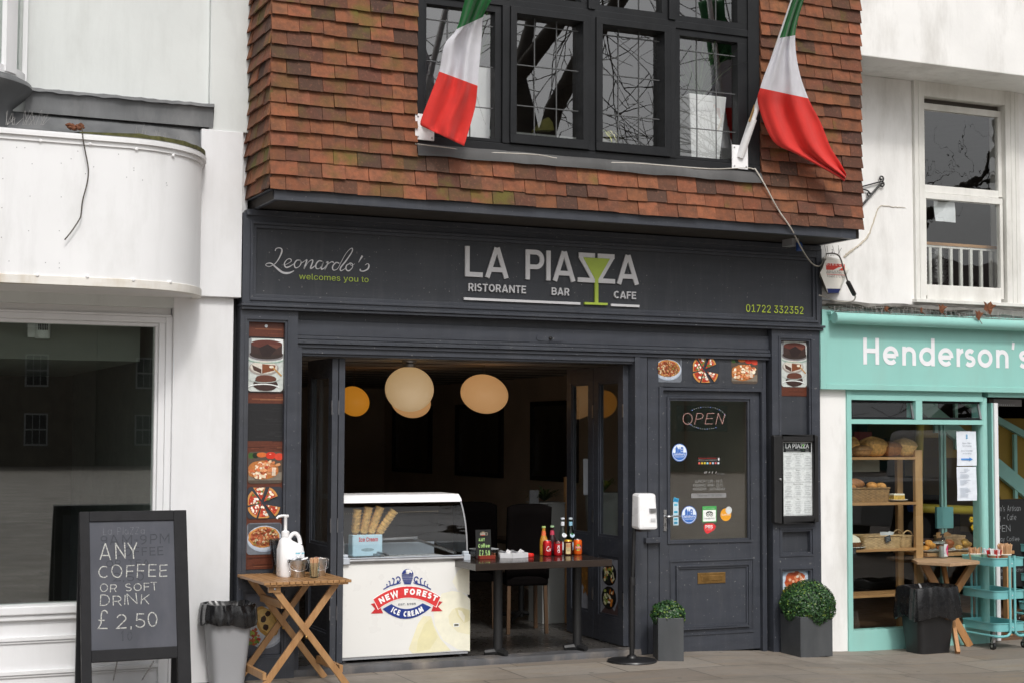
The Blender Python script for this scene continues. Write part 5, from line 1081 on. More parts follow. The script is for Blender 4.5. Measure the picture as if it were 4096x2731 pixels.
for (xa, ya, xb, yb), fn, lab in (((425, 147, 641, 350), pic_plate, 'square picture of a whole pizza on a plate above the door'), ((724, 143, 936, 357), pic_slices, 'square picture of a sliced pizza above the door'), ((1029, 152, 1237, 362), pic_cheese, 'square picture of a cheesy pizza with tomatoes above the door')):
    x0, z0, x1, z1 = rectof(cN, xa, ya, xb, yb, .009); mb = MB(); A = Art(mb, (0, .0095, 0), 'print'); fn(A, x0, z0, x1-x0, z1-z0); mb.box(x0+.01, x1-.01, .0098, .012, z0+.01, z1-.01, 'matte', '#333333'); tag(mb.build('food_poster', recalc=False), lab, 'poster', 'food posters on the shopfront')
# prints on the lower panels of the folded leaves
def leafprint(lf, o, e, kind):
    o = V(o); e = V(e); ex = (e-o).normalized(); n = V((-ex.y, ex.x, 0)); w_ = (e-o).length; mb = MB()
    # seen from the street the leaf's far end is on the left
    A = Art(mb, o+ex*(w_-.11)+n*.0125+Zv*.27, 'print', -ex, Zv, n); W_, H_ = w_-.22, .44; A.rect(0, 0, W_, H_, '#83868f'); A.up(); A.clip = (0, 0, W_, H_)
    if kind:
        A.poly([(0, 0), (W_, 0), (W_, .12), (W_*.8, .03), (W_*.5, .1)], '#4c3d3d'); A.up()
        for cy_ in (.31, .13):
            A.disc(W_*.5, cy_, W_*.42, .088, '#0c0d0f', .02, 22, .1); A.up(); A.disc(W_*.5, cy_, W_*.36, .075, '#1b1d1c', .02, 22, .1); A.up()
            for k in range(26): A.disc(W_*.5+random.uniform(-.26, .26)*W_, cy_+random.uniform(-.05, .05), W_*random.uniform(.05, .1), .012, vary(random.choice(['#c06a1e', '#d3812b', '#5f7a32', '#cfcba6', '#e0dcc6', '#8fa04a', '#b85c18']), .2), .3, 7, random.uniform(0, 3)); A.up(.3)
    else:
        A.poly([(W_*.1, H_), (W_, H_), (W_, .1), (W_*.6, .2)], '#6a4a22'); A.up()
        for k in range(30): A.disc(W_*random.uniform(.3, 1), random.uniform(.12, .44), W_*.07, .02, vary('#7d5626', .35), .3, 7, random.uniform(0, 3)); A.up(.3)
    mb.build('food_print', lf, recalc=False)
leafprint(LA[0], lA0, lA1, 1); leafprint(LB[0], lA1+V((.002, .012, 0)), lB1, 0)
# ================================================================== STICKERS on the front door (parts of the door)
STY = .0495
def dp(x, y): return P(cU(x, y), STY)
def sticker(name, fn, label=None):
    mb = MB(); A = Art(mb, (0, STY, 0), 'print'); fn(A, mb); o = mb.build(name, DOOR, recalc=False)
    if label: o['label'] = label
def salis(cx_, cy_):
    def f(A, mb):
        p = dp(cx_, cy_); r = (dp(cx_+81, cy_).x-dp(cx_-81, cy_).x)/2
        A.disc(p.x, p.z, r, r, '#3567b5', 0, 32); A.up(); A.disc(p.x, p.z, r*.92, r*.92, '#e8eef6', 0, 32); A.up(); A.disc(p.x, p.z, r*.86, r*.86, '#3f74c4', 0, 32); A.up()
        A.poly(arc(p.x, p.z, r*.86, r*.86, 0, 180, 16), '#e3ecf7'); A.up(); bl = '#3a6dbd'
        A.rect(p.x-.52*r, p.z-.02*r, p.x-.22*r, p.z+.4*r, bl); A.poly([(p.x-.56*r, p.z+.4*r), (p.x-.18*r, p.z+.4*r), (p.x-.37*r, p.z+.74*r)], bl); A.rect(p.x-.2*r, p.z-.02*r, p.x+.12*r, p.z+.38*r, bl); A.poly([(p.x-.1*r, p.z+.38*r), (p.x+.0*r, p.z+.38*r), (p.x-.05*r, p.z+.68*r)], bl); A.rect(p.x+.14*r, p.z-.02*r, p.x+.48*r, p.z+.5*r, bl); A.poly(arc(p.x+.31*r, p.z+.5*r, .17*r, .14*r, 0, 180, 8), bl); A.up()
        for dz in (.12, .38): A.disc(p.x+.31*r, p.z+dz*r, .07*r, .09*r, '#dfe9f5', 0, 10)
        A.up(); ttext(mb, 'Salisbury', (p.x, STY, p.z-.3*r), X, Zv, -Y, r*.3, 'print', '#f3f6fa', A.l+.0003, r*1.5, align='C', sans=False); ttext(mb, 'Independents', (p.x, STY, p.z-.52*r), X, Zv, -Y, r*.15, 'print', '#dfe8f4', A.l+.0003, r*1.2, align='C', sans=False)
    return f
sticker('round_sticker', salis(256, 596), 'upper round blue sticker'); sticker('round_sticker', salis(356, 1246), 'lower round blue sticker')
def tripa(A, mb):
    a, b = dp(495, 1324), dp(642, 1154); w_, h_ = b.x-a.x, b.z-a.z; A.rect(a.x, a.z, b.x, b.z, '#4aa557'); A.up(); A.rect(a.x+.006, a.z+.006, b.x-.006, a.z+h_*.76, '#f1f2ef'); A.up()
    cx_, cz = (a.x+b.x)/2, a.z+h_*.5
    A.disc(cx_, cz+.004, w_*.25, h_*.15, '#2b2f2c', 0, 20); A.up(); A.disc(cx_, cz-.002, w_*.22, h_*.12, '#f1f2ef', 0, 20); A.up()
    for s in (-1, 1): A.disc(cx_+s*w_*.12, cz-.002, w_*.12, w_*.12, '#2b2f2c', 0, 16); A.up(); A.disc(cx_+s*w_*.12, cz-.002, w_*.085, w_*.085, '#e9ebe6', 0, 16); A.up(); A.disc(cx_+s*w_*.12, cz-.002, w_*.04, w_*.04, '#2b2f2c', 0, 12); A.up()
    ttext(mb, 'tripadvisor', (cx_, STY, a.z+h_*.2), X, Zv, -Y, h_*.085, 'print', '#4a5a4e', A.l+.0003, w_*.72, align='C'); ttext(mb, 'Recommended on Tripadvisor', (cx_, STY, a.z+h_*.85), X, Zv, -Y, h_*.05, 'print', '#bfe3c2', A.l+.0003, w_*.8, align='C')
sticker('square_sticker', tripa, 'green and white square sticker with owl eyes')
def quan(A, mb):
    p = dp(740, 1244); r = (dp(797, 1244).x-dp(683, 1244).x)/2; A.disc(p.x, p.z, r, r, '#e6a02e', 0, 28); A.up(); ttext(mb, 'Quandoo', (p.x, STY, p.z-.12*r), X, Zv, -Y, r*.3, 'print', '#fff6e2', A.l+.0003, r*1.6, align='C'); q = dp(770, 1198); A.up(2); A.disc(q.x, q.z, r*.58, r*.58, '#cfd3d2', 0, 22)
sticker('orange_sticker', quan)
def prs(A, mb):
    A.poly([(dp(*q).x, dp(*q).z) for q in ((510, 1355), (535, 1335), (600, 1335), (632, 1352), (636, 1375), (615, 1405), (575, 1432), (548, 1444), (528, 1432), (510, 1395))], '#d8353a'); A.up(); a, b = dp(525, 1388), dp(603, 1388); ttext(mb, 'PRS', (a.x, STY, a.z), X, Zv, -Y, dp(525, 1355).z-a.z, 'print', '#fbeeee', A.l+.0003, b.x-a.x, bold=.02); a, b = dp(528, 1408), dp(600, 1408); ttext(mb, 'for MUSIC', (a.x, STY, a.z), X, Zv, -Y, .008, 'print', '#f0b9ba', A.l+.0003, b.x-a.x)
sticker('red_sticker', prs)
def cards(A, mb):
    a, b = dp(190, 1357), dp(245, 1113); A.rect(a.x, a.z, b.x, b.z, '#c9dde6'); A.up()
    for k, c in enumerate(('#2e8fb5', '#58aecb', '#8fc6d8', '#3d9dc0', '#c3d6dd', '#62b4ce')): z = a.z+(b.z-a.z)*(.06+.155*k); A.rect(a.x+.008, z, b.x-.008, z+.018, c)
    A.up(); A.poly([(dp(*q).x, dp(*q).z) for q in ((188, 1105), (198, 1062), (250, 1078), (240, 1118))], '#4fa9cf'); A.up(); A.poly([(dp(*q).x, dp(*q).z) for q in ((198, 1100), (204, 1074), (242, 1086), (236, 1110))], '#2a7fb0')
sticker('card_sticker', cards)
def allergy(A, mb):
    a, b = dp(445, 722), dp(682, 643); w_, h_ = b.x-a.x, b.z-a.z; A.rect(a.x, a.z, b.x, b.z, '#141313'); A.up(); ttext(mb, 'FOOD ALLERGY OR INTOLERANCE', (a.x+.006, STY, a.z+h_*.76), X, Zv, -Y, h_*.15, 'print', '#c33a30', A.l+.0003, w_*.8)
    for z in (.62, .5): ttext(mb, 'please speak to a member of staff before ordering', (a.x+.006, STY, a.z+h_*z), X, Zv, -Y, h_*.05, 'print', '#d9d5d0', A.l+.0003, w_*.82)
    for k, c in enumerate(('#d8695c', '#d7b33a', '#cdbf45', '#8fc4d8', '#d97c45', '#a8c4d8', '#c96a6a', '#cfd6dc')): A.disc(a.x+w_*(.075+.12*k), a.z+h_*.19, w_*.045, h_*.15, c, 0, 14)
    A.disc(a.x+w_*.93, a.z+h_*.72, w_*.04, h_*.2, '#d8d8d8', 0, 10)
sticker('allergy_sticker', allergy)
def hours(A, mb):
    for s, x0_, x1_, y in (('LUNCH 12:00 - 14:15', 418, 702, 910), ('EVENING 18:00 - 22:15', 400, 705, 951), ('MONDAY - SATURDAY', 396, 735, 992)):
        a, b = dp(x0_, y), dp(x1_, y); ttext(mb, s, a, X, Zv, -Y, .021, 'print', (.30, .30, .29), .0006, b.x-a.x, sans=False)
    a, b = dp(378, 1072), dp(744, 1018); A.rect(a.x, a.z, b.x, b.z, (.24, .24, .24)); A.up(); c_, d_ = dp(440, 1054), dp(700, 1054); ttext(mb, 'Telephone 01722 332352', c_, X, Zv, -Y, .017, 'print', (.10, .10, .10), A.l+.0004, d_.x-c_.x, sans=False)
    for x_ in (520, 535, 568, 600, 638): 
        p = dp(x_, 803); A.poly([(p.x-.008, p.z-.008), (p.x-.002, p.z-.008), (p.x+.008, p.z+.008), (p.x+.002, p.z+.008)], (.4, .4, .38))
    a, b = dp(650, 825), dp(728, 825); ttext(mb, 'RESTAURANT', a, X, Zv, -Y, .008, 'print', (.3, .3, .3), .0006, b.x-a.x)
sticker('opening_hours', hours)
# LED OPEN sign hung behind the door glass
LED = thing('open_sign', 'small LED sign spelling OPEN in red dots inside the door glass', 'sign', dp(510, 235)+V((0, .035, 0)))
LY = .075
def lq(x, y): return P(cU(x, y), LY)
def dots(pts, m, name, step=11.5, r=.0032):
    mb = MB(); L = [V((*p, 0)) for p in pts]; d = 0; acc = 0
    for a, b in zip(L, L[1:]):
        n = (b-a).length; t = (-acc) % step
        while t < n: p = a.lerp(b, t/n); mb.lathe([(r, 0), (r*.7, .003), (0, .004)], lq(p.x, p.y), m, 6, frame=(X, Zv, -Y)); t += step
        acc = (acc+n) % step
    return mb
LETS = [arc(340, 243, 48, 58, 60, 420, 24), [(414, 298), (440, 187), (485, 187), (502, 205), (495, 235), (470, 244), (428, 247)], [(615, 187), (548, 187), (522, 296), (600, 296)], [(540, 242), (605, 240)], [(636, 296), (660, 187), (705, 296), (730, 187)]]
mb = MB()
for pts in LETS: 
    k = dots(pts, 'led_red', 'x'); n = len(mb.v); mb.v += k.v; mb.f += [[i+n for i in f] for f in k.f]; mb.m += [mb.mi('led_red')]*len(k.f); mb.c += k.c
mb.build('red_dots', LED)
for m_, nm, sel in (('led_white', 'white_dots', lambda k: k % 4), ('led_blue', 'blue_dots', lambda k: k % 4 == 0)):
    mb = MB()
    for k, (x, y) in enumerate(arc(535, 235, 205, 115, 135, 12, 17)+arc(535, 235, 205, 115, 205, 300, 14)):
        if sel(k): mb.lathe([(.0032, 0), (.002, .002), (0, .003)], lq(x, 470-y), m_, 6, frame=(X, Zv, -Y))
    mb.build(nm, LED)
a, b = lq(230, 375), lq(760, 110); mb = MB(); mb.box(a.x, b.x, LY+.004, LY+.007, a.z, b.z, 'clear_plastic'); mb.build('backing', LED)
# ================================================================== MENU CASE
MC = thing('menu_case', 'black framed menu case with a white menu sheet on the right pilaster', 'menu case', P(cT(420, 800), -.05))
a, b = P(cT(82, 1455), -.11), P(cT(735, 150), -.11); mb = MB(); mx0, mx1, mz0, mz1 = a.x, b.x, P(cT(420, 1450), -.11).z, P(cT(420, 148), -.11).z
gx0m, gx1m, gz0m, gz1m = P(cT(188, 700), -.10).x, P(cT(660, 700), -.10).x, P(cT(420, 1350), -.10).z, P(cT(420, 243), -.10).z
mb.box(mx0, gx0m, -.10, -.046, mz0, mz1, 'iron'); mb.box(gx1m, mx1, -.10, -.046, mz0, mz1, 'iron'); mb.box(gx0m, gx1m, -.10, -.046, gz1m, mz1, 'iron'); mb.box(gx0m, gx1m, -.10, -.046, mz0, gz0m, 'iron'); mb.box(gx0m, gx1m, -.06, -.046, gz0m, gz1m, 'iron')
mb.build('case', MC, bevel=.012)
mb = MB(); p = P(cT(148, 803), -.101); mb.lathe([(.009, 0), (.009, .012), (.005, .016), (0, .016)], p, 'steel', 12, frame=(X, Zv, -Y)); mb.build('knob', MC, smooth=40)
mb = MB(); MY = -.072; A = Art(mb, (0, MY, 0), 'print')
def mq(x, y): p = P(cT(x, y), MY); return p.x, p.z
x0, z0 = mq(193, 1347); x1, z1 = mq(636, 247); A.rect(x0, z0, x1, z1, '#ecedef'); A.up(); h0 = mq(207, 400)[1]; h1 = mq(207, 255)[1]; hx1 = mq(612, 300)[0]; A.rect(x0+.008, h0, hx1, h1, '#1b1c1e'); A.up()
def mt(s, xa, xb, y, h, c, **k): p = P(cT(xa, y), MY); q = P(cT(xb, y), MY); ttext(mb, s, p, X, Zv, -Y, h, 'print', c, A.l+.0003, q.x-p.x, **k)
mt('LA PIAZZA', 232, 580, 338, .036, '#e8e8ea', bold=.01); mt('RISTORANTE', 245, 355, 370, .011, '#9a9a9c'); mt('BAR', 405, 442, 370, .011, '#9a9a9c'); mt('CAFE', 530, 575, 370, .011, '#9a9a9c')
A.up(2); g0 = mq(495, 280); A.poly([(g0[0]-.013, g0[1]), (g0[0]+.013, g0[1]), (g0[0], g0[1]-.026)], '#6fae4c'); A.rect(g0[0]-.0015, g0[1]-.05, g0[0]+.0015, g0[1]-.02, '#4f8a38'); A.rect(mq(237, 386)[0], mq(237, 386)[1], mq(460, 380)[0], mq(237, 382)[1], '#cfcfd0'); A.rect(mq(527, 386)[0], mq(237, 386)[1], mq(582, 380)[0], mq(237, 382)[1], '#cfcfd0')
secs = [(410, 635, 'A la Carte - £24.95'), (645, 845, 'Starters'), (850, 1068, 'Pizza and Calzone'), (1075, 1332, 'Pasta')]
for ya, yb, ttl in secs:
    xa, zb_s = mq(203, yb); xb, za_s = mq(633, ya)
    for r_ in ((xa, za_s-.0015, xb, za_s), (xa, zb_s, xb, zb_s+.0015), (xa, zb_s, xa+.0012, za_s), (xb-.0012, zb_s, xb, za_s)): A.rect(*r_, '#8c8f93')
    A.up(.2); ttext(mb, ttl, ((xa+xb)/2, MY, za_s-.016), X, Zv, -Y, .009, 'print', '#57595c', A.l+.0003, None, align='C', sans=False)
    for c_ in range(3):
        xc = xa+(xb-xa)*(.17+.33*c_); z = za_s-.026
        while z > zb_s+.008:
            for k in range(random.choice((2, 2, 3))):
                w_ = (xb-xa)*random.uniform(.05, .135)
                if z > zb_s+.005: A.rect(xc-w_, z-.0022, xc+w_, z, '#c6c8cb' if k else '#b4b6b9')
                z -= .0045
            z -= random.uniform(.004, .009)
mb.build('menu_sheet', MC, recalc=False)
mb = MB(); ex0 = mq(640, 300)[0]; mb.box(ex0, gx1m, MY-.002, MY+.01, gz0m, gz1m, 'matte', '#5f552f')
for k in range(44): z = gz0m+.008+k*(gz1m-gz0m-.016)/43; mb.lathe([(.0022, 0), (0, .002)], ((ex0+gx1m)/2, MY-.003, z), 'matte', 6, frame=(X, Zv, -Y), c='#c2b27a')
mb.build('light_strip', MC)
mb = MB(); mb.poly([(gx0m, -.094, gz0m), (gx1m, -.094, gz0m), (gx1m, -.094, gz1m), (gx0m, -.094, gz1m)], 'glass'); mb.build('pane', MC)
# ================================================================== A-BOARD
AB = thing('chalkboard_sign', 'black framed pavement chalkboard offering any coffee or soft drink for £2,50', 'a-board', (2.02, -.45, 0))
at, ab = V((0, -.42, 1.17)), V((0, -.66, -.005)); dv = (ab-at).normalized(); an = V((0, dv.z, -dv.y)); an = -an if an.y > 0 else an
ux0, ux1 = PL(cH(598, 275), at, an).x, PL(cH(1392, 275), at, an).x
def aq(x, y): q = PL(cH(x, y), at, an); return q
def afr(x, s, l): return V((x, at.y, at.z))+dv*s+an*l      # x, distance down the board, lift
def sd_(x, y): return (aq(x, y)-V((aq(x, y).x, at.y, at.z))).dot(dv)
px0, px1 = aq(680, 800).x, aq(1322, 800).x; sT = sd_(680, 350); sB = sd_(1000, 1305); sB2 = sd_(1000, 1395)
L_ = (ab-at).length
def abx(mb, xa, xb, sa, sb, l0, l1, m): mb.hexa([afr(xa, sb, l0), afr(xb, sb, l0), afr(xb, sb, l1), afr(xa, sb, l1), afr(xa, sa, l0), afr(xb, sa, l0), afr(xb, sa, l1), afr(xa, sa, l1)], m)
mb = MB(); abx(mb, ux0, px0, 0, L_, -.03, .012, 'board_frame'); mb.build('leg', AB, bevel=.003); mb = MB(); abx(mb, px1, ux1+.01, 0, L_, -.03, .012, 'board_frame'); mb.build('leg', AB, bevel=.003)
for s0_, s1_ in ((0, sT), (sB, sB2)): mb = MB(); abx(mb, px0, px1, s0_, s1_, -.03, .013, 'board_frame'); mb.build('rail', AB, bevel=.003)
mb = MB(); abx(mb, px0-.005, px1+.005, sT-.01, sB+.01, -.015, .002, 'chalk_board'); mb.build('blackboard', AB)
mb = MB()
def chalk(s, xa, xb, yb, yt, w, c, lift=.003, shear=0., gap=.22, jit=.02):
    a = aq(xa, yb); b = aq(xb, yb); t = aq(xa, yt); h = (t-a).length; n = len(s)-1; W_ = b.x-a.x; xs_ = max((W_/h-gap*n)/max(textwidth(s, w, 0), .01), .3); fm = lambda x, y, l: a+X*(x*h)+(-dv)*(y*h)+an*l
    letters(mb, s, fm, w, 'chalk', c, gap, 0, lift, xs_, jit, shear)
ch = '#bdbdb8'; gh = (.11, .115, .135); dk = (.042, .045, .054)
chalk('9AM-9PM', 755, 1280, 525, 452, .13, dk, .0024); chalk('COFFEE', 860, 1235, 612, 545, .13, dk, .0024); chalk('OR TEA', 800, 1130, 690, 640, .13, dk, .0024); chalk('2,50', 850, 1090, 800, 735, .12, dk, .0024); chalk('10', 905, 1000, 1250, 1180, .12, dk, .0024)
chalk('La Piazza', 780, 1090, 448, 395, .05, (.16, .17, .19), .0024)
chalk('ANY', 755, 1050, 635, 512, .07, ch, jit=.03); chalk('COFFEE', 745, 1262, 778, 680, .08, ch, jit=.035); chalk('OR SOFT', 752, 1192, 882, 820, .10, ch, jit=.035); chalk('DRINK', 752, 1128, 985, 905, .085, ch, jit=.035); chalk('£', 738, 815, 1162, 1020, .06, ch, jit=.03); chalk('2,50', 880, 1195, 1155, 1040, .075, ch, jit=.03)
mb.build('chalk_writing', AB)
mb = MB()
for xa in (ux0, ux1-.06): mb.beam((xa+.03, at.y+.045, 1.16), (xa+.03, -.36, 0), .05, .03, 'board_frame', up=(0, 1, .3))
mb.box(ux0+.06, ux1-.06, -.385, -.36, .3, .37, 'board_frame'); mb.build('rear_frame', AB, bevel=.003)
for xq, xe in ((888, 910), (1165, 1130)):
    mb = MB(); a = aq(xq, 1400)-an*.02; b = V((aq(xe, 1560).x, -.40, aq(xe, 1560).z-.02)); N_ = 16
    for k in range(N_):
        p = a.lerp(b, k/N_); q = a.lerp(b, (k+1)/N_); mb.tube([p, q], .0035 if k % 2 else .0055, 'dull_steel', 5)
    mb.build('chain', AB)
# ================================================================== BINS
def roundrect(w, d, r, n=5): return [(sx*(w/2-r)+r*math.cos(t), sy*(d/2-r)+r*math.sin(t)) for sx, sy, a0 in ((1, 1, 0), (-1, 1, 90), (-1, -1, 180), (1, -1, 270)) for t in [math.radians(a0+90*k/n) for k in range(n+1)]]
def bin_(label, o, wt, wb, dt, db, h, m, lin_drop, seed, over=.02, fl_=.0):
    rnd = random.Random(seed); B = thing('litter_bin', label, 'bin', o); o = V(o); mb = MB()
    ring = lambda w, d, z, r=.05: [o+V((x, y, z)) for x, y in roundrect(w, d, r)]
    mb.grid([ring(wb, db, 0), ring(wb+.0, db, .01)]+[ring(wb+(wt-wb)*k/4, db+(dt-db)*k/4, h*k/4) for k in range(1, 5)]+[ring(wt-.01, dt-.01, h), ring(wb-.01, db-.01, .03)], m, closed=True); mb.poly(ring(wb, db, 0)[::-1], m); mb.poly(ring(wb-.01, db-.01, .03), m); mb.build('body', B, smooth=45)
    mb = MB(); rows = []; per = roundrect(1, 1, .12, 10); N0 = len(per); M_ = 150; fine = []
    def at(t, w_, d_):
        q = roundrect(w_, d_, .06, 10); L = [V((*p, 0)) for p in q]+[V((*q[0], 0))]; ls = [(b-a).length for a, b in zip(L, L[1:])]; T_ = sum(ls); s = t*T_
        for a, b, l in zip(L, L[1:], ls):
            if s <= l: return a.lerp(b, s/l if l else 0)
            s -= l
        return L[-1]
    kn = [(rnd.uniform(0, 1), rnd.uniform(-.16, .16), rnd.uniform(.014, .035), rnd.uniform(.003, .010)) for _ in range(26)]
    prof_ = ((-.06, h-.16), (-.03, h-.05), (-.008, h+.002), (.004, h+.02), (over*.7, h+.016), (over, h-.01), (over+.004+.3*fl_, h-lin_drop*.3), (over+.006+.55*fl_, h-lin_drop*.55), (over+.008+.85*fl_, h-lin_drop*.8), (over+.004+fl_, h-lin_drop*.97), (over-.006+fl_, h-lin_drop))
    hem = [rnd.uniform(-.03, .03) for _ in range(12)]
    for k, (e, z) in enumerate(prof_):
        row = []; dn = k/len(prof_)
        for i in range(M_):
            t = i/M_; p = at(t, wt+2*e, dt+2*e); dirn = p.normalized(); off = 0
            for c_, sl, wd_, am in kn:      # creases running down the bag
                dd = abs(((t-c_-sl*(dn-.5)*.35)+.5) % 1-.5); off += am*max(0, 1-dd/wd_)
            f8 = t*12; hz_ = hem[int(f8) % 12]*(1-f8 % 1)+hem[(int(f8)+1) % 12]*(f8 % 1)
            row.append(o+p+dirn*(off*(.55+.8*dn)-.006)+Zv*(z+(hz_*.9 if k > 7 else hz_*.35 if 2 < k < 6 else 0)))
        rows.append(row)
    mb.grid(rows, 'black_liner', closed=True); mb.build('bin_liner', B, smooth=28)
bin_('grey plastic litter bin with a black liner beside the pavement chalkboard', (2.70, -.17, 0), .30, .205, .26, .2, .52, 'grey_plastic', .115, 3)
bin_('black plastic litter bin with a black liner in front of the bakery window', (8.455, -.25, -.08), .41, .31, .29, .22, .515, 'black_plastic', .235, 5, .016, .008)
# ================================================================== FOLDING TABLE at the left pilaster
tz = .715; tx0, tx1, ty0, ty1 = 2.795, 3.385, -.70, -.03
FT = thing('folding_table', 'slatted wooden folding table with crossed legs holding the sanitiser jug', 'table', (3.09, -.37, 0))
mb = MB(); ns = 14
for k in range(ns): a = tx0+(tx1-tx0)*k/ns; mb.box(a+.002, a+(tx1-tx0)/ns-.002, ty0, ty1, tz-.018, tz, 'table_wood')
mb.box(tx0+.02, tx1-.02, ty0+.01, ty0+.03, tz-.03, tz-.0185, 'table_wood'); mb.box(tx0+.02, tx1-.02, ty1-.05, ty1-.02, tz-.03, tz-.0185, 'table_wood'); mb.build('table_top', FT, bevel=.002)
for y, in_ in ((ty0+.07, 0), (ty1-.075, 0)):
    for s in (0, 1):
        mb = MB(); yy = y+(.0 if s else .026)
        a = V((tx0+.075, yy, tz-.03)) if s else V((tx1-.075, yy, tz-.03)); b = V((tx1+.015, yy, .0)) if s else V((tx0+.0, yy, .0)); mb.beam(a, b, .042, .022, 'leg_wood', up=(0, 1, 0)); mb.build('leg', FT, bevel=.002)
    mb = MB(); mb.lathe([(.009, 0), (.009, .006), (.004, .009), (0, .009)], ((tx0+tx1)/2+.01, y-.012, tz*.49), 'brass', 10, frame=(X, Zv, -Y)); mb.build('bolt', FT)
for xx, zz in ((tx0+.035, .11), (tx1-.04, .13), (tx0+.15, .56)):
    mb = MB(); mb.box(xx-.012, xx+.012, ty0+.08, ty1-.09, zz-.024, zz+.024, 'leg_wood'); mb.build('crossbar', FT, bevel=.002)
mb = MB(); mb.box(tx0+.045, tx0+.125, ty0+.045, ty0+.068, tz-.07, tz-.0305, 'leg_wood'); mb.lathe([(.009, 0), (.008, .005), (0, .006)], (tx0+.085, ty0+.044, tz-.048), 'steel', 10, frame=(X, Zv, -Y)); mb.build('hinge_block', FT, bevel=.002)
# sanitiser jug
def atz(q, z): return G(q, z)
jc = atz(cJ(490, 672), tz); jc = V((jc.x, -.33, tz)); JG = thing('sanitiser_jug', 'white plastic sanitiser jug with a pump top on the folding table', 'jug', jc)
scale_j = 1.
jw, jd, jh = .165, .125, .27
J = lambda x, y, z: jc+V((x, y, z))
mb = MB()
def sect(w, d, z, r=.03, ox=0, oy=0): return [J(ox+x, oy+y, z) for x, y in roundrect(w, d, r, 5)]
mb.grid([sect(jw*.9, jd*.9, 0, .025), sect(jw, jd, .012), sect(jw, jd, jh*.66), sect(jw*.94, jd*.92, jh*.76, .03), sect(jw*.52, jd*.6, jh*.88, .025, -.032, -.005), sect(jw*.34, jd*.4, jh*.95, .02, -.036, -.01), sect(.042, .042, jh*.99, .0205, -.038, -.012)], 'white_plastic', closed=True); mb.poly(sect(jw*.9, jd*.9, 0, .025), 'white_plastic'); mb.poly(sect(.042, .042, jh*.99, .0205, -.038, -.012), 'white_plastic'); mb.build('body', JG, smooth=50)
mb = MB(); mb.tube(smoothpath([J(-.01, .0, jh*.93), J(.012, .0, jh*1.03), J(.036, .0, jh*1.05), J(.058, .0, jh*.96), J(.07, .0, jh*.78)], 5), .014, 'white_plastic', 10); mb.build('handle', JG, smooth=60)
mb = MB(); pz_ = jh*.99; mb.lathe([(.026, pz_-.002), (.027, pz_+.03), (.02, pz_+.036), (.011, pz_+.04), (.0105, pz_+.125), (.013, pz_+.128), (.013, pz_+.14), (0, pz_+.142)], J(-.038, -.012, 0), 'white_plastic', 16); mb.tube(smoothpath([J(-.02, -.012, pz_+.134), J(-.06, -.014, pz_+.136), J(-.09, -.016, pz_+.13), J(-.10, -.017, pz_+.118)], 4), [.0095]*8+[.008]*5, 'white_plastic', 8); mb.build('pump', JG, smooth=45)
mb = MB(); A = Art(mb, J(.018, -jd/2-.0012, jh*.25), 'print'); jd = .075; A.rect(0, 0, jd*.8, .10, '#d9dce0'); A.up(); A.rect(0, .085, jd*.8, .093, '#6db3c4'); A.rect(0, .06, jd*.4, .064, '#7dbac8')
for k in range(7): A.rect(jd*.4, .012+k*.007, jd*.75, .015+k*.007, '#b3b6ba')
for z in (.02, .045): A.poly([(jd*.12, z), (jd*.2, z+.01), (jd*.12, z+.02), (jd*.04, z+.01)], '#c77a78')
A.rect(.0, 0, 0.001, .001, '#d9dce0'); mb.build('label', JG, recalc=False)
# buckets
def bucket(label, x, y):
    o = V((x, y, tz)); B = thing('metal_bucket', label, 'bucket', o, 'metal buckets on the folding table'); mb = MB(); mb.lathe([(.045, 0), (.047, .003), (.064, .112), (.068, .114), (.068, .118), (.061, .116), (.043, .008), (0, .008)], o, 'steel', 26); mb.build('body', B, smooth=40)
    mb = MB(); mb.tube(smoothpath([o+V((.067, 0, .105)), o+V((.068, -.015, .085)), o+V((.05, -.047, .055)), o+V((0, -.064, .042)), o+V((-.05, -.047, .055)), o+V((-.068, -.015, .085)), o+V((-.067, 0, .105))], 5), .0018, 'steel', 6)
    for s in (-1, 1): mb.lathe([(.01, 0), (.01, .004), (0, .005)], o+V((s*.065, -.012, .104)), 'dull_steel', 8, frame=(Y, Zv, X*s))
    mb.build('handle', B, smooth=60); return o
b1 = bucket('metal bucket filled with white sugar sachets, next to the sanitiser jug', 3.105, -.40); b2 = bucket('metal bucket behind the glass of wooden stirrers at the table corner', 3.262, -.36)
mb = MB()
for k in range(40):
    a = random.uniform(0, 6.28); r = random.uniform(0, .05); c = b1+V((r*math.cos(a), r*math.sin(a), .108+random.uniform(0, .02))); t = random.uniform(0, 3.14); mb.obox(c, V((math.cos(t)*.022, math.sin(t)*.022, random.uniform(-.012, .012))), V((-math.sin(t)*.008, math.cos(t)*.008, random.uniform(-.006, .006))), V((0, 0, .0015)), 'satin', random.choice(['#e8e8ea', '#f2f2f2', '#d8dade', '#c9ccd2']))
c = b1+V((.005, -.02, .14)); mb.beam(c-V((.015, 0, .02)), c+V((.018, 0, .022)), .012, .003, 'satin', c='#f0f0f0')
tag(mb.build('sugar_sachets'), 'white sugar sachets heaped in the metal bucket nearest the jug', 'sachets')
mb = MB()
for k in range(14): a = random.uniform(0, 6.28); mb.obox(b2+V((.035*math.cos(a), .035*math.sin(a), .116)), V((.018, random.uniform(-.01, .01), random.uniform(-.008, .01))), V((0, .008, 0)), V((0, 0, .002)), 'satin', random.choice(['#f0f0f0', '#e2d8cf', '#a8634a', '#e9e9ea']))
tag(mb.build('sweet_packets'), 'few white and brown packets in the bucket behind the stirrers', 'packets')
gl = V((3.195, -.49, tz)); GL = thing('glass_of_stirrers', 'small clear glass full of wooden coffee stirrers on the folding table', 'glass', gl)
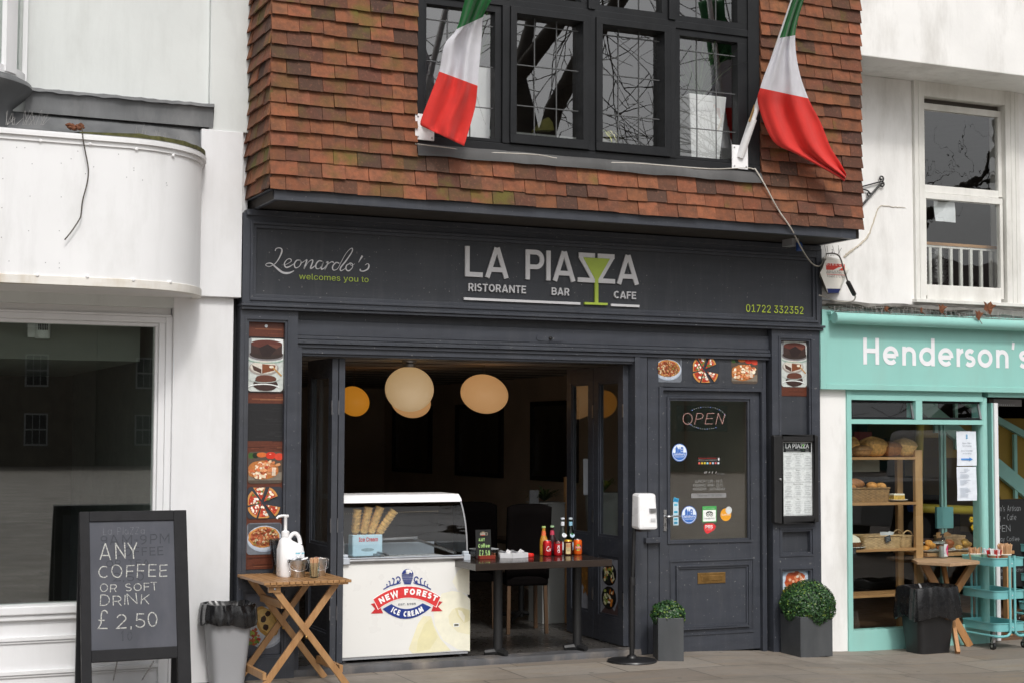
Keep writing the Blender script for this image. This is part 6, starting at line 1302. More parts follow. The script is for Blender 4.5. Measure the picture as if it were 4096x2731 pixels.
mb = MB(); mb.lathe([(.028, 0), (.03, .004), (.036, .10), (.034, .10), (.028, .008), (0, .008)], gl, 'bottle_clear', 20); mb.build('glass', GL, smooth=40)
mb = MB()
for k in range(46):
    a = random.uniform(0, 6.28); r = random.uniform(0, .024); p = gl+V((r*.75*math.cos(a), r*.75*math.sin(a), .01)); q = gl+V((r*1.35*math.cos(a)+random.uniform(-.003, .003), r*1.35*math.sin(a), random.uniform(.12, .135))); mb.beam(p, q, .006, .0016, 'matte', up=(math.cos(a*3), math.sin(a*3), .1), c=random.choice(['#c99a72', '#d8ad86', '#b98760', '#dcb692']))
mb.build('stirrers', GL)
# smoked tub with lids behind
tb = V((3.10, -.14, tz)); TB = thing('plastic_tub', 'tall smoked clear plastic tub holding black cup lids at the back of the table', 'tub', tb); mb = MB(); mb.lathe([(.075, 0), (.08, .004), (.115, .235), (.112, .235), (.077, .008), (0, .008)], tb, 'smoke_plastic', 28); mb.build('tub', TB, smooth=40)
mb = MB()
for k in range(9): mb.lathe([(.044, 0), (.046, .006), (.038, .008)], tb+V((.02+.003*math.sin(k), -.01, .015+k*.015)), 'black_plastic', 18)
mb.tube([tb+V((-.05, -.02, .01)), tb+V((-.03, -.03, .19))], .03, 'black_plastic', 12); mb.build('cup_lids', TB, smooth=40)
# ================================================================== ICE CREAM FREEZER
fx0, fx1, fyf, fyb = 3.60, 4.565, .13, .78; fz0 = .05
FZ = thing('ice_cream_freezer', 'white ice cream display freezer with curved glass and a red and blue ice cream logo', 'freezer', ((fx0+fx1)/2, (fyf+fyb)/2, fz0))
pzT = P(cK(600, 652), fyf).z; pzB = P(cK(600, 1352), fyf).z; rzT = P(cK(600, 612), fyf).z
mb = MB(); mb.box(fx0, fx1, fyf, fyb, pzB, pzT, 'freezer_white'); mb.build('body', FZ, bevel=.006)
mb = MB(); mb.box(fx0, fx1, fyf+.0, fyb, pzB-.016, pzB-.002, 'grey_plastic')
for x in (fx0+.03, fx1-.04): mb.lathe([(.02, fz0), (.022, fz0+.008), (.012, fz0+.012), (.012, pzB-.01)], (x, fyf+.05, 0), 'dull_steel', 12); mb.lathe([(.02, fz0), (.012, fz0+.012), (.012, pzB-.01)], (x, fyb-.05, 0), 'dull_steel', 12)
mb.build('base', FZ)
mb = MB(); mb.tube([(fx0+.03, fyf-.004, pzT+.017), (fx1-.03, fyf-.004, pzT+.017)], .017, 'dull_steel', 14); mb.box(fx0, fx1, fyf+.005, fyf+.03, pzT, rzT, 'pale_plastic'); mb.build('front_rail', FZ, smooth=40)
for x0, x1 in ((fx0-.004, fx0+.045), (fx1-.045, fx1+.008)):
    mb = MB(); mb.box(x0, x1, fyf-.028, fyf+.03, pzT-.004, rzT+.006, 'pale_plastic'); mb.box(x0+.002, x1-.006, fyf-.012, fyf+.02, rzT+.006, rzT+.028, 'pale_plastic'); mb.build('corner_clip', FZ, bevel=.006)
gprof = [(fyf+.004, rzT+.004), (fyf+.012, rzT+.12), (fyf+.045, rzT+.24), (fyf+.09, rzT+.33), (fyf+.13, rzT+.385)]
gprof = [(v.x, v.y) for v in smoothpath([V((a, b, 0)) for a, b in gprof], 4)]
tpz = P(cK(1018, 137), fyf+.17).z; gzt = gprof[-1][1]; gyt = gprof[-1][0]
mb = MB(); mb.grid([[V((fx0+.012, y, z)), V((fx1-.012, y, z))] for y, z in gprof], 'curved_glass'); mb.build('curved_glass', FZ, smooth=60)
mb = MB(); mb.grid([[V((fx0, gyt-.003, gzt-.004)), V((fx1, gyt-.003, gzt-.004))], [V((fx0, gyt+.01, gzt+.022)), V((fx1-.0, gyt+.01, gzt+.022))], [V((fx0, gyt+.04, tpz)), V((fx1-.01, gyt+.04, tpz))], [V((fx0, fyb-.12, tpz)), V((fx1-.01, fyb-.12, tpz))], [V((fx0, fyb-.12, tpz-.03)), V((fx1-.01, fyb-.12, tpz-.03))], [V((fx0, gyt+.02, tpz-.04)), V((fx1-.01, gyt+.02, tpz-.04))], [V((fx0, gyt-.003, gzt-.004)), V((fx1, gyt-.003, gzt-.004))]], 'white_plastic'); mb.build('top_shelf', FZ, bevel=.004)
for x in (fx0+.006, fx1-.008):   # side panes with edge profile
    mb = MB(); mb.tube([(x, y, z) for y, z in gprof], .006, 'grey_plastic', 6); pr = gprof+[(fyb-.12, gzt), (fyb-.02, rzT+.02)]; mb.poly([(x, y, z) for y, z in pr], 'clear_plastic'); mb.build('side_pane', FZ)
mb = MB()   # inside well, lids
mb.box(fx0+.02, fx1-.02, fyf+.04, fyb-.01, pzT+.0005, pzT+.006, 'white_plastic')
mb.box(fx0+.3, fx0+.33, fyf+.05, fyb-.06, rzT, rzT+.015, 'dull_steel'); mb.beam((fx0+.36, fyf+.06, rzT+.01), (fx0+.28, fyb-.1, rzT+.05), .02, .014, 'dull_steel'); mb.beam((fx1-.07, fyf+.08, rzT+.01), (fx1-.22, fyb-.12, rzT+.09), .02, .014, 'dull_steel'); mb.beam((fx0+.34, fyb-.13, rzT+.09), (fx1-.2, fyb-.13, rzT+.1), .016, .016, 'dull_steel')
mb.box(fx0+.02, fx1-.02, fyb-.03, fyb-.01, pzT, rzT+.06, 'pale_plastic'); mb.build('well', FZ)
mb = MB()
for k in range(60): x = fx0+.02+k*(fx1-fx0-.05)/59; mb.blob((x, fyb-.12, gzt-.10+.01*k/59), .002, .002, .0028, 'fairy', nu=6, nv=4)
mb.build('bead_trim', FZ)
# printed front: logo and vanilla flower
mb = MB(); FY = fyf-.0006; A = Art(mb, (0, FY, 0), 'satin')
def kp(x, y): p = P(cK(x, y), FY); return (p.x, p.z)
A.clip = None
vc = ['#e9e4c4', '#efebd6', '#dfd8a4', '#e6dfb8']
A.poly([kp(*q) for q in ((1090, 660), (1000, 720), (960, 800), (1000, 870), (1090, 900))], '#efecdb'); A.up(); A.poly([kp(*q) for q in ((880, 890), (960, 870), (1030, 880), (1095, 930), (1093, 1325), (1000, 1310), (890, 1240), (830, 1130), (815, 1000))], '#efecd8'); A.up()
A.poly([kp(*q) for q in ((800, 1060), (820, 1130), (870, 1230), (950, 1320), (800, 1335), (660, 1340), (630, 1310), (700, 1120), (740, 1060))], '#e9e3c2'); A.up(); A.poly([kp(*q) for q in ((800, 1075), (815, 1130), (850, 1220), (790, 1310), (690, 1330), (700, 1240), (750, 1120))], '#e4ddb2'); A.up()
A.poly([kp(*q) for q in ((960, 1010), (1010, 990), (1090, 1010), (1093, 1200), (1000, 1180), (940, 1120), (930, 1060))], '#ebe5c6'); A.up(); A.poly([kp(*q) for q in ((980, 1000), (1040, 1000), (1090, 1020), (1092, 1090), (1050, 1115), (1000, 1060))], '#e3dbb0'); A.up(); A.poly([kp(*q) for q in ((1000, 1010), (1030, 1020), (1055, 1060), (1050, 1110), (1010, 1050))], '#f1ecd8'); A.up()
mb.build('vanilla_print', FZ, recalc=False)
mb = MB(); A = Art(mb, (0, FY-.0022, 0), 'print'); red = '#d8393b'; nav = '#233a86'
def arcpts(cx_, cy_, r, a0, a1, n=18): return [(cx_+r*math.cos(math.radians(a)), cy_-r*math.sin(math.radians(a))) for a in [a0+(a1-a0)*k/n for k in range(n+1)]]
def strip2(o_, i_, c): 
    for k in range(len(o_)-1): A.poly([kp(*o_[k]), kp(*o_[k+1]), kp(*i_[k+1]), kp(*i_[k])], c)
ocx, ocy, ro = 614, 1225, 395; ri = 300
a_ = lambda x, r: math.degrees(math.acos((x-ocx)/r))
# ribbon tails first
A.poly([kp(*q) for q in ((345, 968), (400, 955), (438, 1038), (345, 1041), (378, 1005))], '#c62f33'); A.poly([kp(*q) for q in ((887, 952), (832, 942), (800, 1025), (887, 1022), (852, 988))], '#c62f33'); A.up()
def par(x0, y0, x1, y1, xm, ym, n=18):   # quadratic through three points
    return [((1-t)*(1-t)*x0+2*t*(1-t)*(2*xm-.5*(x0+x1))+t*t*x1, (1-t)*(1-t)*y0+2*t*(1-t)*(2*ym-.5*(y0+y1))+t*t*y1) for t in [k/n for k in range(n+1)]]
up_ = par(360, 930, 873, 912, 616, 832); lo_2 = par(398, 1012, 840, 995, 616, 926); strip2(up_, lo_2, '#fbf6f2'); A.up(); up2 = par(364, 934, 869, 916, 616, 836); lo2 = par(402, 1006, 836, 990, 616, 921); strip2(up2, lo2, red); A.up()
un = par(433, 1006, 800, 993, 616, 1008); ln = par(433, 1006, 800, 993, 616, 1082)
un = [(433, 1006), (500, 968)]+par(500, 968, 735, 962, 616, 1006, 14)[1:]+[(800, 993)]; ln = par(433, 1006, 800, 993, 614, 1080, len(un)-1); strip2(un, ln, nav); A.up()
# waves
for s in (1, -1):
    m_ = lambda x: x if s > 0 else 1238-x
    for pts, w in (([(440, 858), (490, 830), (540, 815), (565, 790), (560, 768), (545, 765), (535, 778)], .006), ([(465, 838), (468, 822), (460, 820)], .004), ([(490, 828), (488, 800), (478, 797)], .005), ([(515, 818), (520, 782), (505, 774)], .006), ([(545, 812), (548, 790)], .008), ([(500, 830), (560, 812), (572, 806)], .004)):
        L_2 = [V((*kp(m_(x), y), 0)) for x, y in pts]; sp = smoothpath(L_2, 4); A.strip([(p.x, p.y) for p in sp], w*1.35, nav); A.up(.4)
A.up(); A.poly([kp(*q) for q in [(577, 745)]+arcpts(622, 748, 44, 178, 2, 16)+[(666, 745)]], nav); A.up(); A.poly([kp(*q) for q in [(588, 738), (600, 740), (612, 728), (606, 718), (618, 708), (640, 708), (654, 722), (654, 738), (640, 730), (628, 742)]], '#f2f1ec'); A.up()
for k, (y, hw) in enumerate(((752, 45), (768, 42), (783, 37), (797, 32), (809, 27))): A.poly([kp(621-hw, y), kp(621+hw, y), kp(621+hw-3, y+9), kp(621-hw+3, y+9)], nav)
A.up()
def arctext(s, x0, y0, x1, y1, xm, ym, hpx, w, c, lift):
    path = par(x0, y0, x1, y1, xm, ym, 60); W3 = [V((*kp(*p), 0)) for p in path]; Ls = [0]
    for a, b in zip(W3, W3[1:]): Ls.append(Ls[-1]+(b-a).length)
    h = hpx/1.886/FPX*11.2; gap = .17; tw = textwidth(s, w, gap); xs_ = 1.; 
    sc = Ls[-1]/h; xs_ = (sc-gap*(len(s)-1))/textwidth(s, w, 0)
    def fm(x, y, l):
        d = min(max(x*h, 0), Ls[-1]); k = 0
        while k < len(Ls)-2 and Ls[k+1] < d: k += 1
        t = (d-Ls[k])/(Ls[k+1]-Ls[k]); p = W3[k].lerp(W3[k+1], t); tg = (W3[k+1]-W3[k]).normalized(); nn = V((-tg.y, tg.x, 0)); q = p+nn*(y*h); return V((q.x, FY-.002-l, q.y))
    letters(mb, s, fm, w, 'print', c, gap, 0, lift, xs_)
arctext('NEW FOREST', 418, 970, 832, 951, 624, 899, 46, .26, '#fdfbfa', A.l+.0008)
arctext('ICE CREAM', 492, 1026, 744, 1021, 616, 1064, 42, .25, '#f4f4f6', A.l+.0008)
p, q = kp(553, 978), kp(684, 975); ttext(mb, 'EST. 1983', (p[0], FY-.002, (p[1]+q[1])/2), X, Zv, -Y, .0135, 'print', '#3a4a58', .0016, q[0]-p[0], bold=.008)
mb.build('logo', FZ, recalc=False)
mb = MB(); A = Art(mb, (0, FY-.0024, 0), 'print'); A.rect(*kp(1020, 662), *kp(1092, 647), '#1c1d1f'); A.up(); p, q = kp(1024, 659), kp(1088, 659); ttext(mb, 'interlevin', (p[0], FY-.0024, p[1]), X, Zv, -Y, .005, 'print', '#b8b8b8', A.l+.0004, q[0]-p[0]); A.l = 0; A.rect(*kp(968, 1142), *kp(1012, 1112), '#f4f4f2'); A.up(); A.rect(*kp(974, 1136), *kp(1006, 1118), '#6d6f62'); mb.build('badge', FZ, recalc=False)
# cone holder and cones inside
hx0, hx1 = P(cV(258, 900), .33).x, P(cV(772, 900), .33).x; hzT, hzB = P(cV(500, 798), .33).z, P(cV(500, 1165), .33).z
CH = thing('cone_box', 'pale blue box lettered Ice Cream standing inside the freezer glass', 'box', ((hx0+hx1)/2, .38, hzB)); mb = MB(); mb.box(hx0, hx1, .33, .43, hzB-.0, hzT, 'satin', '#b4cfdd'); mb.build('box', CH, bevel=.008)
mb = MB(); a, b = P(cV(365, 915), .329), P(cV(690, 905), .329); ttext(mb, 'Ice Cream', a, X, Zv, -Y, .028, 'print', '#c9202c', .0012, b.x-a.x, bold=.02); c = P(cV(515, 1055), .329); A = Art(mb, (0, .3288, 0), 'print'); A.disc(c.x, c.z, .05, .012, '#8fa3ab', 0, 18); mb.build('lettering', CH, recalc=False)
CQ = [((300, 770), (335, 430), 7, 'leftmost and shortest stack of wafer cones, its top cone broken'), ((440, 775), (520, 385), 8, 'second wafer cone stack from the left, standing almost upright'), ((568, 770), (710, 380), 8, 'third wafer cone stack from the left, leaning slightly right'), ((700, 770), (935, 435), 7, 'rightmost wafer cone stack, leaning far to the right')]
for (b0, b1, n_, lab) in CQ:
    a = P(cV(*b0), .36); t = P(cV(*b1), .34); d = (t-a).normalized(); ex = d.cross(Y).normalized(); ey = d.cross(ex); Lh = (t-a).length; mb = MB()
    for k in range(n_):
        o = a+d*(Lh*k/(n_-1)*.98); c = random.choice(['#cf9a4a', '#d9a85c', '#c08a3e']); mb.lathe([(.016, -.03), (.019, -.004), (.026, .004), (.0345, .03), (.031, .03), (.022, .0), (0, -.002)], o, 'crust', 16, vary(c, .1), frame=(ex, ey, d), cfun=lambda i: '#9a6a32' if i < 2 else vary('#e2b871', .08) if i == 2 else '#c99a55')
    tag(mb.build('cone_stack', smooth=50), lab, 'ice cream cones', 'stacks of ice cream cones')
# ================================================================== DARK SERVING TABLE in the opening
tz2 = .75; dx0_, dx1_ = 4.46, 5.555
DT = thing('serving_table', 'dark wood table standing in the restaurant opening with drinks on it', 'table', (5.0, .1, .05)); mb = MB(); mb.box(dx0_, dx1_, -.25, .42, tz2-.05, tz2, 'dark_wood'); mb.build('table_top', DT, bevel=.003)
for q in ((4.80, .12), (5.46, .13)):
    mb = MB(); mb.lathe([(.034, .06), (.034, tz2-.05)], (q[0], q[1], 0), 'iron', 18); mb.build('leg', DT, smooth=40)
    mb = MB()
    for a in (0, 1, 2): t = math.radians(15+120*a+30); mb.tube([V((q[0], q[1], .075)), V((q[0]+.10*math.cos(t), q[1]+.10*math.sin(t), .068))], [.03, .022], 'iron', 8)
    mb.build('foot', DT, smooth=40)
def on(c, x, y): p = G(c(x, y), tz2); return V((p.x, p.y, tz2))
# chalk stand card
cb = on(cS, 350, 720); ST = thing('chalk_card', 'small black price card reading ANY Coffee £2.50 in a wooden foot', 'price card', cb); mb = MB(); cy0 = cb.y
def sq(x, y): return P(cS(x, y), cy0)
mb.hexa([sq(222, 712)+V((0, .006, 0)), sq(460, 712)+V((0, .006, 0)), sq(460, 712)+V((0, .012, 0)), sq(222, 712)+V((0, .012, 0)), sq(230, 268)+V((0, .03, 0)), sq(468, 262)+V((0, .03, 0)), sq(468, 262)+V((0, .036, 0)), sq(230, 268)+V((0, .036, 0))], 'matte', '#161616'); mb.build('card', ST)
mb = MB(); a, b = sq(245, 780), sq(492, 715); mb.box(a.x, b.x, cy0-.03, cy0+.05, tz2, tz2+.026, 'matte', '#7a2412'); mb.build('foot', ST, bevel=.003)
mb = MB(); lime = '#b6e08a'
def lean(x, y): p = sq(x, y); k = (712-y)/445; return p+V((0, .004+.024*k-.0012, 0))
def ct(s, xa, xb, yb, yt, w, gap=.2):
    a = lean(xa, yb); b = lean(xb, yb); h = lean(xa, yt).z-a.z; n = len(s)-1; xs_ = max(((b.x-a.x)/h-gap*n)/textwidth(s, w, 0), .25); letters(mb, s, plane(a, X, (lean(xa, yt)-a), -Y, h), w, 'chalk', lime, gap, 0, .002, xs_, .02)
ct('ANY', 268, 362, 445, 395, .17); ct('Coffee', 260, 436, 545, 485, .17, .12); ct('£2.50', 268, 430, 672, 585, .13)
A = Art(mb, lean(293, 350)-V((0, .004, 0)), 'print'); A.rect(0, 0, (lean(410, 350)-lean(293, 350)).x, .018, '#c9bda8'); A.up(); A.rect(.002, .002, (lean(408, 350)-lean(293, 350)).x-.001, .016, '#1b1b1b'); A.rect(.012, .018, .034, .026, '#8f8068'); A.up(); ttext(mb, 'MAGNERS', A.o+V((.004, 0, .005)), X, Zv, -Y, .008, 'print', '#e8e2d6', A.l+.0004, .036, bold=.02); A.rect(.01, -.004, .036, .001, '#c0392b')
mb.build('chalk_writing', ST, recalc=False)
cc = on(cS, 505, 700); TBX = thing('plastic_container', 'clear plastic food container with brown contents behind the price card', 'container', cc); w2 = P(cS(565, 690), cc.y).x-P(cS(190, 690), cc.y).x; cx_ = (P(cS(565, 690), cc.y).x+P(cS(190, 690), cc.y).x)/2; mb = MB(); mb.box(cx_-w2*.46, cx_+w2*.46, cc.y, cc.y+.1, tz2+.001, tz2+.06, 'clear_plastic'); mb.box(cx_-w2/2, cx_+w2/2, cc.y-.006, cc.y+.106, tz2+.06, tz2+.068, 'satin', '#a9adb0'); mb.build('tub', TBX, bevel=.004)
mb = MB()
for k in range(30): mb.blob((cx_+random.uniform(.0, .4)*w2, cc.y+random.uniform(.015, .08), tz2+random.uniform(.01, .03)), .012, .012, .009, 'crust', '#8a4f2c', 6, 4)
mb.build('contents', TBX)
# napkins
nc = on(cS, 765, 708); mb = MB(); ny = nc.y; n0, n1 = P(cS(625, 690), ny).x, P(cS(1030, 690), ny).x; xm = P(cS(762, 700), ny).x
for k in range(9):
    z = tz2+.001+k*.004; mb.hexa([(n0-.002*k*.3, ny+.04, z), (xm, ny-.02, z), (xm+.03, ny+.10, z), (n0+.03, ny+.15, z), (n0, ny+.04, z+.003), (xm, ny-.02, z+.003), (xm+.03, ny+.10, z+.003), (n0+.03, ny+.15, z+.003)], 'satin', '#e4e4e6'); mb.hexa([(xm+.002, ny-.02, z), (n1, ny+.0, z+.001), (n1+.01, ny+.12, z+.001), (xm+.032, ny+.10, z), (xm+.002, ny-.02, z+.003), (n1, ny, z+.004), (n1+.01, ny+.12, z+.004), (xm+.032, ny+.10, z+.003)], 'satin', '#e2e2e5')
for xa, xb, zz in ((n0+.02, xm+.03, .052), (xm+.04, n1-.005, .05)): mb.grid([[V((xa+(xb-xa)*i/5, ny+.02+.11*j/4, tz2+.036+zz*.3*(abs(i/5-.5)*2)**2+.006*math.sin(i*2+j))) for i in range(6)] for j in range(5)], 'satin', '#eaeaec')
tag(mb.build('napkin_stack'), 'stack of white paper napkins on the dark serving table', 'napkins')
ac = on(cS, 1088, 690); mb = MB(); mb.lathe([(.02, 0), (.028, .003), (.03, .012), (.028, .022), (.022, .026), (.018, .02), (0, .016)], ac+V((0, .03, 0)), 'satin', 22, '#d5251d'); tag(mb.build('red_dish', smooth=40), 'small round red dish beside the white napkins', 'dish')
# cans
def can(label, q, body, top, art):
    o = on(cS, *q)+V((0, .033, 0)); CN = thing('drink_can', label, 'can', o, 'drink cans on the serving table'); mb = MB(); mb.lathe([(.024, 0), (.030, .004), (.033, .012), (.033, .100), (.030, .109), (.0265, .114)], o, 'can', 26, body); mb.build('body', CN, smooth=35)
    mb = MB(); mb.lathe([(.0268, .1135), (.0275, .1165), (.0255, .117), (.0245, .113), (0, .113)], o, 'steel', 24) if top is None else mb.lathe([(.0312, .1055), (.0302, .1092), (.0268, .1145), (.0275, .1165), (.0255, .117), (.0245, .113), (0, .113)], o, 'can', 24, top); mb.build('lid', CN, smooth=40)
    mb = MB()
    def wrap(x, y, l): a = (x/.033)-math.pi/2-.42; return o+V(((.0333+l)*math.cos(a), (.0333+l)*math.sin(a), y))
    art(mb, wrap); mb.build('print', CN, recalc=False)
def cur(mb, wrap, pts, w, c, l=.0006): stroke(mb, [(p.x, p.y) for p in smoothpath([V((*q, 0)) for q in pts], 5)], w, wrap, 'print', c, l)
def disc_w(mb, wrap, x, y, rx, ry, c, l): mb.poly([wrap(x+rx*math.cos(2*math.pi*k/16), y+ry*math.sin(2*math.pi*k/16), l) for k in range(16)], 'print', c)
def coke1(mb, w):
    cur(mb, w, [(.014, .068), (.008, .074), (-.002, .062), (-.004, .048), (.004, .042), (.012, .048)], .0032, '#f4efef'); 
    for x in (.018, .026): cur(mb, w, [(x, .056), (x-.003, .050), (x, .044), (x+.004, .050), (x, .056)], .0024, '#f4efef', .0007)
    cur(mb, w, [(-.006, .044), (.01, .036), (.03, .044)], .002, '#f4efef', .0008); 
    for k in range(7): mb.poly([w(-.026, .02+k*.01, .0005), w(-.018, .02+k*.01, .0005), w(-.018, .027+k*.01, .0005), w(-.026, .027+k*.01, .0005)], 'print', '#6e1416')
def coke2(mb, w):
    mb.poly([w(-.03+.004*k, .094, .0005) for k in range(16)]+[w(.03-.004*k, .104, .0005) for k in range(16)], 'print', '#151515')
    for k in range(2): ttw(mb, w, 'ZERO SUGAR' if k else 'ORIGINAL TASTE', -.012, .0955+k*.0045, .026, .003, '#cfc9c0')
    for y in (.03, .055): cur(mb, w, [(.012, y+.006), (.002, y+.016), (-.004, y+.008), (.004, y-.004), (.012, y), (.008, y+.008)], .0028, '#f2eeee', .0006)
    for y in (.044, .070, .078): cur(mb, w, [(.012, y), (.004, y+.003), (-.002, y), (.004, y-.004), (.012, y)], .0022, '#f2eeee', .0008)
def ttw(mb, w, s, x, y, width, h, c):
    k0 = len(mb.v); ttext(mb, s, V((x, 0, y)), X, Zv, -Y, h, 'print', c, 0, width); mb.v[k0:] = [w(v.x, v.z, .0009) for v in mb.v[k0:]]
def ginger(mb, w):
    mb.poly([w(-.018+.0025*k, .012, .0004) for k in range(16)]+[w(.0195-.0025*k, .092, .0004) for k in range(16)], 'print', '#d8c290'); mb.poly([w(-.014+.002*k, .06, .0006) for k in range(16)]+[w(.016-.002*k, .088, .0006) for k in range(16)], 'print', '#c08a62')
    ttw(mb, w, 'GINGER', -.013, .046, .027, .0085, '#3a1d10'); ttw(mb, w, 'BEER', -.008, .033, .018, .0085, '#3a1d10')
    for s in (-1, 1):
        for k in range(6): disc_w(mb, w, s*.021, .018+k*.013, .004, .005, '#2b120c', .0005)
def orange(mb, w):
    disc_w(mb, w, .004, .056, .024, .024, '#16245c', .0005); disc_w(mb, w, .002, .074, .010, .008, '#7cb83a', .0007); disc_w(mb, w, .002, .038, .012, .006, '#8cc63f', .0007); ttw(mb, w, 'FANTA', -.018, .05, .042, .015, '#f5f5f5')
can('red can with white script running sideways, first can from the napkins', (1357, 676), '#c01a20', None, coke1); can('red can with a black top band, between the plain red and the golden can', (1527, 674), '#b8191f', '#1a1a1a', coke2); can('beige and brown ginger beer can with golden top', (1685, 665), '#5a2a1c', '#c79a2a', ginger); can('orange can with a dark blue roundel, rightmost in the row', (1838, 656), '#f0661a', None, orange)
# bottles
def bottle(label, q, mat_, liq, h, cap, labs):
    o = on(cS, *q)+V((0, .03, 0)); BT = thing('drink_bottle', label, 'bottle', o, 'drink bottles on the serving table'); r = .03; k = h/.23; mb = MB(); pr = [(.024, 0), (r, .006), (r, .115*k), (r*.96, .13*k), (.017, .165*k), (.0135, .19*k), (.013, .222*k), (.0145, .224*k), (.0145, h)]
    if liq: mb.lathe(pr, o, 'satin', 22, liq)
    else: mb.lathe(pr, o, mat_, 22)
    mb.build('glass', BT, smooth=40); mb = MB(); mb.lathe([(.0155, h-.008), (.0155, h+.003), (.013, h+.006), (0, h+.006)], o, 'satin', 14, cap); mb.build('cap', BT, smooth=40)
    mb = MB()
    for z0, z1, rr_, c in labs:
        if z0 >= .14: mb.lathe([(.0185 if z0*1. < .165*k else .0145, z0), (.0145 if z0 < .165*k else .0142, z1)], o, 'print', 20, c)
        elif rr_ == 'disc': mb.poly([o+V((.02*math.cos(t), -.0265+.002*0-.006*1+.012*max(0, math.sin(t)), (z0+z1)/2+.5*(z1-z0)*math.sin(t))) for t in [2*math.pi*i/16 for i in range(16)]], 'print', c)
        else: mb.lathe([(r+.0006, z0), (r+.0006, z1)], o, 'print', 22, c)
    mb.build('label', BT, recalc=False)
bottle('amber bottle of orange drink with an orange neck label', (1300, 668), None, '#b9822a', .215, '#9fb56a', [(.03, .085, 0, '#c8942e'), (.15, .185, 0, '#dd6b3c')])
bottle('dark berry coloured bottle with a pink neck label', (1432, 655), None, '#2a0b12', .215, '#8fae84', [(.03, .085, 0, '#5a1830'), (.15, .185, 0, '#b83a52')])
bottle('clear water bottle with white labels behind the cans', (1597, 640), 'bottle_clear', None, .27, '#b9bec4', [(.03, .09, 0, '#d8d8da'), (.125, .16, 'disc', '#e3e3e8'), (.215, .245, 0, '#dfe3e8')])
bottle('green water bottle with pale blue labels behind the cans', (1722, 640), 'bottle_green', None, .27, '#a9b4ba', [(.03, .09, 0, '#9fbfd0'), (.125, .16, 'disc', '#b5cfe0'), (.215, .245, 0, '#8fc0d8')])
# ================================================================== HAND SANITISER STAND
sxx, syy = 5.70, -.285; SS = thing('sanitiser_stand', 'white automatic hand sanitiser dispenser on a black pole with a round base', 'sanitiser stand', (sxx, syy, 0))
mb = MB(); mb.lathe([(.18, 0), (.185, .006), (.18, .016), (.06, .024), (.04, .03), (.032, .045), (.025, .05)], (sxx, syy, 0), 'black_plastic', 40); mb.build('base', SS, smooth=35)
mb = MB(); mb.lathe([(.0185, .04), (.0185, .56)], (sxx, syy, 0), 'black_plastic', 16); mb.lathe([(.023, .555), (.023, .60), (.021, .615), (.014, .62)], (sxx+.005, syy, 0), 'black_plastic', 16); mb.tube([(sxx+.006, syy, .6), (sxx+.022, syy, .98)], .0135, 'black_plastic', 14); mb.build('pole', SS, smooth=40)
mb = MB(); dxa, dxb = 5.70, 5.865; dyF, dyB = -.40, -.27
mb.hexa([(dxa-.0, dyF, .968), (dxb-.005, dyF, .968), (dxb+.0, dyB, .975), (dxa+.0, dyB, .975), (dxa+.012, dyF+.025, 1.232), (dxb-.008, dyF+.025, 1.232), (dxb, dyB, 1.236), (dxa+.005, dyB, 1.236)], 'white_plastic'); mb.build('dispenser', SS, bevel=.02)
mb = MB(); mb.box(5.79, 5.846, -.401, -.38, 1.095, 1.125, 'dull_steel'); A = Art(mb, (5.785, -.4045, 1.03), 'print')
for k in range(4): A.rect(.008, .006*k, .052, .003+.006*k, '#a8a9ab')
mb.build('sensor_window', SS); mb = MB(); mb.box(5.72, 5.80, -.39, -.28, .955, .967, 'black_plastic'); mb.build('drip_tray', SS)
# ================================================================== PLANTERS with box balls
def planter(label, corners, h, inset):
    c = sum((V(q) for q in corners), V((0, 0, 0)))/4; T = thing('planter', label, 'planter', c, 'slate grey planters by the front door'); mb = MB(); z0 = V((0, 0, 0)); b = [V(q) for q in corners]; t = [V((q[0], q[1], b[0].z+h)) for q in corners]; ct_ = sum(t, V((0, 0, 0)))/4
    ti = [ct_+(p-ct_)*.9 for p in t]; tl = [p-Zv*.05 for p in ti]
    fs = []
    for k in range(4): mb.poly([b[k], b[(k+1) % 4], t[(k+1) % 4], t[k]], 'slate_pot'); mb.poly([t[k], t[(k+1) % 4], ti[(k+1) % 4], ti[k]], 'slate_pot'); mb.poly([ti[k], ti[(k+1) % 4], tl[(k+1) % 4], tl[k]], 'slate_pot')
    mb.poly(b[::-1], 'slate_pot'); mb.build('pot', T, bevel=.003); mb = MB(); mb.poly(tl, 'bark'); mb.build('soil', T); return c
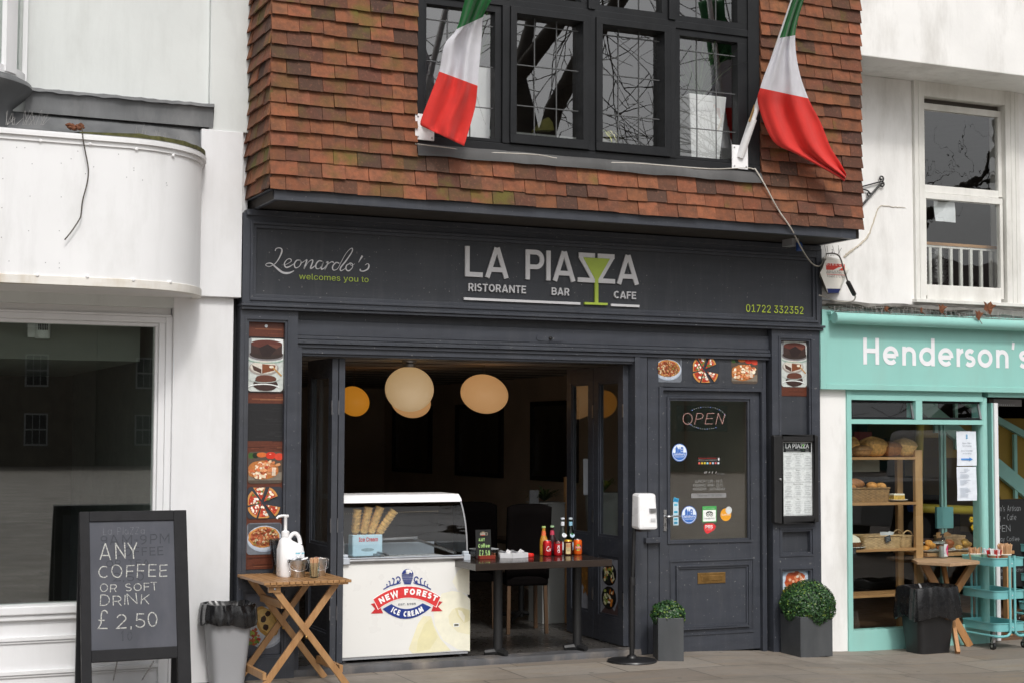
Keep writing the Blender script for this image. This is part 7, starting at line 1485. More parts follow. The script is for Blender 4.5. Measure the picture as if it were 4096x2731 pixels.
def boxball(label, o, rx, rz, n, seed):
    rnd = random.Random(seed); T = thing('box_ball', label, 'topiary', o, 'clipped box balls'); o = V(o); mb = MB()
    for k in range(n):
        u_ = rnd.uniform(-.75, 1); a = rnd.uniform(0, 6.2832); s_ = math.sqrt(1-u_*u_); d = V((s_*math.cos(a), s_*math.sin(a), u_)); lump = 1+.035*math.sin(a*5+u_*4)+.03*math.sin(a*3-u_*9)
        r = rnd.uniform(.9, 1.02) if rnd.random() < .85 else rnd.uniform(.7, .9); p = o+V((d.x*rx, d.y*rx, d.z*rz))*(r*lump)
        nrm = (d+V((rnd.uniform(-1, 1), rnd.uniform(-1, 1), rnd.uniform(-.6, 1)))*.75).normalized(); t1 = nrm.cross(V((rnd.uniform(-1, 1), rnd.uniform(-1, 1), rnd.uniform(-1, 1)))).normalized(); t2 = nrm.cross(t1); L = rnd.uniform(.008, .0125); W_ = L*.55
        g = rnd.random(); c = (.016, .055, .016) if g < .45 else (.028, .085, .022) if g < .78 else (.055, .14, .028) if g < .94 else (.15, .22, .03)
        mb.add([p-t1*L, p+t2*W_-t1*L*.1, p+t1*L, p-t2*W_-t1*L*.1], [(0, 1, 2, 3)], 'leaf', c)
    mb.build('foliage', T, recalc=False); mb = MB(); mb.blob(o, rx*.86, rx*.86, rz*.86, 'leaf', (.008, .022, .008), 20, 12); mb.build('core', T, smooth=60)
cR_ = [(7.129, -.376, -.045), (7.446, -.352, -.045), (7.462, -.055, -.045), (7.153, -.072, -.045)]
c = planter('large square slate grey planter with the big round bush, right of the door', cR_, .315, 0); boxball('big round box ball with dense dark leaves in the large planter', (7.312, -.215, .345), .213, .185, 8500, 1)
cS_ = [(5.893, -.335, 0), (6.062, -.42, 0), (6.165, -.19, 0), (5.99, -.09, 0)]
planter('narrow tall slate grey planter with the small bush, left of the door', cS_, .315, 0); boxball('small round box ball in the narrow planter left of the door', (6.025, -.255, .325), .128, .105, 2600, 2)
# ================================================================== INSIDE THE RESTAURANT
def zdep(p): return (p-CP).dot(CF)
def globe(label, q, y, rpx, zpx, m, top, skew=0.):
    o = P(cL(*q), y); k = zdep(o)/FPX/1.68; rx, rz = rpx*k, zpx*k; T = thing('globe_lamp', label, 'lamp', o, 'glowing globe lamps hanging inside the restaurant'); mb = MB()
    mb.blob(o, rx, rx, rz, m, nu=32, nv=20, fun=lambda d: 1+skew*d.x*d.z-.05*abs(skew)*d.z); mb.build('globe', T, smooth=180); mb = MB(); zt = RZ
    if top: mb.lathe([(.05, o.z+rz-.01), (.05, o.z+rz+.02), (.03, o.z+rz+.03), (.03, zt-.02), (.06, zt-.02), (.06, zt)], (o.x, o.y, 0), 'dull_steel', 18)
    else: mb.tube([(o.x, o.y, o.z+rz-.01), (o.x, o.y, zt)], .003, 'cable_dark', 6)
    mb.build('mount', T, smooth=40)
globe('large cream globe lamp nearest the street', (735, 345), 1.45, 164, 151, 'lamp_cream', True, -.02); globe('peach lopsided globe lamp right of the cream one', (1239, 376), 1.9, 160, 131, 'lamp_peach', False, -.11); globe('peach globe lamp half hidden behind the large cream one', (745, 430), 2.7, 133, 106, 'lamp_peach', False, -.12); globe('orange globe lamp cut off by the folded door on the left', (362, 425), 3.1, 104, 100, 'lamp_orange', False, -.12)
for y0, y1, lab in ((3.40, 4.45, 'framed dark poster nearest the folding doors on the restaurant wall'), (5.2, 6.5, 'middle framed dark poster of two figures on the restaurant wall'), (7.3, 8.6, 'farthest framed dark poster on the restaurant wall')):
    T = thing('framed_picture', lab, 'picture', (RX1-.02, (y0+y1)/2, 1.6), 'framed pictures on the restaurant wall'); mb = MB(); x = RX1
    for a, b, c, d in ((y0, y1, 1.19, 1.24), (y0, y1, 1.96, 2.01), (y0, y0+.06, 1.24, 1.96), (y1-.06, y1, 1.24, 1.96)): mb.box(x-.04, x-.001, a, b, c, d, 'iron')
    mb.build('frame', T); mb = MB(); A = Art(mb, (x-.012, y1-.06, 1.24), 'print', -Y, Zv, -X); W_, H_ = y1-y0-.12, .72; A.rect(0, 0, W_, H_, '#3a3632'); A.up()
    rnd = random.Random(int(y0*10))
    for k in range(2): xx = W_*(.33+.33*k); A.disc(xx, H_*.75, .06, .09, '#15120f', .05, 14); A.up(); A.poly([(xx-.14, 0), (xx+.14, 0), (xx+.10, H_*.66), (xx-.10, H_*.66)], '#171310' if k else '#221c17'); A.up()
    A.rect(.02, .05, .1, H_*.6, '#5a5f66'); mb.build('picture', T, recalc=False); mb = MB(); mb.poly([(x-.03, y0+.06, 1.24), (x-.03, y1-.06, 1.24), (x-.03, y1-.06, 1.96), (x-.03, y0+.06, 1.96)], 'glass'); mb.build('glazing', T)
paint('chair_leg', (.09, .045, .018), .6, .2)
def chair(label, o, rot):
    T = thing('dining_chair', label, 'chair', (0, 0, 0), 'dark leather dining chairs inside the restaurant'); mb = MB(); mb.box(-.22, .22, -.22, .22, .40, .48, 'leather'); mb.build('seat', T, bevel=.02); rows = []
    mb = MB()
    for k in range(8): t = k/7; rows.append([V((x, .20+.10*t+.03*(x/.22)**2, .46+.62*t-.03*(x/.22)**4*t)) for x in [-.22+.44*i/8 for i in range(9)]])
    mb.grid(rows, 'leather'); o_ = mb.build('backrest', T, smooth=60); md = o_.modifiers.new('T', 'SOLIDIFY'); md.thickness = .05
    for sx in (-1, 1):
        for sy in (-1, 1): mb = MB(); mb.beam((sx*.19, sy*.19, .40), (sx*.2, sy*.21, 0), .035, .035, 'chair_leg', up=(0, 1, 0)); mb.build('leg', T)
    T.location = o; T.rotation_euler = (0, 0, rot); T.scale = (.8, .9, .97); return T
chair('left dark leather chair with wooden legs behind the serving table', (5.36, 1.78, .05), math.radians(150)); chair('right dark leather chair with wooden legs, next to the grey column', (5.55, 1.30, .05), math.radians(168))
T = thing('cafe_table', 'small dark cafe table on a pedestal with leaflets, behind the serving table', 'table', (5.87, 1.95, .05)); mb = MB(); mb.box(5.62, 6.05, 1.7, 2.3, .73, .765, 'dark_wood'); mb.build('table_top', T); mb = MB(); mb.lathe([(.025, .08), (.025, .73)], (5.87, 2.0, 0), 'iron', 12)
for a in range(4): t = math.radians(45+90*a); mb.tube(smoothpath([V((5.87, 2, .12)), V((5.87+.15*math.cos(t), 2+.15*math.sin(t), .1)), V((5.87+.28*math.cos(t), 2+.28*math.sin(t), .07))], 4), .018, 'iron', 8)
mb.build('pedestal', T, smooth=50)
def ipan(c, xa, ya, xb, yb, y): a = P(c(xa, ya), y); b = P(c(xb, yb), y); return min(a.x, b.x), max(a.x, b.x), min(a.z, b.z), max(a.z, b.z)
mb = MB(); a = ipan(cM, 680, 400, 745, 212, 1.66); mb.box(a[0], a[1], 1.66, 1.672, a[2], a[3], 'print', '#6a6c70'); A = Art(mb, (a[0], 1.6595, a[2]), 'print'); A.rect(0, (a[3]-a[2])*.5, a[1]-a[0], a[3]-a[2], '#7a2a18'); A.up(); A.rect(.01, .07, .03, .085, '#8a3a24'); tag(mb.build('leaflet', recalc=False), 'red and white leaflet leaning on the grey column', 'leaflet')
mb = MB(); a = ipan(cM, 640, 210, 712, 18, 1.7); mb.box(a[0], a[1], 1.7, 1.712, a[2], a[3], 'print', '#77797c'); A = Art(mb, (a[0], 1.6995, a[2]), 'print'); A.rect(.006, .02, a[1]-a[0]-.006, .075, '#1f1f20'); A.up()
for k in range(9): A.disc(random.uniform(.012, a[1]-a[0]-.012), random.uniform(.03, .068), .007, .005, random.choice(['#8a8a8a', '#55565a', '#aaa']) if 0 else '#8a8a8a', .3, 7); A.up(.3)
tag(mb.build('menu_card', recalc=False), 'upright grey menu card with a small photograph beside the grey column', 'menu')
mb = MB(); a = ipan(cM, 742, 1090, 922, 125, 1.67); paint('grey_column', (.33, .34, .33), .6, .1); mb.box(a[0], a[1], 1.67, 1.95, .05, a[3], 'grey_column'); mb.box(a[0]+.045, a[0]+.05, 1.667, 1.67, .05, a[3], 'room_dark'); mb.box(a[0]-.03, a[1]+.0, 1.655, 1.95, a[3], a[3]+.012, 'grey_column'); tag(mb.build('grey_planter_column', bevel=.004), 'tall pale grey planter box inside the restaurant opening', 'planter')
mb = MB(); mb.box(a[1]+.004, a[1]+.05, 1.66, 1.7, .05, 1.3, 'shelf_wood'); 
for z in (1.16, .52): mb.lathe([(.005, 0), (0, .002)], (a[1]+.02, 1.659, z), 'steel', 8, frame=(X, Zv, -Y))
tag(mb.build('wooden_post'), 'narrow brown wooden post beside the grey planter box', 'post')
def fronds(name, label, cat, o, n, L, c, spread=1., up=1., w=.012, group=None, droop=.9, seed=3):
    rnd = random.Random(seed); mb = MB(); o = V(o)
    for k in range(n):
        a = rnd.uniform(0, 6.28); l = L*rnd.uniform(.6, 1.1); d = V((math.cos(a)*spread, math.sin(a)*spread, up*rnd.uniform(.5, 1.2))).normalized(); pts = []
        for i in range(7): t = i/6; pts.append(o+d*(l*t)-Zv*(droop*l*t*t*rnd.uniform(.6, .8)))
        sd2 = d.cross(Zv).normalized(); cc = vary(rnd.choice(c), .2)
        for i in range(6):
            wa = w*(1-((i/6)-.3)**2*1.6); wb = w*(1-(((i+1)/6)-.3)**2*1.6) if i < 5 else .0005; mb.poly([pts[i]-sd2*wa, pts[i]+sd2*wa, pts[i+1]+sd2*wb, pts[i+1]-sd2*wb], 'leaf', cc)
    o_ = mb.build(name, recalc=False); tag(o_, label, cat, group); return o_
fronds('leafy_plant', 'dark spiky plant standing on the tall pale grey planter box', 'plant', (a[0]+.08, 1.8, a[3]+.02), 60, .34, ['#2c3d22', '#3a4d2a', '#222f1c'], .9, 1., .007, None, .6)
pp_ = P(cL(2110, 1000), .9); mb = MB(); mb.lathe([(.13, pp_.z-.34), (.15, pp_.z-.07), (.155, pp_.z-.07), (.155, pp_.z-.05), (.14, pp_.z-.05)], (pp_.x, 1.1, 0), 'grey_column', 24); mb.lathe([(.1, .05), (.13, pp_.z-.34)], (pp_.x, 1.1, 0), 'grey_column', 24); tag(mb.build('grey_pot', smooth=40), 'round grey pot under the plant behind the right folded door', 'pot')
fronds('reflection_plant', 'green and yellow striped plant standing in for a reflection in the right folded door', 'plant', (pp_.x, 1.1, pp_.z-.06), 40, .40, ['#8a8f2c', '#4d6a25', '#b0ad4a', '#2c4a20'], .55, 1.1, .012, None, .8, 5)  # solid plant added in place of the reflection in the leaf glass
# paper notices on the folded leaves' glass
def leafnotice(o, e, c, pts, lf, col):
    o = V(o); e = V(e); ex = (e-o).normalized(); n = V((-ex.y, ex.x, 0)); mb = MB(); q = [PL(c(*p), o+n*.006, n) for p in pts]; mb.poly(q, 'satin', col); lf['has_notice'] = True; mb.build('paper_notice', lf, recalc=False)
leafnotice(lA0, lA1, cL, ((1905, 1052), (1956, 1054), (1956, 812), (1903, 812)), LB[0], '#b4bcc6')
# ================================================================== UPSTAIRS behind the leaded window
def tallpot(label, cx_, y, zt, zb_2, wt, wb):
    T = thing('tall_planter', label, 'planter', (cx_, y, zb_2), 'tall white planters behind the leaded window'); mb = MB(); h = wt/2; g_ = wb/2
    mb.hexa([(cx_-g_, y-g_, zb_2), (cx_+g_, y-g_, zb_2), (cx_+g_, y+g_, zb_2), (cx_-g_, y+g_, zb_2), (cx_-h, y-h, zt), (cx_+h, y-h, zt), (cx_+h, y+h, zt), (cx_-h, y+h, zt)], 'white_plastic'); mb.build('pot', T, bevel=.006)
tallpot('tapering white planter with a palm behind the right light of the leaded window', 6.30, -.24, 4.24, 3.70, .33, .24); tallpot('white planter partly hidden by the left flag behind the leaded window', 4.42, -.24, 4.28, 3.70, .25, .17)
fronds('palm', 'green palm rising from the tapering white planter upstairs', 'plant', (6.32, -.22, 4.22), 70, .75, ['#2f4a26', '#46633a', '#24381f', '#5a7548'], .55, 1.3, .008, None, .5, 9); fronds('palm', 'green palm rising from the planter behind the left flag', 'plant', (4.44, -.22, 4.26), 50, .7, ['#2f4a26', '#46633a', '#24381f'], .5, 1.3, .008, None, .5, 10)
fronds('spider_plant', 'yellow striped spider plant on the upstairs window sill', 'plant', (5.46, -.22, 3.86), 60, .30, ['#9aa04a', '#6d8438', '#b8b86a', '#c9c488'], .8, 1.1, .008, None, 1.1, 4)
mb = MB(); mb.lathe([(.05, 3.70), (.07, 3.84), (.075, 3.86), (.065, 3.86)], (5.46, -.22, 0), 'ceramic', 20); tag(mb.build('small_pot', smooth=40), 'small pale pot under the spider plant upstairs', 'pot')
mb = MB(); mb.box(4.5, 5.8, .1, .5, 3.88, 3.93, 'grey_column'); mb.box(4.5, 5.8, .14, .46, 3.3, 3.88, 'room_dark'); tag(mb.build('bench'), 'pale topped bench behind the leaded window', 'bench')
mb = MB(); q = [P(cC(848, 820), .12), P(cC(975, 820), .12), P(cC(962, 770), .2), P(cC(935, 732), .24), P(cC(905, 755), .2)]; mb.ext(q, (0, .1, 0), 'matte', '#6d6a2e'); A = Art(mb, q[0]+V((0, -.001, 0)), 'print')
tag(mb.build('cushion', bevel=.015), 'olive checked cushion propped behind the leaded window', 'cushion')
mb = MB(); mb.box(2.95, 7.5, -.44, 0., 3.66, 3.70, 'black_frame'); mb.build('window_board', REST)
# ================================================================== BAKERY WINDOW DISPLAY
SH = thing('display_shelf', 'pine display shelf unit with bread behind the bakery window', 'shelf', (8.4, .35, -.06))
for x0, x1, y, zt in ((8.715, 8.79, .2, 1.545), (8.715, 8.775, .44, 1.46)):
    mb = MB(); mb.box(x0, x1, y, y+.035, -.06, zt, 'shelf_wood'); mb.build('post', SH, bevel=.002)
for z in (1.487, 1.107, .722, .345):
    mb = MB()
    for k in range(3): mb.box(7.87, 8.715, .19+.095*k, .19+.095*k+.088, z-.022, z, 'shelf_board')
    mb.build('shelf_board', SH, bevel=.002)
def shz(k): return (1.4875, 1.1075, .7225, .3455)[k]
def loaf(label, x, y, z, w, d, h, c, lobes=False):
    o = V((x, y, z)); mb = MB(); n = 20; rows = []; rnd = random.Random(int(x*977+z*31))
    for k in range(13):
        t = -math.pi/2+math.pi*k/12; r = math.cos(t)**.55 if abs(t) < math.pi/2-.01 else .02; zz = h*.5+h*.5*(math.sin(t) if math.sin(t) > 0 else math.sin(t)*1.); row = []
        for i in range(n):
            a = 2*math.pi*i/n; sx = abs(math.cos(a))**.6*math.copysign(1, math.cos(a)); sy = abs(math.sin(a))**.6*math.copysign(1, math.sin(a)); bul = 1+(.12 if zz > h*.55 else -.03)*(1-abs(sy)*.2); row.append(o+V((sx*w/2*r*bul, sy*d/2*r*bul, max(zz, 0)+(.06*h*math.sin(a*2) if lobes and zz > h*.5 else 0)+rnd.uniform(-.002, .002))))
        rows.append(row)
    cs = C(c); top = tuple(v*.62 for v in cs)
    mb.grid(rows, 'crust', closed=True, cfun=lambda i, j: top if i > 6 else cs); return tag(mb.build('bread_loaf', smooth=60), label, 'bread', 'loaves on the top bakery shelf')
def qx(c, x, y, yd): return P(c(x, y), yd).x
z = shz(0)
loaf('small end of a golden loaf at the left window edge', qx(cQ, 292, 1110, .3), .32, z, .12, .2, .17, '#c58f4e'); loaf('low floury round loaf at the left of the shelf', qx(cQ, 360, 1180, .27), .27, z, .19, .2, .10, '#a5764a'); loaf('large golden tin loaf in the middle of the top shelf', qx(cQ, 468, 1160, .3), .30, z, .23, .2, .165, '#cf9a58', True); loaf('brown loaf right of the large tin loaf', qx(cQ, 600, 1170, .29), .29, z, .17, .2, .13, '#9a6234'); loaf('tall pale loaf with a domed crust at the right end of the shelf', qx(cQ, 715, 1160, .3), .30, z, .20, .18, .155, '#d3a765', True)
mb = MB(); a = ipan(cQ, 300, 1345, 525, 1245, .42); mb.box(a[0], a[1], .42, .43, a[2], a[3], 'satin', '#8d8a80'); tag(mb.build('white_card'), 'pale blank card standing below the top bread shelf', 'card')
def basket(label, x0, x1, y0, y1, z, h, m, flare=.03, handles=False):
    cx_, cy_ = (x0+x1)/2, (y0+y1)/2; T = thing('wicker_basket', label, 'basket', (cx_, cy_, z), 'wicker baskets in the bakery window'); mb = MB(); nl = max(6, int(h/.011)); rows = []; base = roundrect(1, 1, .08, 3)
    ring0 = []
    P0 = roundrect(x1-x0, y1-y0, .03, 3); per = []
    for i in range(len(P0)):
        a, b = V((*P0[i], 0)), V((*P0[(i+1) % len(P0)], 0)); m_ = max(1, int((b-a).length/.014))
        for k in range(m_): per.append(a.lerp(b, k/m_))
    for l in range(nl*2+1):
        t = l/(nl*2); f = 1-flare*2*(1-t); rows.append([V((cx_+p.x*f, cy_+p.y*f, z+h*t))+V((p.x, p.y, 0)).normalized()*(.0045*(1 if (i//2+l//2) % 2 else -1)*(l % 2)) for i, p in enumerate(per)])
    mb.grid(rows, m, closed=True); mb.poly([V((cx_+p.x*.9, cy_+p.y*.9, z+.01)) for p in per], m); mb.build('weave', T, smooth=70); mb = MB(); mb.tube([V((cx_+p.x, cy_+p.y, z+h+.004)) for p in per], .008, m, 6, closed=True)
    if handles:
        for s in (-1, 1): mb.tube([V((cx_+.05*math.cos(t), cy_+s*(y1-y0)/2, z+h+.05*math.sin(t))) for t in [math.pi*k/8 for k in range(9)]], .006, m, 6)
    mb.build('rim', T, smooth=60)
def bun(o, r, c): return (V(o), r, c)
def rolls(name, label, cat, items, group=None):
    mb = MB()
    for (x, y, z, rx, ry, rz, c) in items: mb.blob((x, y, z), rx, ry, rz, 'crust', c, 14, 8, fun=lambda d: 1+.06*math.sin(d.x*5+d.y*7))
    return tag(mb.build(name, smooth=60), label, cat, group)
z = shz(1)
xa, xb = qx(cQ, 285, 1500, .25), qx(cQ, 600, 1500, .25); basket('dark square wicker basket of rolls on the second shelf', xa, xb, .22, .42, z, .115, 'wicker')
xm = (xa+xb)/2
for lab, it in (('big dark crusted loaf in the square basket, leaning at the left', (xa+.09, .33, z+.15, .12, .06, .05, '#9a6436')), ('golden round roll in the middle of the square basket', (xm+.05, .28, z+.135, .048, .05, .035, '#c98a44')), ('golden round roll at the right end of the square basket', (xb-.055, .29, z+.13, .045, .05, .033, '#d0944e')), ('small brown roll at the front left of the square basket', (xa+.03, .26, z+.12, .045, .04, .03, '#b4743a'))):
    rolls('bread_roll', lab, 'roll', [it], 'rolls in the bakery window')
def plate(label, x, y, z, r): mb = MB(); mb.lathe([(.0, .004), (r*.6, .004), (r*.7, .006), (r, .018), (r, .021), (r*.68, .010), (0, .008)], (x, y, z), 'ceramic', 28); return tag(mb.build('plate', smooth=40), label, 'plate', 'white plates in the bakery window')
px_ = qx(cQ, 660, 1560, .3); plate('white plate with a slice of cake beside the square basket', px_, .3, z, .095)
mb = MB(); mb.box(px_-.06, px_+.055, .26, .34, z+.012, z+.055, 'crust', '#c9a048'); mb.box(px_-.06, px_+.055, .26, .34, z+.055, z+.068, 'matte', '#e6dfd0'); tag(mb.build('cake_slice', bevel=.004), 'yellow slab of cake with white topping on the plate', 'cake')
z = shz(2); px_ = qx(cR, 320, 470, .27); plate('white plate with a frosted cake at the left window edge', px_, .29, z, .12); mb = MB(); mb.lathe([(.07, .012), (.085, .05), (.08, .06), (.0, .062)], (px_, .29, z), 'crust', 22, '#6a4020'); mb.lathe([(.082, .058), (.07, .09), (.03, .115), (0, .12)], (px_, .29, z), 'matte', 22, '#e3dccb'); tag(mb.build('frosted_cake', smooth=50), 'brown cake with white frosting on the lower shelf', 'cake')
xa, xb = qx(cR, 395, 450, .25), qx(cR, 700, 450, .25); basket('long wicker tray basket with a black price tag on the lower shelf', xa, xb, .21, .42, z, .10, 'wicker_pale'); basket('small pale handled wicker basket at the right of the lower shelf', qx(cR, 690, 420, .3), qx(cR, 800, 420, .3), .27, .40, z, .09, 'wicker_pale', .06, True)
mb = MB(); mb.grid([[V((qx(cR, 545+i*25, 360, .28), .27+.015*math.sin(i*2+j), z+.09+.045*j/2+.008*math.sin(i*3))) for i in range(5)] for j in range(3)], 'satin', '#cfd2d4'); tag(mb.build('paper_bag', smooth=60), 'crumpled white paper in the long basket', 'paper')
mb = MB(); p = P(cR(605, 408), .195); mb.obox(p, V((.028, 0, .008)), V((0, .002, 0)), V((-.006, 0, .025)), 'matte', '#1c2024'); 
for k in range(3): mb.obox(p+V((0, -.003, .012-.012*k)), V((.017, 0, .004)), V((0, .0004, 0)), V((0, 0, .0014)), 'matte', '#8e959a')
tag(mb.build('price_tag'), 'small black price tag with chalk writing on the long basket', 'price tag')
mb = MB(); a = ipan(cR, 312, 550, 350, 480, .185); mb.box(a[0], a[1], .185, .19, a[2], a[3], 'matte', '#15171a')
for k in range(5): mb.box(a[0]+.004, a[1]-.004, .184, .1845, a[3]-.008-.0085*k-.002, a[3]-.008-.0085*k, 'matte', '#777c80')
tag(mb.build('price_card'), 'tiny black price card hanging from the lower shelf at the window edge', 'price tag')
# counter table right of the shelf
CT = thing('counter_table', 'wooden counter table with plates of pastries behind the bakery window', 'table', (9.1, .4, -.06)); mb = MB(); mb.box(8.80, 9.75, .16, .62, .645, .672, 'shelf_board'); mb.build('table_top', CT, bevel=.003)
for q in ((8.84, .58), (9.7, .58), (9.70, .2)): mb = MB(); mb.box(q[0]-.025, q[0]+.025, q[1]-.025, q[1]+.025, -.06, .645, 'shelf_wood'); mb.build('leg', CT)
z = .672
for i, (u_, w_, lab, cc) in enumerate((((930, 500), .115, 'white plate of golden pastries nearest the pine shelf post', '#c98a3c'), ((1060, 490), .1, 'white plate of dark flaky pastries in the middle of the counter', '#8a4a20'), ((1195, 485), .115, 'white plate of pale pastries at the right end of the counter', '#d0a050'))):
    yd = .30; x = qx(cR, *u_, yd); plate(lab, x, yd, z, w_); rolls('pastry', 'pastries heaped on the '+lab.split(' of ')[1].replace('golden pastries ', 'plate ').replace('dark flaky pastries ', 'plate ').replace('pale pastries ', 'plate '), 'pastry', [(x+random.uniform(-.06, .06), yd+random.uniform(-.04, .04), z+.035+.012*k, .036, .028, .022, vary(cc, .25)) for k in range(5)], 'pastries in the bakery window')
mb = MB(); mb.lathe([(0, .06), (.08, .062), (.14, .07), (.14, .074), (0, .068)], (qx(cR, 960, 460, .45), .45, z+.0), 'ceramic', 26); mb.lathe([(.04, 0), (.03, .03), (.03, .06)], (qx(cR, 960, 460, .45), .45, z), 'ceramic', 16); tag(mb.build('cake_stand', smooth=40), 'white cake stand behind the plates on the counter', 'cake stand')
basket('long low wicker basket at the back of the counter', qx(cR, 1010, 420, .52), qx(cR, 1200, 420, .52), .46, .60, z, .11, 'wicker_pale'); mb = MB(); mb.grid([[V((qx(cR, 980+i*22, 400, .5), .47+.01*math.sin(i*3+j), z+.10+.05*j/2+.012*math.sin(i*2.2))) for i in range(6)] for j in range(3)], 'matte', '#b98a58'); tag(mb.build('brown_paper', smooth=60), 'crumpled brown paper bag in the back basket', 'paper')
mb = MB(); a = ipan(cR, 880, 445, 975, 405, .5); mb.box(a[0], a[1], .5, .58, z, a[3], 'matte', '#3a1c14'); tag(mb.build('dark_box', bevel=.004), 'low dark brown box on the counter by the pine post', 'box')
# notices taped to the bakery glass
def notice(label, xa, ya, xb, yb, art):
    a = ipan(cQ, xa, ya, xb, yb, .034); mb = MB(); nx, nz = 5, 5; mb.grid([[V((a[0]+(a[1]-a[0])*i/nx, .034-.003*math.sin(i*1.3+j), a[2]+(a[3]-a[2])*j/nz)) for i in range(nx+1)] for j in range(nz+1)], 'satin', '#dfe5ee'); A = Art(mb, (a[0], .030, a[2]), 'print'); art(A, mb, a[1]-a[0], a[3]-a[2]); tag(mb.build('window_notice', recalc=False), label, 'notice', 'paper notices on the bakery window')
def n1(A, mb, w_, h_):
    bl = '#4f8fd6'; A.rect(w_*.2, h_*.165, w_*.64, h_*.215, bl); A.poly([(w_*.62, h_*.14), (w_*.8, h_*.19), (w_*.62, h_*.245)], bl)
    for s, y in (('Please Wear a', .64), ('Face Covering', .56), ('Queue to the Right', .42), ('of the Shop', .34)): ttext(mb, s, (A.o.x+w_*.5, .0298, A.o.z+h_*y), X, Zv, -Y, .011, 'print', '#7b8794', .0004, w_*(.45 if len(s) < 14 else .58), align='C')
    for k in range(3): A.disc(w_*.5, h_*(.80+.045*k), w_*.05, h_*.02, '#5f9fc6', .1, 10)
def n2(A, mb, w_, h_):
    for k in range(26):
        if k in (4, 9, 15, 16): continue
        y = h_*(.93-.033*k); xa = w_*(.35 if k < 3 else .14); A.rect(xa, y, xa+w_*random.uniform(.2, .55 if k > 2 else .3), y+.003, '#a9b3c0')
notice('upper white notice with a blue arrow on the bakery window', 1133, 1296, 1283, 1026, n1); notice('lower white notice with small print on the bakery window', 1135, 1570, 1285, 1303, n2)
# interior of the bakery: stair, chalkboard, green uprights, trolley
STR = thing('staircase', 'dark yellow staircase with teal balusters inside the bakery doorway', 'staircase', (10.9, 1.6, -.06)); mb = MB()
for k in range(10): mb.box(10.2+.22*0, 12.2, 1.0+.0, 2.0, -.06+.19*k, -.06+.19*(k+1)-.0, 'stair_yellow') if 0 else mb.box(9.75+.23*(9-k), 12.4, 1.35, 2.2, -.06+.19*k, -.06+.19*(k+1), 'stair_yellow')
mb.build('steps', STR); mb = MB(); mb.beam((9.6, 1.3, 2.02), (12.3, 1.3, .25), .05, .14, 'teal'); mb.beam((9.6, 1.3, 1.9+.35), (12.3, 1.3, .75+.35), .04, .06, 'teal'); mb.build('string_board', STR)
for k in range(9): x = 9.85+.24*k; mb = MB(); mb.box(x-.018, x+.018, 1.285, 1.315, 1.86-.655*(x-9.6), 2.2-.426*(x-9.6), 'teal'); mb.build('baluster', STR)
by = .75; a = ipan(cR, 1440, 800, 1700, 88, by); CB2 = thing('menu_chalkboard', 'black chalkboard with handwritten menu inside the bakery door', 'chalkboard', ((a[0]+a[1])/2, by, a[2])); mb = MB(); mb.box(a[0], a[1]+.15, by, by+.03, a[2], a[3], 'matte', '#101113'); mb.build('board', CB2); mb = MB()
def bt(s, xa, xb, y, yt, w): 
    p, q, t = P(cR(xa, y), by-.001), P(cR(xb, y), by-.001), P(cR(xa, yt), by-.001); h = t.z-p.z; n = len(s)-1; xs_ = max(((q.x-p.x)/h-.15*n)/textwidth(s, w, 0), .3); letters(mb, s, plane(p, X, (q-p).cross(Y)*-1 if 0 else Zv, -Y, h), w, 'chalk', '#8f9294', .15, 0, .001, xs_, .02)
bt("Henderson's Artisan", 1350, 1670, 190, 145, .08); bt('Bakery + Cafe', 1400, 1635, 262, 215, .08); bt('OPEN', 1440, 1590, 352, 300, .09); bt('Takeaway Coffee', 1390, 1660, 432, 395, .08); bt('Freshly made Sandwiches', 1400, 1690, 680, 650, .08); bt('Chelsea Buns', 1440, 1585, 735, 700, .08)
mb.build('chalk_writing', CB2, recalc=False)
mb = MB(); o = P(cR(1478, 272), .5)
for k in range(6): t = k*math.pi/3; mb.blob(o+V((.018*math.cos(t), 0, .018*math.sin(t))), .014, .008, .014, 'matte', '#d9b40e', 8, 5)
mb.blob(o+V((0, -.008, 0)), .01, .012, .01, 'matte', '#c98a08', 8, 5); tag(mb.build('yellow_flower'), 'yellow daffodil head in front of the bakery chalkboard', 'flower', 'daffodils in the bakery')
mb = MB()
for dx, dz in ((0, 0), (.03, .05), (-.02, .07)):
    o = P(cR(1290, 280), .55)+V((dx, 0, dz-.04))
    for k in range(6): t = k*math.pi/3; mb.blob(o+V((.016*math.cos(t), 0, .016*math.sin(t))), .012, .008, .012, 'matte', '#c9a40e', 8, 5)
tag(mb.build('yellow_flower'), 'bunch of yellow daffodils behind the bakery glass', 'flower', 'daffodils in the bakery')
mb = MB(); mb.tube([P(cR(800, 158), 1.0), P(cR(1310, 180), 1.0)], .042, 'yellow_paint', 14); mb.tube([P(cR(782, 155), .998), P(cR(815, 158), .998)], .043, 'blue_plastic', 14); mb.tube([P(cQ(842, 975), 1.0), P(cR(842, 130), 1.0)], .038, 'yellow_paint', 12); tag(mb.build('yellow_rail', smooth=40), 'yellow painted rail and post seen through the bakery window', 'rail')
mb = MB(); 
for x in (1012, 1038): a, b = P(cQ(x, 975), .7), P(cR(x+20, 780), .7); mb.box(a.x-.012, a.x+.012, .7, .73, b.z, a.z, 'teal')
a = ipan(cR, 995, 325, 1125, 150, .7); mb.box(a[0], a[1], .69, .72, a[2], a[3], 'teal_metal'); tag(mb.build('teal_door_edge', bevel=.003), 'teal sliding door edge with a square handle inside the bakery', 'door')
paint('picture_red', (.25, .02, .02), .6, .1); mb = MB(); a = ipan(cQ, 330, 1130, 465, 1030, 1.6); mb.box(a[0], a[1], 1.6, 1.63, a[2], a[3], 'picture_red'); tag(mb.build('red_sign'), 'dim red panel on the far wall of the bakery', 'panel')
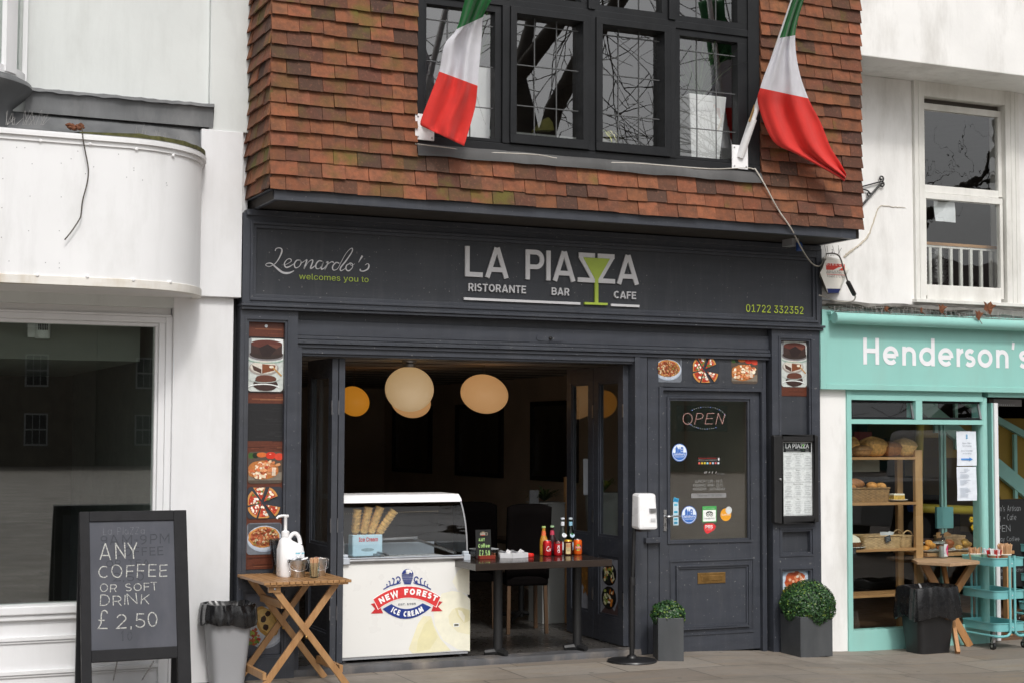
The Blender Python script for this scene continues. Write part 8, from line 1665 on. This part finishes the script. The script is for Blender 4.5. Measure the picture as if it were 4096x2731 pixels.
# LED strip lamp at the top of the bakery door
LS = thing('strip_lamp', 'small LED strip lamp at the top of the bakery doorway', 'lamp', P(cQ(1500, 820), .4)); mb = MB(); a = ipan(cQ, 1420, 828, 1640, 795, .4); mb.box(a[0], a[1], .4, .46, a[2], a[3]+.02, 'grey_plastic'); mb.build('body', LS); mb = MB()
for k in range(10): x = a[0]+.012+k*(P(cQ(1585, 820), .4).x-a[0]-.02)/9; mb.lathe([(.004, 0), (0, .003)], (x, .4, a[2]+.012), 'led_white', 6, frame=(X, Zv, -Y))
mb.build('leds', LS)
# ================================================================== STREET FURNITURE OF THE BAKERY
# teal trolley
def trolley(label, ox, oy, oz, group):
    T = thing('serving_trolley', label, 'trolley', (0, 0, 0), group); W_, D_ = .315, .44; x0, y0 = -W_/2, -D_/2
    for zt in (.745, .478, .215):
        mb = MB(); h = .068; out = roundrect(W_, D_, .05, 5); inn = roundrect(W_-.008, D_-.008, .046, 5); rim = roundrect(W_+.012, D_+.012, .056, 5); r = lambda pts, z: [V((x, y, z)) for x, y in pts]
        mb.grid([r(inn, zt-h+.004), r(inn, zt), r(rim, zt+.002), r(rim, zt-.006), r(out, zt-.008), r(out, zt-h)], 'teal_metal', closed=True); mb.poly(r(inn, zt-h+.004), 'teal_metal'); mb.poly(r(out, zt-h)[::-1], 'teal_metal'); mb.build('tray', T, smooth=35)
    for sy in (-1, 1):
        for sx in (-1, 1):
            x = sx*.026; y = sy*(D_/2+.012); mb = MB(); mb.tube(smoothpath([V((x, y, .765)), V((x, y, .5)), V((x, y, .17)), V((x+sx*.012, y, .128)), V((x+sx*.04, y, .112)), V((sx*.12, y, .11)), V((sx*.15, y-sy*.01, .11)), V((sx*.165, y-sy*.05, .11)), V((sx*.165, 0, .11))], 4), .011, 'teal_metal', 8); mb.build('upright', T, smooth=60)
        mb = MB()
        for z in (.70, .44, .18): mb.lathe([(.006, 0), (0, .004)], (0, sy*(D_/2+.014), z), 'steel', 8, frame=(X, Zv, Y*sy)); mb.box(-.03, .03, sy*(D_/2+.0), sy*(D_/2+.012), z-.03, z+.03, 'teal_metal')
        mb.build('bolt_plate', T)
    for sx in (-1, 1):
        for sy in (-1, 1):
            c = V((sx*.165, sy*.19, 0)); mb = MB(); mb.tube([c+V((-.011, .012, .03)), c+V((.011, .012, .03))], .03, 'black_plastic', 18); mb.tube([c+V((-.0125, .012, .03)), c+V((.0125, .012, .03))], .012, 'steel', 12); mb.beam(c+V((0, -.005, .1)), c+V((-.0, .012, .05)), .03, .022, 'dull_steel', up=(0, 1, 0)); mb.lathe([(.012, .06), (.008, .11)], c, 'dull_steel', 10); mb.build('castor', T, smooth=40)
    T.location = (ox, oy, oz); return T
TRX, TRY, TRZ = 9.195, -.185, -.08
t1 = trolley('teal three tier trolley with cups of cutlery outside the bakery', TRX, TRY, TRZ, 'teal trolleys'); t2 = dup(t1, (10.55, .62, -.068), 'second teal trolley just inside the bakery door', 'teal trolleys', .2)
def cup(label, q, col, r=.045, fill=None, y=None):
    zt = TRZ+.745-.06; h_ = .066; p = P(cW(*q), y); o = V((p.x, y, zt)); T = thing('paper_cup', label, 'cup', o, 'paper cups on the teal trolley'); mb = MB(); mb.lathe([(r*.8, 0), (r, h_+.012), (r+.003, h_+.014), (r-.001, h_+.012), (r*.78, .004), (0, .004)], o, 'matte', 22, col); mb.lathe([(r+.0005, h_+.006), (r+.0045, h_+.01), (r+.003, h_+.016), (r-.003, h_+.014)], o, 'matte', 22, '#e6e2d8'); mb.build('cup', T, smooth=40); fill(T, o, r)
def sticks(n, cols, L, w_, spread=1.4):
    def f(T, o, r):
        mb = MB()
        for k in range(n): a = random.uniform(0, 6.28); rr_ = r*math.sqrt(random.random())*.8; p = o+V((rr_*math.cos(a), rr_*math.sin(a), .006)); q = p+V((rr_*math.cos(a)*(spread-1)+random.uniform(-.006, .006), rr_*math.sin(a)*(spread-1), random.uniform(L*.85, L))); mb.beam(p, q, w_, .002, 'matte', up=(math.cos(a*3), math.sin(a*3), .1), c=vary(random.choice(cols), .12))
        mb.build('contents', T)
    return f
cup('mint paper cup of brown wooden sticks at the left of the trolley', (1035, 800), '#8fb39c', .052, sticks(26, ['#b98c66', '#a97c58', '#c79d78'], .13, .009, 1.5), -.10); cup('mint paper cup of white sachets at the back of the trolley', (1290, 820), '#8fb39c', .045, sticks(16, ['#e6e8ec', '#d5dae2'], .115, .014, 1.3), -.14)
cup('brown paper cup of red and white sachets on the trolley', (1455, 840), '#a07454', .05, sticks(40, ['#d0302f', '#e9e6e6', '#c92626', '#efeaea'], .125, .014, 1.5), -.26); cup('brown paper cup packed with long pale wooden stirrers on the trolley', (1670, 840), '#9c7352', .05, sticks(90, ['#d3ab84', '#c79c72', '#dfba96'], .165, .007, 1.45), -.25)
mb = MB(); z_ = TRZ+.478-.055; mb.grid([[V((TRX-.12+.2*i/4, TRY-.1+.14*j/3, z_+.012+.006*math.sin(i*2+j))) for i in range(5)] for j in range(4)], 'satin', '#d5dade'); tag(mb.build('paper_napkin', smooth=60), 'white paper lying in the middle tray of the teal trolley', 'paper')
# hexagonal table
hz = .635; HT = thing('hexagonal_table', 'wooden hexagonal table on three crossed legs outside the bakery', 'table', (8.66, -.26, -.08)); hc = V((8.66, -.28, 0)); pts = [hc+V((.305*math.cos(math.radians(a)), .26*math.sin(math.radians(a)), 0)) for a in (2, 58, 122, 178, 242, 298)]
hq = [(797, 570), (870, 552), (1275, 556), (1342, 588), (1105, 606), (840, 590)]; pts = [G(cR(*q), hz) for q in hq]; hc = sum(pts, V((0, 0, 0)))/6; 
mb = MB(); mb.ext([V((p.x, p.y, hz)) for p in pts][::-1], (0, 0, -.025), 'pale_wood'); mb.build('table_top', HT, bevel=.003)
for q0, q1 in (((895, 610), None), ((1298, 612), None), ((1048, 615), None)): pass
g1, g2 = G(cR(1262, 1270), -.08), G(cR(1168, 1330), -.08); a1 = P(cR(893, 612), hc.y+.02); a2 = P(cR(1300, 612), hc.y+.03); a3 = P(cR(1048, 612), hc.y+.10); g3 = V((hc.x-.24, hc.y-.0, -.08))
for a, g_ in ((a1, g1), (a2, g3), (a3, g2)):
    mb = MB(); mb.beam(V((a.x, a.y, hz-.026)), g_, .032, .062, 'hex_leg', up=(0, 0, 1)); mb.build('leg', HT, bevel=.003)
so = G(cR(1048, 562), hz); so.z = hz; SB_ = thing('sanitiser_bottle', 'clear gel bottle with a pink label and black pump on the hexagonal table', 'bottle', so); so = V((so.x, so.y, hz)); k = .074
mb = MB(); r4 = lambda w_, d_, z: [so+V((x, y, z)) for x, y in roundrect(w_, d_, .018, 4)]; mb.grid([r4(.066, .045, 0), r4(.076, .052, .008), r4(.076, .052, .115), r4(.06, .045, .14), r4(.037, .037, .15), r4(.0361, .0361, .156)], 'bottle_clear', closed=True); mb.poly(r4(.066, .045, 0)[::-1], 'bottle_clear'); mb.build('bottle', SB_, smooth=50)
mb = MB(); g4 = lambda w_, d_, z: [so+V((x, y, z)) for x, y in roundrect(w_, d_, .015, 4)]; mb.grid([g4(.06, .038, .006), g4(.068, .044, .012), g4(.068, .044, .10)], 'satin', '#b9b8bc', closed=True); mb.build('gel', SB_, smooth=50)
mb = MB(); mb.lathe([(.019, .152), (.019, .172), (.008, .176), (.008, .195), (.012, .196), (.012, .206), (0, .207)], so, 'black_plastic', 14); mb.beam(so+V((0, 0, .2)), so+V((-.03, -.01, .197)), .012, .01, 'black_plastic'); mb.build('pump', SB_, smooth=40)
mb = MB(); A = Art(mb, so+V((-.012, -.0268, .014)), 'print'); A.rect(0, 0, .044, .105, '#e6e4ea'); A.up(); A.poly([(.044, .0)]+[(.044-.024*math.sin(math.pi*t/10), .105*t/10) for t in range(11)]+[(.044, .105)], '#d6336f'); A.up()
for k in range(3): A.rect(.024, .05-.007*k, .038, .053-.007*k, '#f0b8cc')
A.disc(.008, .03, .003, .005, '#3a4a8a', 0, 8); mb.build('label', SB_, recalc=False)
# ================================================================== THE SQUARE behind the camera (seen in the glass)
def bare_tree(label, o, H_, seed, lean=(0, 0), r0=.34, fork=.45, mx=5, tw=.008):
    rnd = random.Random(seed); T = thing('bare_tree', label, 'tree', o, 'bare trees on the square'); o = V(o); tr = MB(); cr = MB(); cnt = [0]
    def grow(mb, p, d, L, r, lvl):
        n = 5 if lvl < 2 else 3; pts = [p]; rs = [r]; q = p
        for i in range(n): d = (d+V((rnd.uniform(-.22, .22), rnd.uniform(-.22, .22), rnd.uniform(-.1, .14)))).normalized(); q = q+d*(L/n); pts.append(q); rs.append(r*(1-.42*(i+1)/n))
        mb.tube(pts, rs, 'bark', 8 if lvl < 2 else 5 if lvl < 3 else 3, caps=False); cnt[0] += 1
        if lvl >= mx: return
        k = 3 if lvl < 2 else rnd.choice((3, 4)) if lvl < 4 else 2
        for j in range(k):
            a = rnd.uniform(0, 6.28); s = d.orthogonal(); s.rotate(Matrix.Rotation(a, 3, d)); spread = rnd.uniform(.5, 1.0); nd = (d+s*spread+Zv*.08).normalized(); at_ = pts[rnd.randint(max(1, n-2), n)] if lvl else pts[-1-(j % 2)]
            grow(cr, at_, nd, L*rnd.uniform(.6, .85), max(rs[-1]*rnd.uniform(.6, .85), tw), lvl+1)
    d = V((lean[0], lean[1], 1)).normalized(); grow(tr, o, d, H_*fork, r0, 0)
    tr.build('trunk', T, smooth=60, recalc=False); cr.build('crown', T, smooth=60, recalc=False)
bare_tree('big bare tree reflected in the leaded window', (11.3, -12.8, -.08), 17, 11, (-.04, .0), .32, .44, 6, .012); bare_tree('bare tree reflected behind the bakery van', (21, -19, -.08), 12, 5, (.05, 0), .33); bare_tree('bare tree reflected at the left of the square', (2.5, -24, 0), 12, 8, (0, 0), .33); bare_tree('slim bare tree reflected in the front door', (17.0, -13.2, -.08), 10, 21, (.03, 0), .22)
def far_house(label, x0, x1, y, h, m, nw, nst, roofh=2.6):
    T = thing('stone_house', label, 'building', ((x0+x1)/2, y, 0), 'houses across the square'); mb = MB(); mb.box(x0, x1, y-9, y, -.2, h, m); mb.build('wall', T); mb = MB(); mb.hexa([(x0, y-9, h), (x1, y-9, h), (x1, y+.3, h), (x0, y+.3, h), (x0, y-4.6, h+roofh), (x1, y-4.6, h+roofh), (x1, y-4.4, h+roofh), (x0, y-4.4, h+roofh)], 'roof_far'); mb.build('roof', T)
    for s in range(nst):
        for k in range(nw):
            cx_ = x0+(x1-x0)*(k+.5)/nw; z0 = 1.0+s*3.1; wd = MB(); wd.box(cx_-.6, cx_+.6, y, y+.06, z0, z0+1.7, 'far_white'); w_ = wd.build('window', T); gd = MB()
            for i in range(3):
                for j in range(2): gd.box(cx_-.52+i*.36, cx_-.20+i*.36, y+.061, y+.07, z0+.1+j*.8, z0+.82+j*.8, 'van_dark')
            gd.build('panes', w_)
far_house('brown stone house with white windows across the square', -22, 15, -75, 11, 'far_stone', 6, 3); far_house('lower stone house with white windows across the square', 15.2, 42, -76, 9.5, 'far_stone', 5, 2); far_house('white rendered house across the square', 42.2, 70, -75, 11, 'far_white', 5, 3); far_house('far stone house at the end of the square', 70.2, 120, -77, 12, 'far_stone', 8, 3)
mb = MB(); mb.box(36, 60, -55.05, -55, -.08, 4.2, 'far_teal')
for k in range(8): mb.box(36+3.4*k-.05, 36+3.4*k+.05, -54.98, -54.9, -.08, 4.3, 'cable_dark')
tag(mb.build('hoarding'), 'teal hoarding fence standing across the square', 'fence')
# pickup truck
VN = thing('pickup_truck', 'pale grey pickup truck parked on the square, mirrored in the bakery window', 'pickup', (16.4, -9.0, -.08)); vx, vy, vz = 14.2, -9.0, -.08
def prof(pts, y0, y1, m, name, par, bev=.03):
    mb = MB(); mb.ext([(vx+x, y1, vz+z) for x, z in pts], (0, y0-y1, 0), m); return mb.build(name, par, bevel=bev)
bd = prof([(0, .45), (.55, .42), (.62, .80), (1.45, .80), (1.5, .40), (3.4, .40), (3.45, .80), (4.3, .80), (4.4, .42), (5.1, .5), (5.15, .9), (4.9, 1.05), (3.95, 1.12), (1.85, 1.12), (1.8, 1.1), (0, 1.08)], -.9+vy, .9+vy, 'van_grey', 'body', VN)
prof([(1.75, 1.1), (3.95, 1.1), (3.2, 1.78), (3.0, 1.84), (2.0, 1.84), (1.85, 1.78)], -.78+vy, .78+vy, 'van_grey', 'cab', VN)
mb = MB()
for pts in ([(1.95, 1.16), (2.55, 1.16), (2.55, 1.7), (2.0, 1.72)], [(2.65, 1.16), (3.65, 1.16), (3.15, 1.68), (2.65, 1.71)]):
    for s in (-1, 1): mb.poly([(vx+x, vy+s*.785, vz+z) for x, z in pts], 'van_dark')
mb.build('window', VN)
for x in (1.03, 3.88):
    for s in (-1, 1):
        mb = MB(); mb.tube([(vx+x, vy+s*.70, vz+.36), (vx+x, vy+s*.92, vz+.36)], .36, 'van_dark', 26); w_ = mb.build('wheel', VN, smooth=40); mb = MB(); mb.tube([(vx+x, vy+s*.9, vz+.36), (vx+x, vy+s*.925, vz+.36)], .22, 'dull_steel', 20); mb.build('rim', w_, smooth=40)
mb = MB(); mb.box(vx+2.62, vx+2.625, vy+.9, vy+.905, vz+.5, vz+1.1, 'van_dark'); mb.box(vx+2.7, vx+2.85, vy+.9, vy+.93, vz+1.0, vz+1.04, 'van_dark'); mb.box(vx+3.55, vx+3.75, vy+.9, vy+1.05, vz+1.12, vz+1.28, 'van_dark'); mb.build('door_trim', VN)
